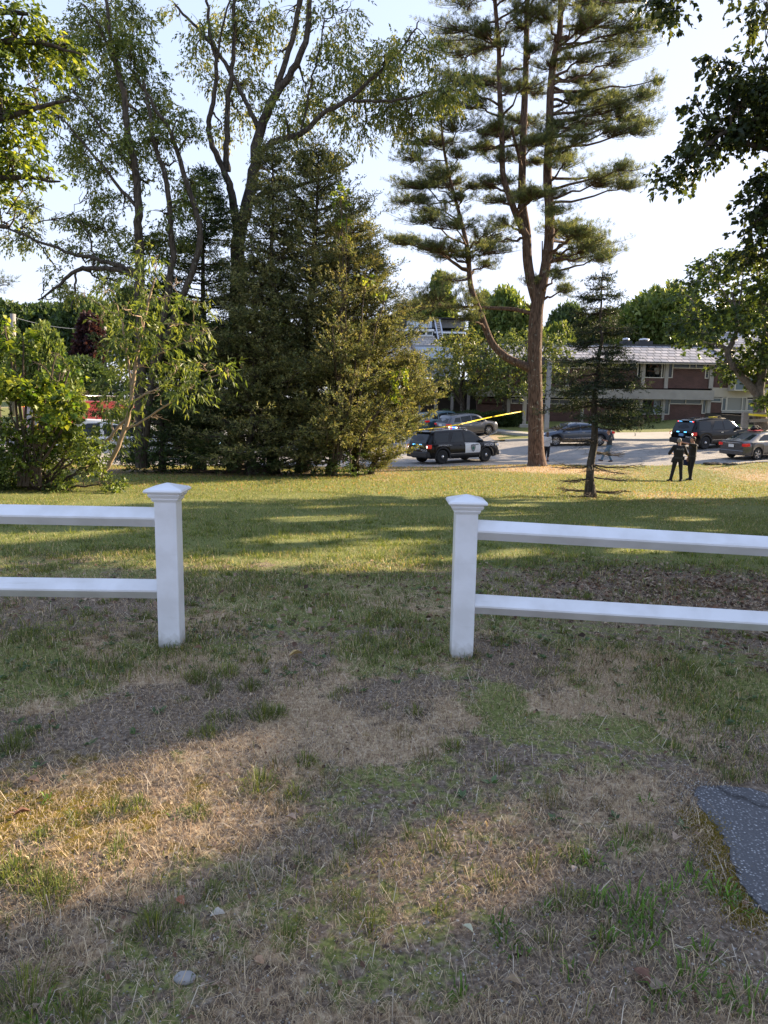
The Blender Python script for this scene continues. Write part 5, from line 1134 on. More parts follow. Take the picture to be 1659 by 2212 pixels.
def fuse(name, bm, mat, parent, vox=.012, sm=2):
    bmesh.ops.recalc_face_normals(bm, faces=bm.faces[:]); me = bpy.data.meshes.new(name); bm.to_mesh(me); bm.free()
    o = bpy.data.objects.new(name, me); COL.objects.link(o); m = o.modifiers.new('r', 'REMESH'); m.mode = 'VOXEL'; m.voxel_size = vox; m.use_smooth_shade = True
    s = o.modifiers.new('s', 'SMOOTH'); s.iterations = sm; s.factor = .5
    dg = bpy.context.evaluated_depsgraph_get(); n = bpy.data.meshes.new_from_object(o.evaluated_get(dg)); bpy.data.objects.remove(o)
    n.materials.clear(); n.materials.append(mat); n.name = name; q = bpy.data.objects.new(name, n); link(q, parent); return q
def hand(bm, wrist, dirv, side, s=1.0, curl=.5):
    """palm, four fingers of unequal length and a thumb off the side of the palm"""
    w = Vector(wrist); d = Vector(dirv).normalized(); a = Vector(side); a = (a-d*a.dot(d)).normalized(); b = d.cross(a)
    cap_ring(bm, w, w+d*.075*s, .030*s, .036*s, 10, .5, a)
    for k, (o, L) in enumerate([(-.027,.060),(-.009,.072),(.009,.068),(.026,.052)]):
        r0 = w+d*.085*s+a*o*s; m = r0+(d*(1-curl*.3)+b*curl*.5).normalized()*L*.5*s; t = m+(d*(1-curl*.9)+b*curl).normalized()*L*.5*s
        cap_ring(bm, r0, m, .0092*s, .0085*s, 8); cap_ring(bm, m, t, .0085*s, .007*s, 8)
    t0 = w+d*.025*s-a*.030*s; t1 = t0+(d*.6-a*.8).normalized()*.035*s; t2 = t1+(d*.9-a*.2+b*.3).normalized()*.03*s
    cap_ring(bm, t0, t1, .012*s, .010*s, 8); cap_ring(bm, t1, t2, .010*s, .008*s, 8)
def person(label, J, loc, rz, look=0.0, shirt='cloth_black', trousers='cloth_black', shoes='black_plastic', hair='hair_grey', sleeve=.55, leg=1.0, hs=1.0, build=1.0, upper_only=False, longhair=False, group=None, skin='skin', extras=None, scale=1.0):
    """J: joints in metres, person facing -Y, x to the picture's right; returns root"""
    root = empty('person', loc, label, 'person', group, rz)
    g = lambda k: Vector(J[k])
    pel, ch, nk, hd = g('pelvis'), g('chest'), g('neck'), g('head'); ax = (g('shR')-g('shL')).normalized(); ax.z = 0; ax.normalize()
    hx = (g('hipR')-g('hipL')); hx.z = 0; hx.normalize(); bw = build
    bm = bmesh.new()
    slab(bm, [(pel-Vector((0,0,.10)), .13*bw, .10*bw, hx), (pel+Vector((0,0,.02)), .165*bw, .115*bw, hx), (pel.lerp(ch,.45), .145*bw, .105*bw, hx), (ch, .165*bw, .12*bw, ax), (ch.lerp(nk,.6), .15*bw, .10*bw, ax), (nk-Vector((0,0,.03)), .08, .07, ax)])
    cap_ring(bm, nk-Vector((0,0,.05)), hd-Vector((0,0,.06)), .062, .055)
    # head: skull, jaw, nose, ears, brow, in the looking direction
    rot = Matrix.Rotation(look, 3, 'Z'); hv = lambda x, y, z: hd+rot @ Vector((x, y, z))
    e = lambda c, r, n=14: bmesh.ops.create_uvsphere(bm, u_segments=n, v_segments=10, radius=1, matrix=Matrix.Translation(c) @ rot.to_4x4() @ Matrix.Diagonal((*r, 1)))
    e(hv(0,.012,.035), (.077,.095,.088)); e(hv(0,-.02,-.035), (.058,.07,.078)); e(hv(0,-.045,-.085), (.032,.035,.028)); e(hv(0,-.098,-.005), (.012,.018,.024), 8); e(hv(0,-.085,.028), (.045,.02,.012), 8); e(hv(0,-.088,-.052), (.024,.012,.010), 8)
    for sd in (1, -1): e(hv(sd*.079,.012,.0), (.010,.020,.032), 8)
    for s_ in 'LR':
        sh, el, wr = g('sh'+s_), g('el'+s_), g('wr'+s_); sd = 1 if s_ == 'R' else -1
        cap_ring(bm, sh, el, .048*bw, .040); cap_ring(bm, el, wr, .040, .027)
        hand(bm, wr, J.get('hd'+s_, tuple(wr-el)), J.get('pa'+s_, (0, -sd, 0.01)), 1.0, J.get('cu'+s_, .45))
        if not upper_only:
            hp, kn, an = g('hip'+s_), g('kn'+s_), g('an'+s_); ft = g('to'+s_)
            cap_ring(bm, hp, kn, .082*bw, .056); cap_ring(bm, kn, an, .054, .036); cap_ring(bm, an-Vector((0,0,.02)), ft, .036, .03)
    body = fuse('body', bm, MT[skin], root, .0085, 2)
    # eyes and mouth
    for sd in (1, -1):
        m = MB(); m.ell(hv(sd*.030,-.083,.010), (.011,.008,.007), 8, rot); m.build('eye', MT['hair_dark'], root)
    m = MB(); m.ell(hv(0,-.094,-.050), (.020,.006,.005), 8, rot); m.build('mouth', plain('lip', (.3,.09,.07), .5, noise=0), root)
    bm = bmesh.new(); e2 = lambda c, r: bmesh.ops.create_uvsphere(bm, u_segments=16, v_segments=12, radius=1, matrix=Matrix.Translation(c) @ rot.to_4x4() @ Matrix.Diagonal((*r, 1)))
    e2(hv(0,.024,.052), (.084,.092,.080)); e2(hv(0,.055,.0), (.072,.055,.07)); e2(hv(0,-.03,.095), (.06,.05,.032))
    if longhair: e2(hv(0,.07,-.06), (.07,.045,.11))
    fuse('hair', bm, MT[hair], root, .010, 1)
    # shirt
    bm = bmesh.new()
    slab(bm, [(pel-Vector((0,0,.04)), .175*bw, .13*bw, hx), (pel+Vector((0,0,.05)), .178*bw, .132*bw, hx), (pel.lerp(ch,.45), .172*bw, .128*bw, hx), (ch, .195*bw, .145*bw, ax), (ch.lerp(nk,.55), .185*bw, .12*bw, ax), (nk-Vector((0,0,.01)), .075, .07, ax)])
    for s_ in 'LR':
        sh, el, wr = g('sh'+s_), g('el'+s_), g('wr'+s_); cap_ring(bm, nk.lerp(sh,.35)-Vector((0,0,.05)), sh, .075, .070*bw)
        if sleeve <= 1: cap_ring(bm, sh, sh.lerp(el, sleeve+.25), .070*bw, .060)
        else: cap_ring(bm, sh, el, .068*bw, .056); cap_ring(bm, el, el.lerp(wr, sleeve-1), .055, .040)
    shirt_o = fuse('shirt', bm, MT[shirt], root, .012, 2)
    if not upper_only:
        bm = bmesh.new(); slab(bm, [(pel-Vector((0,0,.14)), .15*bw, .12*bw, hx), (pel-Vector((0,0,.02)), .172*bw, .127*bw, hx), (pel+Vector((0,0,.06)), .165*bw, .122*bw, hx)])
        for s_ in 'LR':
            hp, kn, an = g('hip'+s_), g('kn'+s_), g('an'+s_)
            cap_ring(bm, hp, kn, .098*bw, .074)
            if leg >= 1: cap_ring(bm, kn, an-(an-kn)*.02, .074, .064)
            else: cap_ring(bm, kn, kn.lerp(an, leg), .070, .062)
        fuse('trousers', bm, MT[trousers], root, .012, 2)
        for s_ in 'LR':
            an, ft = g('an'+s_), g('to'+s_); bm = bmesh.new(); d = (ft-an); hl = an-Vector((d.x, d.y, 0)).normalized()*.05-Vector((0,0,.045))
            cap_ring(bm, hl, ft, .045, .042, 12, .9); cap_ring(bm, an-Vector((0,0,.03)), an.lerp(ft,.5)-Vector((0,0,.01)), .048, .04); fuse('shoe', bm, MT[shoes], root, .010, 1)
    if extras: extras(root, g, ax)
    root.scale = (scale,)*3
    return root
def belt(root, g, z=.0, gear=True, mat='black_plastic'):
    pel = g('pelvis'); hx = (g('hipR')-g('hipL')); hx.z = 0; hx.normalize(); by = Vector((-hx.y, hx.x, 0))
    bm = bmesh.new(); n = 24; R_ = []
    for (rr, dz) in ((.0, -.03), (.012, -.03), (.012, .03), (.0, .03)): R_.append([bm.verts.new(pel+Vector((0,0,.03+dz))+hx*(.182+rr)*math.cos(t)+by*(.135+rr)*math.sin(t)) for t in [2*math.pi*k/n for k in range(n)]])
    for i in range(3):
        for k in range(n): bm.faces.new((R_[i][k], R_[i][(k+1)%n], R_[i+1][(k+1)%n], R_[i+1][k]))
    me = bpy.data.meshes.new('belt'); bmesh.ops.recalc_face_normals(bm, faces=bm.faces[:]); bm.to_mesh(me); bm.free(); me.materials.append(MT[mat]); o = bpy.data.objects.new('belt', me); link(o, root); 
    return pel, hx, by
# officer with back to us, hands held in front at chest
def ex_a(root, g, ax):
    pel, hx, by = belt(root, g)
    m = MB(); c = pel+hx*.215+Vector((0,0,-.03)); m.box(-.03,.03,-.05,.05,-.14,.06, Matrix.Translation(c) @ Matrix.Rotation(R(-14),4,'Y'), .012); m.box(-.02,.04,-.03,.03,.05,.13, Matrix.Translation(c) @ Matrix.Rotation(R(-35),4,'Y'), .01); m.build('holster', MT['black_plastic'], root)
    m = MB(); c = pel-hx*.205+Vector((0,0,.03)); m.box(-.03,.03,-.04,.04,-.08,.05, Matrix.Translation(c), .01); m.box(-.02,.02,.05,.1,-.06,.05, Matrix.Translation(c), .01); m.build('pouch', MT['black_plastic'], root)
    ch, nk = g('chest'), g('neck'); bm = bmesh.new(); slab(bm, [(pel+Vector((0,0,.12)), .185, .150, ax), (ch, .205, .165, ax), (ch.lerp(nk,.5), .175, .145, ax)]); fuse('vest', bm, MT['cloth_black'], root, .012, 1)
    text_mesh('lettering', 'POLICE', .085, MT['letter_grey'], root, ch.lerp(nk,.28)+Vector((0, .168, 0)), R(90), R(180), .004, 'grey word across the back', 1.0, .003)
JA = dict(pelvis=(0,0,.95), chest=(0,.0,1.27), neck=(0,.01,1.49), head=(.0,-.01,1.65), shL=(-.19,0,1.43), shR=(.19,0,1.43), elL=(-.33,-.05,1.18), elR=(.33,-.05,1.18), wrL=(-.14,-.27,1.14), wrR=(.14,-.27,1.12), hdL=(1,-.3,0), hdR=(-1,-.3,0),
          hipL=(-.10,0,.90), hipR=(.10,0,.90), knL=(-.14,.0,.50), knR=(.16,-.02,.50), anL=(-.17,.02,.10), anR=(.24,0,.10), toL=(-.19,-.14,.035), toR=(.33,-.11,.035))
pA = G(1461, 1042, 29.6); person('police officer in black with short grey hair, seen from behind with elbows out', JA, pA, R(178), look=R(-30), hair='hair_grey', build=1.07, sleeve=.9, group='police officers on the lawn', extras=ex_a, scale=1.02)
# officer facing left, one arm pointing left, other hanging with a blue folder
def ex_b(root, g, ax):
    pel, hx, by = belt(root, g); wr = g('wrL')
    m = MB(); m.box(-.15,.15,-.012,.012,-.21,.03, Matrix.Translation(wr+Vector((-.015,-.03,-.10))) @ Matrix.Rotation(R(90),4,'Z') @ Matrix.Rotation(R(6),4,'Y'), .004); o = m.build('folder', MT['folder_blue'], None)
    tag(o, 'dark blue folder held at the side of the dark-haired officer', 'folder'); o.parent = None; ex_b.f = o
    m = MB(); m.box(-.028,.028,-.02,.02,-.03,.03, Matrix.Translation(pel+hx*-.10+by*-.15+Vector((0,0,.05))), .006); m.build('pouch', MT['yellow'], root)
    sh = g('shL').lerp(g('elL'), .35)+Vector((-.071,0,0)); m = MB(); pts = [(-.045,.05),(0,.06),(.045,.05),(.045,-.01),(0,-.06),(-.045,-.01)]
    m.prism([(sh.x, sh.y+a, sh.z+z) for a, z in pts], (-.006,0,0)); o = m.build('shoulder_patch', MT['yellow'], root)
    m = MB(); m.prism([(sh.x-.0065, sh.y+a*.7, sh.z+z*.7) for a, z in pts], (-.004,0,0)); m.build('patch_centre', MT['cloth_black'], o)
    m = MB(); m.lathe([(.025,0),(.02,.01),(.004,.014)], 12, Matrix.Translation(g('chest')+Vector((-.08,-.15,.07))) @ Matrix.Rotation(R(90),4,'X')); m.build('badge', MT['silver'], root)
# rz=-90deg turns facing -Y to facing -X ; L side then is toward the camera
JB = dict(pelvis=(0,0,.97), chest=(0,.0,1.29), neck=(0,.01,1.50), head=(.0,-.03,1.66), shL=(-.19,0,1.44), shR=(.19,-.02,1.45), elL=(-.24,.02,1.16), wrL=(-.22,-.06,.90), elR=(.20,-.32,1.50), wrR=(.16,-.57,1.56), hdL=(0,-.1,-1), hdR=(0,-1,.05), paR=(0,0,1), cuR=.1,
          hipL=(-.10,0,.91), hipR=(.10,0,.91), knL=(-.10,-.02,.51), knR=(.10,-.06,.51), anL=(-.09,.05,.10), anR=(.10,-.08,.10), toL=(-.10,-.10,.035), toR=(.10,-.24,.035))
pB = G(1491, 1040, 30.3); rb = person('dark-haired police officer facing left with one arm raised, pointing', JB, pB, R(-82), look=R(-12), hair='hair_dark', build=1.0, sleeve=.62, group='police officers on the lawn', extras=ex_b, scale=1.04)
bpy.context.view_layer.update(); ex_b.f.matrix_world = rb.matrix_world.copy()
# man walking left across the street
def ex_w(root, g, ax):
    m = MB(); m.box(-.006,.006,-.035,.035,-.07,.07, Matrix.Translation(g('wrR')+Vector((0,-.10,.03))), .004); o = m.build('phone', MT['black_plastic'], None); tag(o, 'phone in the hand of the walking man', 'phone'); ex_w.f = o
JW = dict(pelvis=(0,0,.93), chest=(0,-.01,1.25), neck=(0,-.03,1.46), head=(.0,-.07,1.62), shL=(-.19,.04,1.41), shR=(.19,-.04,1.41), elL=(-.24,.14,1.14), wrL=(-.24,.16,.90), elR=(.23,-.14,1.15), wrR=(.14,-.34,1.18), hdR=(-.1,-1,.1), hdL=(0,0,-1),
          hipL=(-.10,.02,.88), hipR=(.10,-.02,.88), knL=(-.10,.02,.48), knR=(.10,-.26,.52), anL=(-.10,.20,.11), anR=(.10,-.42,.13), toL=(-.10,.08,.035), toR=(.10,-.57,.12))
pW = G(1314, 994, 38.6); rw2 = person('man in dark shirt and jeans walking left across the street', JW, pW, R(-86), look=R(-4), shirt='cloth_shirt', trousers='cloth_jeans', shoes='leather_brown', hair='hair_brown', build=1.12, sleeve=.7, extras=ex_w)
bpy.context.view_layer.update(); ex_w.f.matrix_world = rw2.matrix_world.copy()
# woman standing behind the pine trunk
JS = dict(pelvis=(0,0,.90), chest=(0,.0,1.20), neck=(0,.01,1.40), head=(.0,-.02,1.55), shL=(-.17,0,1.35), shR=(.17,0,1.35), elL=(-.22,.02,1.10), elR=(.22,.0,1.10), wrL=(-.14,-.18,1.12), wrR=(.14,-.18,1.14), hdL=(.5,-.8,.2), hdR=(-.5,-.8,.2),
          hipL=(-.09,0,.85), hipR=(.09,0,.85), knL=(-.09,-.01,.47), knR=(.09,-.02,.47), anL=(-.08,.02,.09), anR=(.10,.02,.09), toL=(-.09,-.13,.03), toR=(.11,-.13,.03))
person('woman in pale top and black cropped trousers half hidden by the pine trunk', JS, G(1180, 995, 40.5), R(150), look=R(20), shirt='cloth_white', trousers='cloth_black', shoes='leather_brown', hair='hair_brown', leg=.45, sleeve=1.5, longhair=True)
# people in the upper window
x = lambda z_: W(1188+z_*.2838, 780, DF+1.0).x
zf_ = Z0-.55
person('white-haired man in dark shirt inside the upper window, arms folded', JA, (x(757), DF+.62, zf_), R(20), look=R(20), hair='hair_grey', build=1.05, sleeve=.6, group='people at the upper window')
person('woman in white shirt inside the upper window beside the dark-shirted man', JS, (x(812), DF+.66, zf_), R(-10), look=R(-20), shirt='cloth_white', hair='hair_brown', sleeve=.7, longhair=True, group='people at the upper window', scale=1.04)
# person in black at the very right edge
JP = dict(JA); person('person in black clothing beside the grey sedan, cut by the right picture edge', JS, G(1672, 1000, 37.0), R(200), look=R(0), hair='hair_dark', build=1.1, sleeve=1.6, scale=1.06)
# ------------------------------------------------------------------ vegetation
def in_ell(n, c, r, bias=2.0):
    v = unit(rng.normal(0, 1, (n, 3))); q = rng.random(n)**(1/bias); return np.array(c)+v*q[:, None]*np.array(r), v
class Crown:
    def __init__(s): s.P = []; s.D = []; s.L = []; s.W = []; s.C = []; s.N = []
    def sprigs(s, P, D, nl, slen, L, wr, cols, droop=.3, spread=.8, jit=.14, flat=0):
        """at every sprig start P (N,3) with direction D: nl leaves along slen"""
        N = len(P); D = unit(D+np.array([0, 0, -droop*.5])); t = rng.random((N, nl)); base = P[:, None, :]+D[:, None, :]*(t*slen)[..., None]
        base[..., 2] -= (t**2)*slen*droop*.6
        dd = D[:, None, :]*.7+rng.normal(0, spread, (N, nl, 3)); dd[..., 2] = dd[..., 2]*(1-flat)-droop
        LL = L*rng.uniform(.6, 1.25, (N, nl)); n = N*nl
        c = np.repeat(colmix(N, cols, jit), nl, 0)*(1+rng.normal(0, .10, (n, 1)))
        s.P.append(base.reshape(-1, 3)); s.D.append(dd.reshape(-1, 3)); s.L.append(LL.ravel()); s.W.append(LL.ravel()*wr); s.C.append(np.clip(c, .002, 1))
    def build(s, name, mat, parent, origin, fold=.2):
        return leaves(np.concatenate(s.P), np.concatenate(s.D), np.concatenate(s.L), np.concatenate(s.W), np.concatenate(s.C), fold, name, mat, parent, origin)
def nearest(nodes, p):
    d = np.linalg.norm(nodes[:, :3]-p, axis=1); return nodes[int(np.argmin(d))]
def tree(name, label, cat, base, limbs, blobs, d, leaf, bark='bark_dark', group=None, dj=1.6, twig_r=.03, lower=True, mat='leaf', depth_k=1.1, ntw=5, crown='crown'):
    """limbs: lists of (u,v,r) or (u,v,r,dd); blobs (u,v,ru,rv[,dd]) ; leaf=dict"""
    b0 = base; root = empty(name, b0, label, cat, group); tb = Tubes(); nodes = []; org = tuple(b0); slim = .80 if name == 'cherry_tree' else 1.0
    for lb in limbs:
        pts = [W(q[0], q[1], d+(q[3] if len(q) > 3 else 0)) for q in lb]; P, r = smooth_path(pts, [q[2]*slim for q in lb], 5)
        P[1:-1] += rng.normal(0, .012, P[1:-1].shape)*min(2, d/15); tb.add(P, r, 10 if r.max() > .1 else 7)
        nodes += [(*p, rr) for p, rr in zip(P, r)]
    nodes = np.array(nodes); cr = Crown()
    for b in blobs:
        dd = b[4] if len(b) > 4 else (rng.uniform(*dj) if isinstance(dj, tuple) else rng.uniform(-dj, dj)); c = np.array(W(b[0], b[1], d+dd)); k = (d+dd)/F
        rad = np.array([b[2]*k, max(b[2], b[3])*k*depth_k, b[3]*k])
        nd = nearest(nodes, c-np.array([0, 0, .3])); r0 = min(nd[3]*.6, twig_r*2.2)
        sp = curve_pts(nd[:3], c, 7, .12*np.linalg.norm(c-nd[:3])*rng.uniform(-.5, 1), .05); tb.add(sp, np.linspace(r0, twig_r*.5, 7), 5)
        for _ in range(ntw):
            q, _v = in_ell(1, c, rad*.85, 3); st = sp[rng.integers(3, 7)]; tb.add(curve_pts(st, q[0], 4, .05, .03), np.linspace(twig_r*.5, twig_r*.12, 4), 4)
        vol = b[2]*b[3]/1000.; n = int(leaf['n']*vol); P, v = in_ell(n, c, rad, 1.8)
        # open up the blob: drop sprigs in noise pockets
        k_ = vnoise(P[:, 0]*1.0+P[:, 1]*.7, P[:, 2], leaf.get('gap', .55), 17) > leaf.get('thr', .34); P = P[k_]; v = v[k_]
        if len(P): cr.sprigs(P, v*np.array([1, 1, .5])+rng.normal(0, .3, v.shape), leaf['nl'], leaf['sl'], leaf['L'], leaf['wr'], leaf['cols'], leaf.get('droop', .4), leaf.get('spread', .7), .14, leaf.get('flat', 0))
    tb.build('trunk', MT[bark], root, org).location = (0,0,0)
    cr.build(crown, MT[mat], root, org).location = (0,0,0)
    return root
CHERRY = [(.075,.105,.028), (.105,.14,.035), (.14,.17,.045), (.055,.08,.022), (.19,.20,.06)]
MAPLE = [(.05,.075,.02), (.075,.105,.025), (.10,.135,.03), (.035,.055,.018)]
BRIGHT = [(.12,.165,.025), (.155,.195,.035), (.08,.12,.022), (.19,.22,.05), (.045,.07,.018)]
DARK = [(.028,.05,.018), (.04,.065,.022), (.05,.08,.028)]
CEDAR = [(.095,.115,.045), (.13,.14,.055), (.17,.17,.07), (.055,.07,.03), (.22,.21,.09)]
# B: big leaning two-stemmed tree
bB = G(508, 1012, 29)
tree('cherry_tree', 'tall dark-barked tree with forked leaning stems and long drooping leaves', 'tree', bB, [
 [(508,1018,.46),(508,900,.40),(512,700,.37),(513,600,.35),(516,510,.33),(526,470,.30),(545,390,.27),(556,300,.235),(590,215,.20),(625,165,.165),(660,90,.14),(668,0,.12),(672,-80,.10)],
 [(590,215,.15),(612,150,.13),(640,50,.12),(655,-40,.09)],
 [(516,510,.22),(502,430,.19),(485,375,.16),(455,305,.13),(452,265,.12),(462,210,.105),(467,140,.09),(455,75,.08),(447,-10,.06)],
 [(492,370,.15),(490,300,.14),(491,215,.12),(504,130,.10),(508,0,.08),(508,-60,.06)],
 [(557,275,.13),(532,220,.11),(500,160,.10),(465,105,.085),(425,60,.07),(380,12,.05)],
 [(556,330,.16),(596,306,.15),(650,290,.13),(700,246,.11),(752,214,.10),(830,146,.075),(880,90,.05),(905,45,.03)],
 [(752,214,.08),(800,220,.07),(860,215,.06),(930,200,.045),(1000,192,.02)],
 [(548,440,.15),(575,415,.12),(620,408,.10),(700,385,.06),(760,350,.03)],
 [(467,140,.06),(480,60,.05),(498,0,.04)], [(650,290,.06),(668,200,.05),(690,110,.04),(700,40,.03)]],
 [(620,30,60,40),(560,40,50,35),(500,45,45,38),(430,50,45,35),(385,35,35,28),(700,60,60,45),(760,85,45,38),(722,150,55,40),(782,160,45,50),(825,200,42,50),(870,120,50,50),(905,215,50,45),(955,200,45,35),(1000,185,34,30),
  (925,110,30,30),(660,200,40,35),(705,232,50,35),(615,235,36,34),(765,260,50,26),(880,270,30,30),(545,180,36,34),(520,250,30,26),(470,180,34,32),(425,130,28,26),(540,110,36,28),(600,120,28,36),(650,345,55,26),(480,285,22,22),(700,330,50,28),(845,240,36,30),
  (590,380,40,22),(980,235,24,26),(890,300,20,20),(750,20,50,24),(640,270,34,22),(830,120,34,30),(790,310,30,14),(520,60,30,30),(560,10,40,20),(940,150,24,20)], 29,
 dict(n=115, nl=8, sl=.42, L=.16, wr=.36, cols=CHERRY+[(.24,.24,.07)], droop=.7, spread=.55, thr=.40, gap=.6), 'bark_dark', 'tall leafy trees at left', (-.6, 3.4), .035)
bC = G(300, 1000, 25)
tree('cherry_tree', 'slender multi-stemmed leafy tree left of the forked one, with a bare low limb', 'tree', bC, [
 [(306,1010,.26),(304,800,.22),(302,640,.2),(300,530,.18),(299,450,.165),(294,375,.15),(278,300,.13),(270,225,.12),(260,165,.105),(245,120,.09),(236,60,.075),(226,-20,.06)],
 [(306,1000,.2),(330,800,.17),(360,650,.15),(372,560,.13),(368,475,.12),(357,380,.10),(335,320,.09),(322,240,.07),(310,170,.04)],
 [(330,800,.15),(395,640,.14),(432,520,.13),(413,425,.11),(382,330,.095),(366,280,.08),(340,240,.07),(300,176,.05),(275,140,.03)],
 [(299,450,.08),(262,410,.07),(215,350,.06),(165,292,.045),(118,238,.03)], [(294,375,.06),(250,320,.05),(200,250,.04),(160,200,.03)],
 [(302,600,.13),(262,584,.12),(205,581,.10),(164,584,.085),(126,619,.06),(82,648,.03)], [(300,590,.12),(260,574,.10),(219,563,.09),(175,552,.08),(140,543,.07),(60,512,.05),(0,488,.04)],
 [(164,584,.05),(162,610,.045),(160,640,.04),(154,668,.02)], [(245,120,.05),(215,60,.05),(180,10,.04)], [(205,581,.05),(200,540,.04),(188,500,.03),(150,465,.02)]],
 [(250,25,45,28),(200,45,40,36),(150,80,36,36),(290,80,36,28),(230,100,40,30),(180,130,42,30),(285,120,36,28),(322,160,28,22),(130,140,36,36),(212,180,45,30),(272,200,36,26),(330,205,32,26),(160,212,40,30),(305,250,34,26),(350,245,26,22),
  (120,225,28,28),(212,260,45,30),(250,310,36,30),(160,290,34,26),(192,350,42,30),(300,330,38,28),(350,300,30,26),(382,350,30,24),(240,380,40,26),(332,390,42,28),(200,420,32,22),(272,450,45,30),(350,450,42,30),(420,290,26,16),(150,470,26,16),
  (232,500,46,22),(300,520,46,26),(372,520,42,26),(180,535,40,16),(100,612,34,20),(215,560,60,22),(60,500,28,16),(420,400,28,26),(255,610,40,20),(130,585,20,16),(30,520,26,14),(160,630,26,18),(110,300,24,24),(255,160,30,24),(330,300,34,26),(395,430,34,24),(245,450,40,24),(180,480,36,20),(400,250,28,20),(90,520,34,14),(60,450,34,18),(95,440,30,18),(150,330,30,20),(300,30,30,20)], 25,
 dict(n=190, nl=8, sl=.4, L=.13, wr=.38, cols=CHERRY, droop=.6, spread=.6, thr=.38, gap=.5), 'bark_dark', 'tall leafy trees at left', (-.5, 3.2), .03)
# D: near bright foliage top left
bD = Vector((-9.5, 9.5, T(-9.5, 9.5)))
tree('beech_tree', 'near tree outside the left edge with bright sunlit horizontal sprays', 'tree', bD, [
 [(-760,1150,.30),(-740,700,.26),(-700,300,.22),(-640,-100,.16)], [(-715,420,.12),(-400,330,.09),(-120,290,.06),(60,240,.03),(150,215,.012)], [(-700,200,.12),(-400,150,.09),(-100,110,.05),(60,90,.03),(175,118,.01)],
 [(-720,520,.12),(-400,430,.08),(-100,390,.05),(40,385,.03),(130,392,.01)], [(-690,0,.1),(-300,10,.08),(-60,20,.05),(60,30,.02)], [(-720,560,.1),(-400,500,.08),(-100,480,.05),(20,490,.02)]],
 [(30,30,50,26,0),(90,88,50,20,.2),(140,118,42,16,.3),(40,105,44,26,.1),(62,145,60,20,0),(20,190,44,30,.3),(15,245,40,28,0),(62,225,42,16,.2),(30,300,38,22,.1),(60,352,60,13,0),(105,383,36,12,.3),(10,335,30,18,0),(50,402,52,11,.2),(-60,200,60,60,0),(-60,350,60,50,0),(-50,60,50,50,0),(10,440,30,16,.2),(-250,250,90,120,0),(-250,60,90,80,0)], 9.5,
 dict(n=60, nl=9, sl=.22, L=.085, wr=.5, cols=BRIGHT+MAPLE[:2], droop=.35, spread=.5, flat=.6, thr=.30, gap=.35), 'bark_dark', None, .5, .012, mat='leaf_thin')
# E: chestnut sapling in front
bE = G(212, 1030, 20)
tree('chestnut_sapling', 'young chestnut tree with leaning pale stems and long toothed leaves', 'tree', bE, [
 [(190,1030,.05),(205,985,.05),(240,940,.045),(270,905,.04),(300,860,.03),(360,830,.012)],[(215,1035,.07),(245,985,.065),(270,930,.06),(283,860,.055),(292,790,.05),(305,720,.045),(322,650,.035),(335,600,.02),(338,560,.01)],
 [(285,850,.035),(275,760,.03),(262,690,.025),(245,650,.012)],[(290,800,.03),(340,765,.025),(400,740,.015),(470,705,.008)],[(305,720,.02),(370,700,.015),(450,708,.006)],[(322,650,.02),(370,640,.012),(430,655,.006)],[(270,930,.03),(340,890,.025),(420,830,.02),(500,800,.008)],[(262,690,.014),(220,660,.01),(180,640,.006)]],
 [(330,560,30,24),(380,600,40,14),(420,650,34,14),(300,610,36,26),(235,625,50,24),(180,640,30,14),(350,650,50,18),(270,670,50,24),(300,710,44,22),(385,700,56,16),(445,712,34,12),(340,745,50,18),(410,735,30,10),(250,740,50,26),(220,700,40,18),(300,790,50,26),(380,790,46,22),(440,790,44,14),(490,800,28,10),(255,820,46,28),(330,850,56,26),(410,840,44,22),(230,880,46,28),(290,910,50,26),(240,950,46,24),(350,900,30,18)], 20,
 dict(n=40, nl=7, sl=.42, L=.20, wr=.28, cols=[(.075,.11,.03),(.10,.135,.04),(.045,.07,.02),(.13,.16,.05)], droop=.55, spread=.45, thr=.36, gap=.5), 'twig_light', None, 1.2, .015, mat='leaf_thin')
# bush mass F at left
def bush(name, label, blobs, d, leaf, base, group=None, mat='leaf', bark='twig', dj=1.2, cat='bush'):
    p = G(*base, d); L_ = []
    for b in blobs[:14]: L_.append([(base[0]+random.uniform(-30,30), base[1], .035), ((base[0]+b[0])/2, (base[1]+b[1])/2, .03), (b[0], b[1], .015)])
    return tree(name, label, cat, p, L_, blobs, d, leaf, bark, group, dj, .015, mat=mat)
bush('maple_bush', 'bright green maple-leaved bush at the left edge', [(30,755,60,30),(85,785,46,30),(10,700,16,14),(48,728,20,14),(150,800,18,16),(185,850,14,20),(120,770,20,14),(130,805,36,30),(40,810,56,36),(100,850,50,36),(20,870,46,40),(70,900,50,34),(150,860,30,34),(-60,800,70,60),(-60,880,70,60),(165,900,28,30),(115,930,46,30)], 17.5,
 dict(n=70, nl=7, sl=.32, L=.14, wr=.85, cols=BRIGHT+[(.06,.11,.02)], droop=.35, spread=.7, thr=.44, gap=.6), (60,1050), 'bushes at the left edge', 'leaf_thin')
bush('wild_bush', 'dense mixed green undergrowth at the foot of the left trees', [(30,940,56,36),(100,960,56,34),(150,985,50,30),(40,1000,60,34),(110,1020,60,26),(180,1020,40,22),(10,1040,60,24),(205,1000,28,24),(160,945,40,26),(60,1045,60,18),(215,1045,34,14),(-60,1000,70,50),(150,1050,50,14),(190,960,26,22),(240,1050,24,10)], 18.0,
 dict(n=110, nl=8, sl=.28, L=.10, wr=.6, cols=MAPLE+BRIGHT[:1], droop=.2, spread=.8, thr=.26, gap=.4), (90,1062), 'bushes at the left edge')
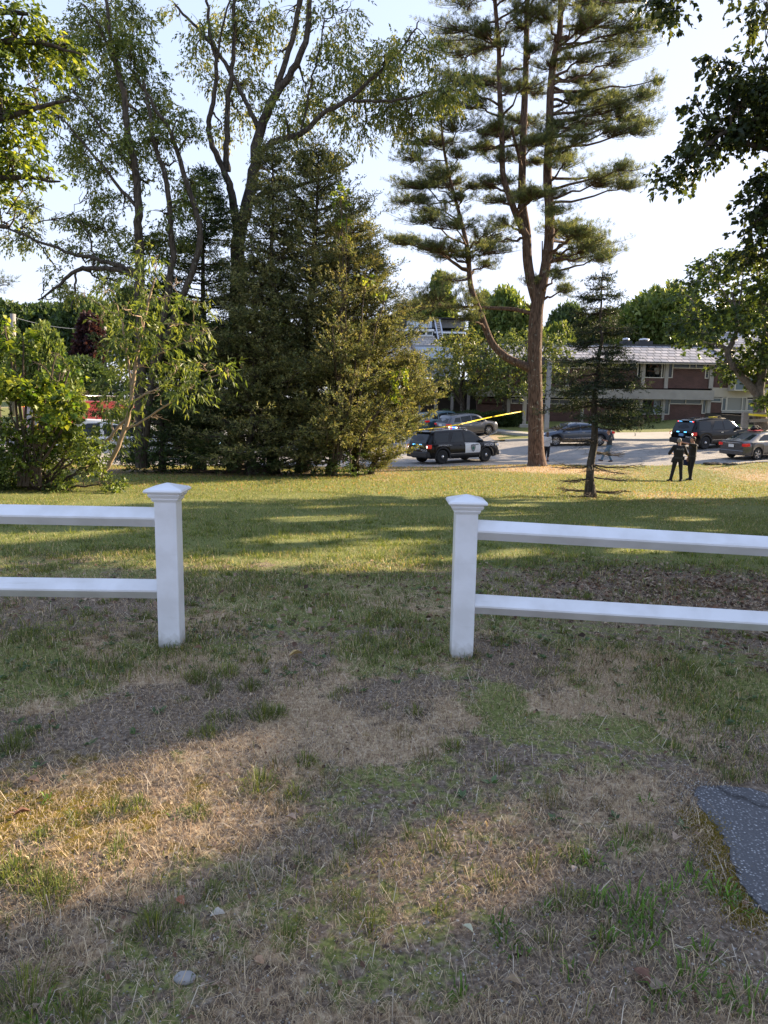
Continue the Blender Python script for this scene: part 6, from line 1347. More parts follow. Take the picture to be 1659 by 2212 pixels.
# cone-shaped conifers
def conifer(name, label, base, d, apex, hw, cols, n_whorl, L, group=None, low=0.02, asc=.35, dens=26, wr=.35, mat='needle', bare=None, bark='bark_dark', trunk_r=.22, power=.75, droop=.05, spread=.55, sl=.35, nl=8, dead=0, thr=.25, asym=None, skirt=None):
    b = G(base[0], base[1], d); top = W(apex[0], apex[1], d); H = top.z-b.z; root = empty(name, b, label, 'tree', group); tb = Tubes(); cr = Crown()
    n = 14; t = np.linspace(0, 1, n); P = np.array(b)[None]*(1-t[:, None])+np.array(top)[None]*t[:, None]; P[1:-1, :2] += rng.normal(0, .03, (n-2, 2)); tb.add(P, trunk_r*(1-t*.93)*(1+.5*np.exp(-t*40)), 10)
    for k in range(n_whorl):
        f = low+(1-low)*(k+rng.random()*.6)/n_whorl; z = f*H; 
        if f > .985 or (bare is not None and f < bare and k % 2): continue
        c = np.array(b)*(1-f)+np.array(top)*f; nb = rng.integers(3, 6) if bare is not None else rng.integers(3, 6)
        R0 = hw*((1-f)**power)*rng.uniform(.8, 1.15)+.12
        if f < .12: R0 *= .75+2*f
        if bare is not None: R0 *= .5 if f < bare else rng.uniform(.7, 1.1)
        if skirt is not None: R0 *= skirt+(1-skirt)*min(1, f/.32)
        for j in range(nb):
            a = rng.uniform(0, 6.283); r = R0*(rng.uniform(.65, 1.12) if bare is not None else rng.uniform(.45, 1.3))
            if asym is not None: r *= 1+asym*math.cos(a)
            tip = c+np.array([math.cos(a)*r, math.sin(a)*r, r*asc*rng.uniform(.5, 1.4)-r*droop*2]); sp = curve_pts(c, tip, 7, -.05*r, .015*r); tb.add(sp, np.linspace(min(.05, .012+r*.013), .005, 7), 5)
            isbare = bare is not None and f < bare
            m = 5 if not isbare else 6
            for q in range(m+1):
                tt = .25+.75*q/m; s0 = c+(tip-c)*tt; s0[2] += -.05*r*4*tt*(1-tt)
                for sg in (1, -1):
                    an = a+sg*rng.uniform(.5, 1.0); ln = r*.40*(1.15-tt)*rng.uniform(.6, 1.2)+.08
                    e = s0+np.array([math.cos(an)*ln, math.sin(an)*ln, ln*(asc*.5-droop)+rng.normal(0, .03)]); tb.add(curve_pts(s0, e, 3, -.02*ln), [.009, .006, .003], 3)
                    if isbare and rng.random() > dead: 
                        for _ in range(2):
                            e2 = s0+(e-s0)*rng.uniform(.4,1); an2 = an+rng.normal(0,.8); tb.add(curve_pts(e2, e2+np.array([math.cos(an2), math.sin(an2), rng.normal(0,.25)])*rng.uniform(.08,.3), 3), [.005,.004,.002], 3)
                        continue
                    ns = max(2, int(dens*ln)); u_ = rng.random(ns)[:, None]; Ps = s0[None]*(1-u_)+e[None]*u_; Ps += rng.normal(0, .03+.03*ln, Ps.shape)
                    Ds = np.tile((e-s0)/ (np.linalg.norm(e-s0)+1e-6), (ns, 1))+rng.normal(0, .35, (ns, 3))+np.array([0,0,asc*.6]); cr.sprigs(Ps, Ds, nl, sl, L, wr, cols, droop, spread)
    tb.build('trunk', MT[bark], root, tuple(b)).location = (0,0,0); cr.build('crown', MT[mat], root, tuple(b), .1).location = (0,0,0); return root
GC = 'dark cedars in the left middle'
conifer('cedar_tree', 'tallest cedar, its pointed top right of the forked tree', (655,1018), 28.0, (690,318), 3.8, CEDAR, 54, .095, GC, .06, .45, 14, .38, sl=.30, nl=9, trunk_r=.24, droop=.0, power=.5)
conifer('cedar_tree', 'slim cedar directly right of the forked trunk', (590,1010), 27.0, (588,290), 3.0, CEDAR, 44, .095, GC, .05, .35, 12, .38, sl=.3, nl=8, trunk_r=.2)
conifer('cedar_tree', 'dark cedar left of the forked trunk above the young chestnut', (430,1012), 28.5, (445,365), 4.0, DARK+CEDAR[:1], 50, .095, GC, .05, .3, 13, .38, sl=.3, nl=8, trunk_r=.2)
conifer('cedar_tree', 'low spreading cedar reaching right in front of the parked cars', (800,1006), 27.8, (892,770), 1.8, CEDAR+[(.18,.16,.065)], 22, .095, GC, .05, .5, 15, .38, sl=.3, nl=9, trunk_r=.12, asym=.1, power=.38, skirt=.40)
conifer('cedar_tree', 'cedar with a sloping right edge beside the stepped building', (765,1012), 27.6, (800,545), 2.5, CEDAR+[(.18,.16,.065)], 36, .095, GC, .05, .5, 14, .38, sl=.3, nl=9, trunk_r=.15, power=.5, skirt=.6)
conifer('cedar_tree', 'small dark cedar at the left end of the cedar row', (350,1010), 27.0, (350,600), 3.0, DARK, 30, .10, GC, .03, .25, 12, .4, sl=.28, nl=8, trunk_r=.12)
conifer('cedar_tree', 'broad low cedar filling the middle of the row', (540,1020), 26.0, (560,560), 3.0, CEDAR, 32, .095, GC, .03, .3, 13, .38, sl=.3, nl=8, trunk_r=.16, power=.5)
conifer('cedar_tree', 'cedar with ascending feathery right side under the tallest one', (715,1018), 26.4, (765,440), 2.9, CEDAR+[(.18,.16,.065)], 44, .095, GC, .04, .55, 15, .38, sl=.3, nl=9, trunk_r=.16, asym=.12, power=.55)
bush('cedar_undergrowth', 'dark leafy undergrowth beneath the cedars', [(400,985,50,26),(470,990,50,24),(540,1000,50,20),(610,995,50,24),(680,1000,50,22),(750,990,44,24),(340,980,44,26),(780,960,36,26),(580,970,50,26),(450,960,50,22),(700,960,46,26),(330,1014,44,13),(400,1020,46,13),(470,1023,46,13),(540,1026,46,13),(610,1027,46,13),(680,1025,46,13),(745,1019,44,12),(790,1009,30,10),(290,1008,30,12)], 26.0,
 dict(n=60, nl=8, sl=.28, L=.10, wr=.6, cols=DARK+MAPLE[:1], droop=.1, spread=.8, thr=.25, gap=.5), (560,1018))
bush('vine', 'bright maple shoots climbing the right side of the cedars', [(735,425,13,20),(748,470,11,18),(732,505,10,12),(790,598,16,8),(720,700,16,6),(830,640,10,8),(862,810,16,22),(845,850,16,16)], 25.2,
 dict(n=60, nl=6, sl=.25, L=.15, wr=.8, cols=BRIGHT, droop=.5, spread=.6, thr=.3, gap=.4), (745,1000), None, 'leaf_thin', cat='vine', dj=.3)
# G: small spruce
conifer('spruce_tree', 'young dark spruce with bare lower branches standing on the lawn', (1275,1076), 20.0, (1303,577), 2.6, [(.014,.024,.014),(.022,.034,.018),(.032,.045,.024),(.05,.062,.032)], 34, .075, None, .03, .16, 19, .28, bare=.33, trunk_r=.125, power=.88, droop=.10, spread=.45, sl=.20, nl=9, dead=.0)
# F: the big white pine
def pine():
    d = 34.0; b = G(1160, 1006, d); root = empty('pine_tree', b, 'tall white pine with a forked trunk and a curved side limb at the lawn edge', 'tree'); tb = Tubes(); nodes = []
    limbs = [[(1160,1012,.56),(1160,998,.44),(1158,970,.38),(1157,900,.345),(1155,780,.325),(1157,700,.32),(1162,650,.30),(1176,590,.235),(1186,520,.225),(1187,450,.215),(1183,400,.20),(1183,350,.19),(1187,280,.175),(1189,200,.16),(1196,130,.15),(1209,70,.13),(1211,0,.115),(1214,-120,.09),(1216,-300,.06)],
     [(1160,655,.24),(1148,610,.225),(1140,560,.215),(1138,500,.205),(1129,430,.18),(1130,350,.165),(1134,240,.15),(1138,140,.13),(1141,0,.11),(1143,-140,.08),(1145,-280,.05)],
     [(1139,515,.18),(1118,475,.16),(1098,425,.145),(1084,380,.135),(1081,300,.125),(1075,200,.115),(1073,120,.105),(1066,50,.095),(1060,-30,.08),(1055,-200,.05)],
     [(1155,805,.20),(1137,792,.20),(1115,782,.185),(1093,771,.175),(1066,745,.16),(1050,710,.155),(1038,675,.145),(1030,655,.14),(1017,613,.125),(1011,540,.11),(998,480,.09),(985,430,.08),(972,380,.07),(960,320,.06),(955,270,.05),(952,220,.03)],
     [(1152,678,.12),(1143,675,.105),(1110,667,.095),(1049,663,.075),(990,660,.06),(938,657,.045),(900,672,.02)], [(1129,380,.08),(1112,330,.07),(1096,296,.05)], [(1158,655,.06),(1170,600,.04),(1172,520,.03)], [(1152,672,.06),(1138,655,.04)]]
    for lb in limbs:
        P, r = smooth_path([W(q[0], q[1], d) for q in lb], [q[2] for q in lb], 5)
        if lb[0][1] < 900: P[:, 1] += np.linspace(0, rng.uniform(-1.2, 1.2), len(P))
        tb.add(P, r, 16 if r.max() > .2 else 8); nodes += [(*p, rr) for p, rr in zip(P, r) if rr > .05]
    nodes = np.array(nodes)
    z2 = [(330,30,90,35),(290,110,110,30),(400,140,90,25),(270,190,90,25),(420,210,80,25),(330,250,110,20),(300,330,90,30),(420,360,110,25),(250,430,90,30),(380,440,110,25),(230,500,80,25),(330,530,110,20),(150,600,100,25),(260,620,110,20),(120,680,80,30),(230,730,100,20),(420,640,60,36),(110,800,90,25),(280,800,120,18),(80,870,70,30),(200,900,120,22),(430,790,90,15),(160,940,90,22),(300,960,110,20),(60,1040,60,18),(230,1070,90,18),(450,1000,90,24),(470,1080,90,18),(600,850,46,22),
     (600,30,50,40),(560,110,90,20),(700,60,80,40),(740,180,60,40),(700,260,90,28),(620,350,90,22),(560,380,80,15),(660,400,60,18),(620,540,100,28),(540,580,60,22),(700,590,90,28),(760,650,70,34),(780,700,60,28),(500,300,60,16),(880,30,80,28),(970,20,90,15),(1060,10,80,15),(860,110,70,24),(960,70,100,18),(1100,110,110,32),(1190,90,60,22),(1000,170,110,26),(1090,190,80,26),(880,240,80,22),(1010,250,90,22),(850,330,60,28),(920,350,110,32),(1000,410,70,18),(880,400,60,22),(960,440,100,22),(1180,345,30,36),(1130,405,60,24),(1040,450,80,24),
     (940,480,130,28),(1060,500,90,28),(1120,525,70,26),(880,530,110,22),(1010,560,100,18),(1100,560,60,18),(1000,750,90,22),(1050,720,60,18),(1060,800,70,18),(960,775,110,12),(740,830,50,18),(740,905,60,13),(770,960,70,18),(740,1000,80,18),(850,1000,80,22),(900,1050,90,22),(960,1090,60,22),(860,590,60,20),(640,200,50,14),(480,540,50,20)]
    plates = [(829.5+a*.5, c*.5, h*.5, k*.5) for a, c, h, k in z2]
    plates += [(870,520,38,9),(925,528,40,9),(960,548,34,8),(1055,572,30,10),(1015,550,30,8),(973,602,36,12),(1230,560,36,12),(1265,540,34,12),(1300,555,28,14),(1240,510,40,14),(1210,590,24,14),(1225,625,18,14),(1085,480,30,10),(900,650,42,24),(870,660,26,18),(940,640,44,20),(985,655,40,22),(1025,640,34,20),(905,690,28,14),(1010,685,26,10),(1250,500,40,16),(1285,520,34,14),(1060,520,34,9)]
    plates += [(1000,-40,80,18),(1080,-60,70,18),(1150,-50,70,20),(1230,-40,80,18),(1300,-30,80,18),(1040,-120,90,20),(1150,-130,80,20),(1240,-120,90,20),(1100,-200,80,20),(1200,-220,80,20),(1150,-280,60,24)]
    cr = Crown(); PC = [(.055,.078,.038),(.09,.115,.05),(.14,.16,.06),(.22,.23,.09),(.10,.125,.06)]
    for lb_, n_, lo_, hi_ in ((limbs[0], 16, 620, -250), (limbs[1], 14, 480, -250), (limbs[2], 14, 430, -180), (limbs[3], 8, 540, 240)):
        vv = np.array([q[1] for q in lb_][::-1], float); uu = np.array([q[0] for q in lb_][::-1], float)
        for _ in range(n_):
            v_ = rng.uniform(hi_, lo_); plates.append((float(np.interp(v_, vv, uu))+rng.normal(0, 34), v_, rng.uniform(18, 38), rng.uniform(5, 9)))
    plates = [(a, c, h*1.2, k_*.85) for a, c, h, k_ in plates]
    for (u, v, hu, hv) in plates:
        # origin on the closest stem, a little below
        dd = rng.uniform(-2.6, 2.6)*min(1, hu/40); c = np.array(W(u, v, d+dd)); nz = nodes*np.array([1, 1, 2.6, 1]); nd = nearest(nz, (c+np.array([0, 0, -.5]))*np.array([1, 1, 2.6]))/np.array([1, 1, 2.6, 1]); k = d/F
        sp = curve_pts(nd[:3], c, 8, -.03*np.linalg.norm(c-nd[:3]), .05); tb.add(sp, np.linspace(min(nd[3]*.5, .075), .02, 8), 6)
        ax_ = c-nd[:3]; ax_[2] *= .3; ax_ = unit(ax_[None])[0]
        nt = int(14+hu*.8)
        for _ in range(nt):
            o = np.array([np.clip(rng.normal(0, .52), -1.25, 1.25)*hu*k, np.clip(rng.normal(0, .5), -1.1, 1.1)*max(.5, hu*k*.75), 0])
            if vnoise(o[0]+c[0]*3, o[1]+c[2]*5, .32, 3) < .30: continue
            rr = 1-min(1, (o[0]/(hu*k))**2+(o[1]/max(.5, hu*k*.75))**2); e = c+o+np.array([0, 0, rng.normal(0, .75)*hv*k*(.6+.75*rr)+.10*(o[0]**2)**.5])
            st = c-ax_*hu*k*.4+o*.35; st[2] -= .1; tb.add(curve_pts(st, e, 4, -.06), [.016, .012, .008, .004], 4)
            ns = 9; u_ = (rng.integers(2, 7, ns)/6+rng.normal(0,.02,ns))[:, None]; Ps = st[None]*(1-u_)+e[None]*u_+rng.normal(0, .07, (ns, 3))*np.array([1, 1, .6]); Ds = np.tile(unit((e-st)[None]), (ns, 1))*.6+rng.normal(0, .35, (ns, 3))+np.array([0, 0, .75])
            cr.sprigs(Ps, Ds, 15, .07, .14, .075, PC, -.12, .65, .22)
    tb.build('trunk', MT['bark_pine'], root, tuple(b)).location = (0,0,0); cr.build('crown', MT['needle'], root, tuple(b), .1).location = (0,0,0)
pine()
# right: near overhanging maple (trunk outside the frame)
bR = Vector((10.8, 12.4, T(10.8, 12.4)))
LN = dict(n=52, nl=8, sl=.26, L=.10, wr=.75, cols=[(.028,.042,.016),(.04,.058,.02),(.06,.075,.024),(.022,.032,.014)], droop=.6, spread=.6, thr=.30, gap=.35)
tree('linden_tree', 'near dark-leaved tree whose branches hang in from the upper right edge', 'tree', bR, [
 [(2160,1240,.34),(2140,900,.30),(2120,500,.27),(2100,100,.22),(2060,-300,.15)], [(2120,420,.14),(1900,250,.10),(1700,240,.07),(1580,280,.04),(1480,345,.012)], [(2118,480,.1),(1850,380,.08),(1680,330,.05),(1570,300,.02)],
 [(2120,620,.12),(1900,520,.09),(1720,450,.05),(1630,480,.02)], [(2100,150,.12),(1900,60,.09),(1750,130,.05),(1640,150,.02)], [(2110,200,.1),(1800,-80,.08),(1560,-50,.05),(1420,-10,.02),(1395,20,.008)], [(2120,560,.08),(1850,560,.06),(1700,560,.04),(1640,555,.01)]],
 [(1545,135,26,22,0),(1580,175,34,26,0),(1630,140,36,30,.2),(1600,215,46,24,0),(1550,245,40,18,.2),(1515,230,26,14,0),(1625,190,40,24,.3),(1640,265,36,28,0),(1590,290,50,18,.1),(1530,290,36,16,.3),(1500,320,28,13,0),(1475,345,26,14,.1),(1440,372,24,12,.2),(1465,385,20,8,.1),(1550,320,30,12,0),(1500,365,20,8,.2),
  (1640,390,20,20,.2),(1630,425,24,16,0),(1650,450,26,26,.3),(1625,485,24,16,0),(1655,500,22,16,0),(1410,10,30,12,.1),(1440,15,24,16,0),(1455,30,16,10,0),(1480,-10,20,8,0),(1650,5,12,10,0),(1600,560,34,10,.4),(1650,545,28,16,.1),(1720,200,80,70,0),(1720,400,70,60,0),(1850,300,90,110,0),(1850,60,90,80,0),(1650,0,60,40,.6),(1730,540,60,40,0),
  (1950,450,100,90,0),(2050,150,120,120,0),(2200,300,130,150,0),(2050,-100,120,90,0)], 12.0, LN, 'bark_dark', None, .8, .014)
# right: maple at the street behind the wooden fence
tree('maple_tree', 'spreading maple with a forked grey trunk in front of the brick building at right', 'tree', G(1642, 915, 50), [
 [(1645,925,.50),(1640,890,.40),(1638,850,.36),(1642,820,.34),(1650,780,.28),(1655,720,.24),(1668,640,.18)], [(1638,852,.30),(1620,832,.28),(1595,805,.24),(1580,785,.22),(1572,765,.20),(1578,745,.18),(1590,720,.14),(1592,680,.1),(1580,630,.06)],
 [(1576,760,.14),(1562,748,.12),(1552,735,.10),(1540,715,.06),(1520,690,.03)], [(1592,680,.07),(1570,640,.05),(1540,600,.03)], [(1590,700,.08),(1600,640,.06),(1605,580,.03)], [(1655,700,.12),(1640,620,.08),(1610,560,.05)]],
 [(1500,610,26,20),(1530,590,34,22),(1570,575,40,22),(1610,560,40,18),(1650,545,36,18),(1490,640,26,20),(1530,640,40,24),(1480,670,24,20),(1510,690,34,22),(1480,710,26,18),(1500,740,24,14),(1470,690,16,16),(1560,670,36,20),(1590,650,34,22),(1600,690,34,24),(1580,720,30,22),(1640,610,36,26),(1645,660,34,26),(1650,710,34,24),(1560,615,34,12),(1640,760,30,22),(1600,780,34,20),(1575,800,30,16),(1610,815,36,20),(1645,810,30,24),(1560,785,20,10),(1590,755,26,14),(1655,860,20,14),(1520,720,26,14),(1700,600,60,60),(1710,750,60,70),(1540,560,24,10),(1700,860,50,30),(1535,745,20,8)], 50,
 dict(n=62, nl=8, sl=.7, L=.30, wr=.8, cols=DARK+MAPLE, droop=.3, spread=.7, thr=.32, gap=1.1), 'bark_grey', None, 3.0, .05)
pw = empty('porch_wing', G(985, 905, 64), 'dark recessed porch wing with posts beneath the trees left of the brick building', 'building')
x0, x1, z0, z1 = rc(870, 832, 1045, 915, 64.5); MB().box(x0, x1, 66.5, 72, z0-1, z1).build('wall', MT['wood_dark'], pw); MB().box(x0, x1, 63.5, 72.2, z1+.002, z1+.5).build('roof', MT['metal_dark'], pw)
for k in range(6): MB().box(x0+(x1-x0)*k/5-.12, x0+(x1-x0)*k/5+.12, 63.8, 64.05, z0-1, z1).build('post', MT['wood_grey'], pw)
chl(pw)
# crab-apple trees in front of the building
tree('crabapple_tree', 'round crab-apple tree left of the pine trunk in front of the building', 'tree', G(1000, 900, 59), [[(1000,908,.22),(998,870,.2),(995,840,.17),(1005,790,.1)],[(998,875,.14),(975,840,.1),(960,800,.06)],[(995,850,.1),(1030,820,.07),(1050,790,.04)]],
 [(960,760,34,28),(990,740,40,28),(1020,760,36,28),(950,800,34,28),(985,790,44,34),(1030,800,40,32),(970,835,30,18),(1010,835,40,20),(1045,835,30,20),(1000,720,24,14)], 59, dict(n=75, nl=8, sl=.6, L=.26, wr=.5, cols=[(.10,.12,.035),(.075,.10,.03),(.14,.15,.05)], droop=.2, spread=.8, thr=.25, gap=1.0), 'bark_dark', 'round crab-apple trees before the brick building', 2.0, .04)
tree('crabapple_tree', 'wide crab-apple tree directly behind the pine trunk', 'tree', G(1090, 900, 58), [[(1090,908,.22),(1090,870,.2),(1095,840,.15),(1100,790,.1)],[(1090,865,.12),(1130,830,.08),(1150,800,.05)],[(1090,865,.12),(1060,830,.08),(1045,800,.04)]],
 [(1050,755,40,26),(1090,745,44,28),(1135,740,44,28),(1180,745,40,28),(1060,795,44,32),(1110,790,50,34),(1160,785,44,34),(1200,770,30,28),(1060,840,44,20),(1110,840,44,22),(1150,835,36,22),(1210,750,26,20),(1195,810,24,24)], 58, dict(n=75, nl=8, sl=.6, L=.26, wr=.5, cols=[(.075,.10,.035),(.10,.13,.045),(.055,.08,.028)], droop=.2, spread=.8, thr=.25, gap=1.0), 'bark_dark', 'round crab-apple trees before the brick building', 2.0, .04)
bush('rhododendron_bush', 'rounded green bush against the brick wall beside the spruce', [(1370,885,36,14),(1400,890,34,14),(1350,900,30,14),(1385,905,44,14),(1420,905,24,10)], 60, dict(n=100, nl=8, sl=.5, L=.22, wr=.4, cols=MAPLE, droop=.1, spread=.8, thr=.15, gap=.8), (1385,920), dj=.8)
def hedge(name, label, u0, u1, v0, v1, d, cols):
    x0, x1 = W(u0, v0, d).x, W(u1, v0, d).x; zt = W((u0+u1)/2, v0, d).z; n = int((x1-x0)*900); x = rng.uniform(x0, x1, n); y = rng.uniform(-.8, .8, n)+d; zb = tz(x, y); z = zb+(zt-zb)*rng.random(n)**.6*(1+.08*np.sin(x*3))
    b = G((u0+u1)/2, v1, d); root = empty(name, b, label, 'hedge'); cr = Crown(); cr.sprigs(np.c_[x, y, z], rng.normal(0, 1, (n, 3))+np.array([0, 0, .5]), 4, .25, .14, .5, cols, 0, .8); cr.build('foliage', MT['leaf'], root, tuple(b)).location = (0,0,0)
    tb = Tubes(); [tb.add(curve_pts((q, d, T(q, d)), (q+rng.normal(0,.2), d, zt-.2), 4), [.03,.03,.02,.01], 4) for q in np.arange(x0+.2, x1, .7)]; tb.build('stems', MT['twig'], root, tuple(b)).location = (0,0,0)
hedge('hedge', 'clipped dark hedge under the brick wall behind the parked cars', 930, 1128, 893, 925, 57.2, DARK)
# background trees: prototypes then copies
def proto(kind, cols, Hh, Rr, n, L=.55, bark='bark_dark', shape='round', lobes=26, trunkf=.28):
    root = empty(kind, (0,0,0)); tb = Tubes(); cr = Crown(); tb.add(curve_pts((0,0,-1), (rng.normal(0,.3), 0, Hh*.8), 8, 0, .08), np.linspace(.34, .06, 8)*Hh/11, 8)
    for k in range(lobes):
        if shape == 'round': v = unit(rng.normal(0, 1, 3)); v[2] = abs(v[2])*1.25-.45; c = np.array([v[0]*Rr*.68, v[1]*Rr*.68, Hh*(trunkf+(1-trunkf)*.5)+v[2]*Hh*(1-trunkf)*.36]); r = Rr*rng.uniform(.28, .48)
        else: f = rng.random()**.8; a = rng.uniform(0, 6.28); q = Rr*(1-f)**.7*.7; c = np.array([math.cos(a)*q, math.sin(a)*q, Hh*(trunkf+(1-trunkf)*f*.95)]); r = Rr*(.5-.34*f)
        tb.add(curve_pts((0, 0, max(.5, c[2]*.6)), c, 5, .2, .1), np.linspace(.12, .03, 5)*Hh/11, 5)
        m = int(n/lobes); P, v = in_ell(m, c, (r, r, r*.8), 3.2); cr.sprigs(P, v+rng.normal(0, .4, v.shape)+np.array([0,0,.3]), 7, .8, L, .55, cols, .15, .7)
    tb.build('trunk', MT[bark], root); cr.build('crown', MT['leaf'], root, (0,0,0)).location = (0,0,0); return root
BGD = proto('broadleaf_tree', [(.045,.075,.03),(.06,.095,.035),(.035,.06,.028)], 11, 4.6, 4200)
BGL = proto('broadleaf_tree', [(.09,.13,.035),(.12,.16,.045),(.07,.11,.03),(.15,.18,.06)], 11, 4.4, 4200)
BGP = proto('broadleaf_tree', [(.10,.14,.04),(.07,.11,.03),(.13,.16,.05)], 12, 3.6, 4200, shape='cone')
BGR = proto('purple_plum_tree', [(.032,.015,.022),(.046,.02,.027),(.02,.011,.016)], 10, 3.0, 3400, shape='cone')
used = set()
GB = 'background trees beyond the buildings'
def bgtree(pr, u, vtop, d, w, label, vb=None, rz=None):
    r = pr if pr.name not in used else copy_tree(pr); used.add(pr.name); b = G(u, 900, d); top = W(u, vtop, d); Hh = top.z-b.z
    hh = {BGD.name:11, BGL.name:11, BGP.name:12, BGR.name:10}[pr.name]; rr = {BGD.name:4.6, BGL.name:4.4, BGP.name:3.6, BGR.name:3.0}[pr.name]
    sx = w*d/F/rr; r.scale = (sx, sx, Hh/hh); r.location = b; r.rotation_euler = (0, 0, random.uniform(0, 6) if rz is None else rz); tag(r, label, 'tree', GB); return r
BGS = proto('broadleaf_tree', [(.05,.08,.03),(.07,.10,.035)], 11, 4.6, 1500, lobes=20)
bgtree(BGP, 945, 600, 92, 50, 'light green upright tree above the stepped building roof')
bgtree(BGL, 1090, 610, 84, 62, 'bright green rounded tree left of the pine trunk')
bgtree(BGP, 1035, 640, 90, 40, 'pale green tree behind the curved pine limb'); bgtree(BGD, 890, 655, 110, 50, 'dark distant tree left of the stepped building')
bgtree(BGL, 1200, 690, 88, 34, 'small bright tree just right of the pine trunk'); bgtree(BGD, 1215, 655, 120, 50, 'dark distant tree right of the pine trunk'); bgtree(BGD, 1300, 668, 122, 60, 'dark distant tree behind the young spruce')
bgtree(BGL, 1410, 602, 86, 80, 'broad bright tree with bare inner stems behind the brick building roof'); bgtree(BGD, 1345, 655, 95, 44, 'mid green tree between the spruce and the broad bright tree')
bgtree(BGL, 1525, 720, 92, 46, 'low yellow-green tree at the roof corner of the brick building'); bgtree(BGD, 1500, 665, 100, 50, 'green tree behind the spreading maple'); bgtree(BGD, 1600, 640, 98, 70, 'dark green tree behind the far right slate roof'); bgtree(BGL, 1690, 600, 90, 60, 'tree at the right edge behind the spreading maple')
bgtree(BGD, 20, 650, 120, 90, 'dark tree on the left skyline at the picture edge'); bgtree(BGD, 110, 655, 124, 80, 'dark tree on the left skyline beside the thin pole'); bgtree(BGD, 185, 640, 118, 60, 'dark tall tree left of the purple one'); bgtree(BGL, 225, 640, 98, 46, 'pale green tree behind the purple one')
bgtree(BGR, 200, 688, 72, 52, 'dark purple-leaved plum tree above the fire engine'); bgtree(BGD, 300, 620, 110, 60, 'dark tree behind the slender left tree'); bgtree(BGD, 380, 640, 105, 60, 'dark tree hidden behind the dark cedar'); bgtree(BGL, 90, 690, 42, 54, 'pale olive-green feathery tree above the maple bush')
bgtree(BGL, 130, 770, 40, 46, 'olive-green tree low behind the maple bush'); bgtree(BGD, 0, 740, 60, 60, 'dark tree at the left edge behind the bushes'); bgtree(BGD, 460, 700, 80, 70, 'dark tree behind the cedar row'); bgtree(BGD, 600, 690, 85, 70, 'dark tree behind the forked trunk'); bgtree(BGL, 740, 700, 88, 60, 'green tree behind the right cedars')
bgtree(BGD, 820, 690, 100, 50, 'dark green tree left of the stepped building wall'); bgtree(BGD, 175, 770, 68, 70, 'very dark tree behind the fire engine')
# pine bough at far left edge
tree('distant_pine', 'distant pine bough reaching in at the left edge', 'tree', G(-140, 900, 60), [[(-140,930,.3),(-130,700,.25),(-120,560,.2),(-110,420,.1)],[(-125,640,.1),(-60,625,.07),(20,615,.03)]], [(0,600,30,10,0),(20,612,22,8,0),(-10,628,26,8,0),(-60,600,50,26,0),(-100,500,70,60,0),(-100,650,60,40,0)], 60,
 dict(n=120, nl=12, sl=.3, L=.28, wr=.1, cols=[(.04,.06,.025),(.06,.08,.03)], droop=-.3, spread=.5, thr=.2, gap=.6), 'bark_dark', None, 1.0, .04, mat='needle')
# shade trees outside the frame on the right, as the long shadows on the lawn show
def shade_tree(x, y, H, Rr, pr, label):
    r = copy_tree(pr); r.location = (x, y, T(x, y)-.2); hh, rr = (11, 4.6); r.scale = (Rr/rr, Rr/rr, H/hh); r.rotation_euler = (0, 0, random.uniform(0, 6)); tag(r, label, 'tree', 'shade trees outside the right edge')
shade_tree(12.5, 6.5, 12, 4.6, BGD, 'shade tree nearest the driveway, outside the right edge'); shade_tree(19, 12.5, 12, 4.6, BGD, 'shade tree beside the near overhanging tree, outside the right edge')
shade_tree(21, 20.5, 10.5, 3.6, BGL, 'shade tree beside the lawn, outside the right edge')
BGS.location = (17.5, 22.5, T(17.5, 22.5)-.2); BGS.scale = (.85, .85, 1.05); tag(BGS, 'thin-crowned shade tree right of the lawn, outside the right edge', 'tree', 'shade trees outside the right edge')
pass
shade_tree(28, 27, 13, 3.6, BGD, 'shade tree near the street, outside the right edge')
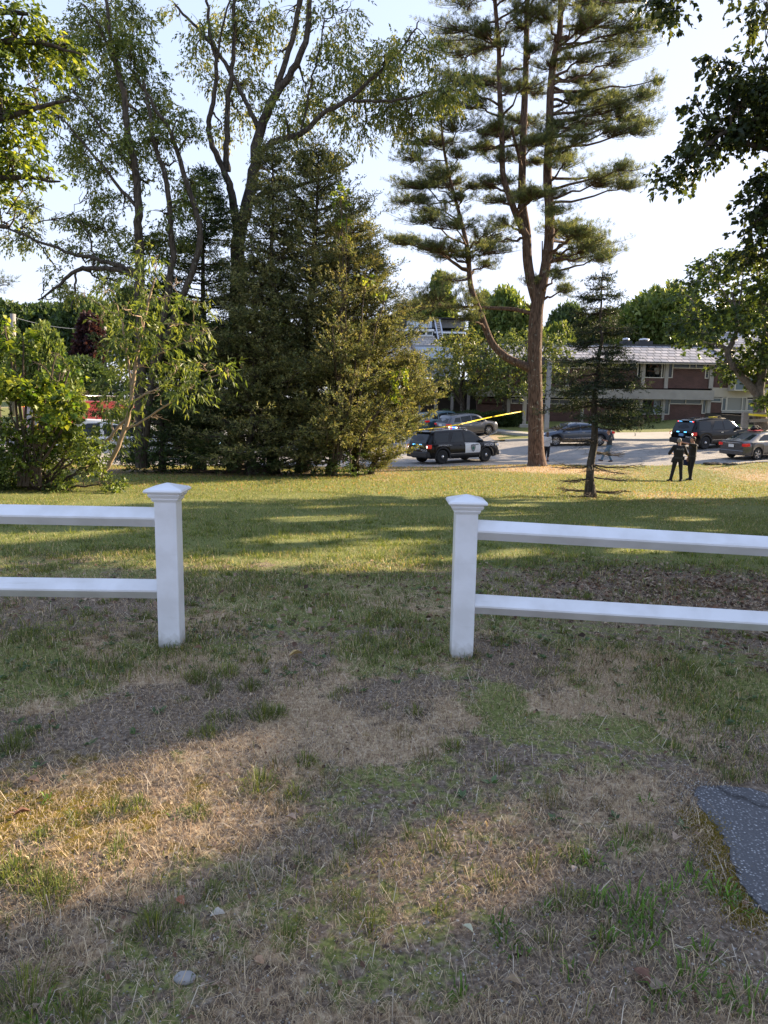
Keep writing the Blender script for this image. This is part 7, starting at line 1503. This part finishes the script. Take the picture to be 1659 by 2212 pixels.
# leaves removed from shade-tree and linden crowns along sun rays, shaping lawn sun patches
RAYS = [(gpix(u, v), r*1.5+.05) for u, v, r in [(40,1800,.24),(120,1830,.2),(210,1770,.16),(300,1745,.1),(60,1880,.22),(10,1740,.2),(430,1640,.10),(400,1625,.08),(885,1895,.15),(935,1885,.19),(985,1895,.16),(1640,2180,.12),(440,1215,.18),(520,1225,.14),(620,1215,.12),(180,1150,.2),(1090,1200,.14),(1120,1190,.1),(60,1165,.2),(1480,1120,.3),(1300,1140,.3),(1100,1110,.3),(700,1120,.3),(1040,1900,.08),(230,1850,.2)]]
for _ in range(75):
    _x, _y = spots(1, 6.5, 24, .58, .8); RAYS.append((Vector((float(_x[0]), float(_y[0]), T(float(_x[0]), float(_y[0])))), random.uniform(.08, .45)))
def open_gaps(o):
    me = o.data; mw = np.array(o.matrix_world); n = len(me.vertices); co = np.empty(n*3, dtype=np.float32); me.vertices.foreach_get('co', co); co = co.reshape(-1, 3)
    w = co @ mw[:3, :3].T + mw[:3, 3]; q = w.reshape(-1, 4, 3).mean(1); sd_ = np.array(sdir); keep = np.ones(len(q), bool)
    for p, r in RAYS:
        rel = q-np.array(p); t = rel @ sd_; dist = np.linalg.norm(rel-t[:, None]*sd_, axis=1); keep &= ~((dist < r*(.8+.5*rng.random(len(q)))) & (t > 1))
    ca = np.empty(n*4, dtype=np.float32); me.color_attributes['Col'].data.foreach_get('color', ca); ca = ca.reshape(-1, 4)[:, :3]
    V = co.reshape(-1, 4, 3)[keep].reshape(-1, 3); C = ca.reshape(-1, 4, 3)[keep].reshape(-1, 3); i = np.arange(keep.sum())[:, None]*4
    t_ = npmesh('crown_tmp', V, np.concatenate([i+np.array([[0,1,2]]), i+np.array([[0,2,3]])], 1).reshape(-1, 3), me.materials[0], None, col=C); o.data = t_.data; bpy.data.objects.remove(t_)
bpy.context.view_layer.update()
for o_ in list(bpy.data.objects):
    if o_.name.startswith('crown') and o_.parent and (o_.parent.get('group') == 'shade trees outside the right edge' or o_.parent.name.startswith('linden')): open_gaps(o_)
for c_ in bpy.data.objects:
    if c_.type == 'EMPTY' and c_.children and 'label' not in c_ and c_.parent is None: print('UNLABELLED', c_.name)
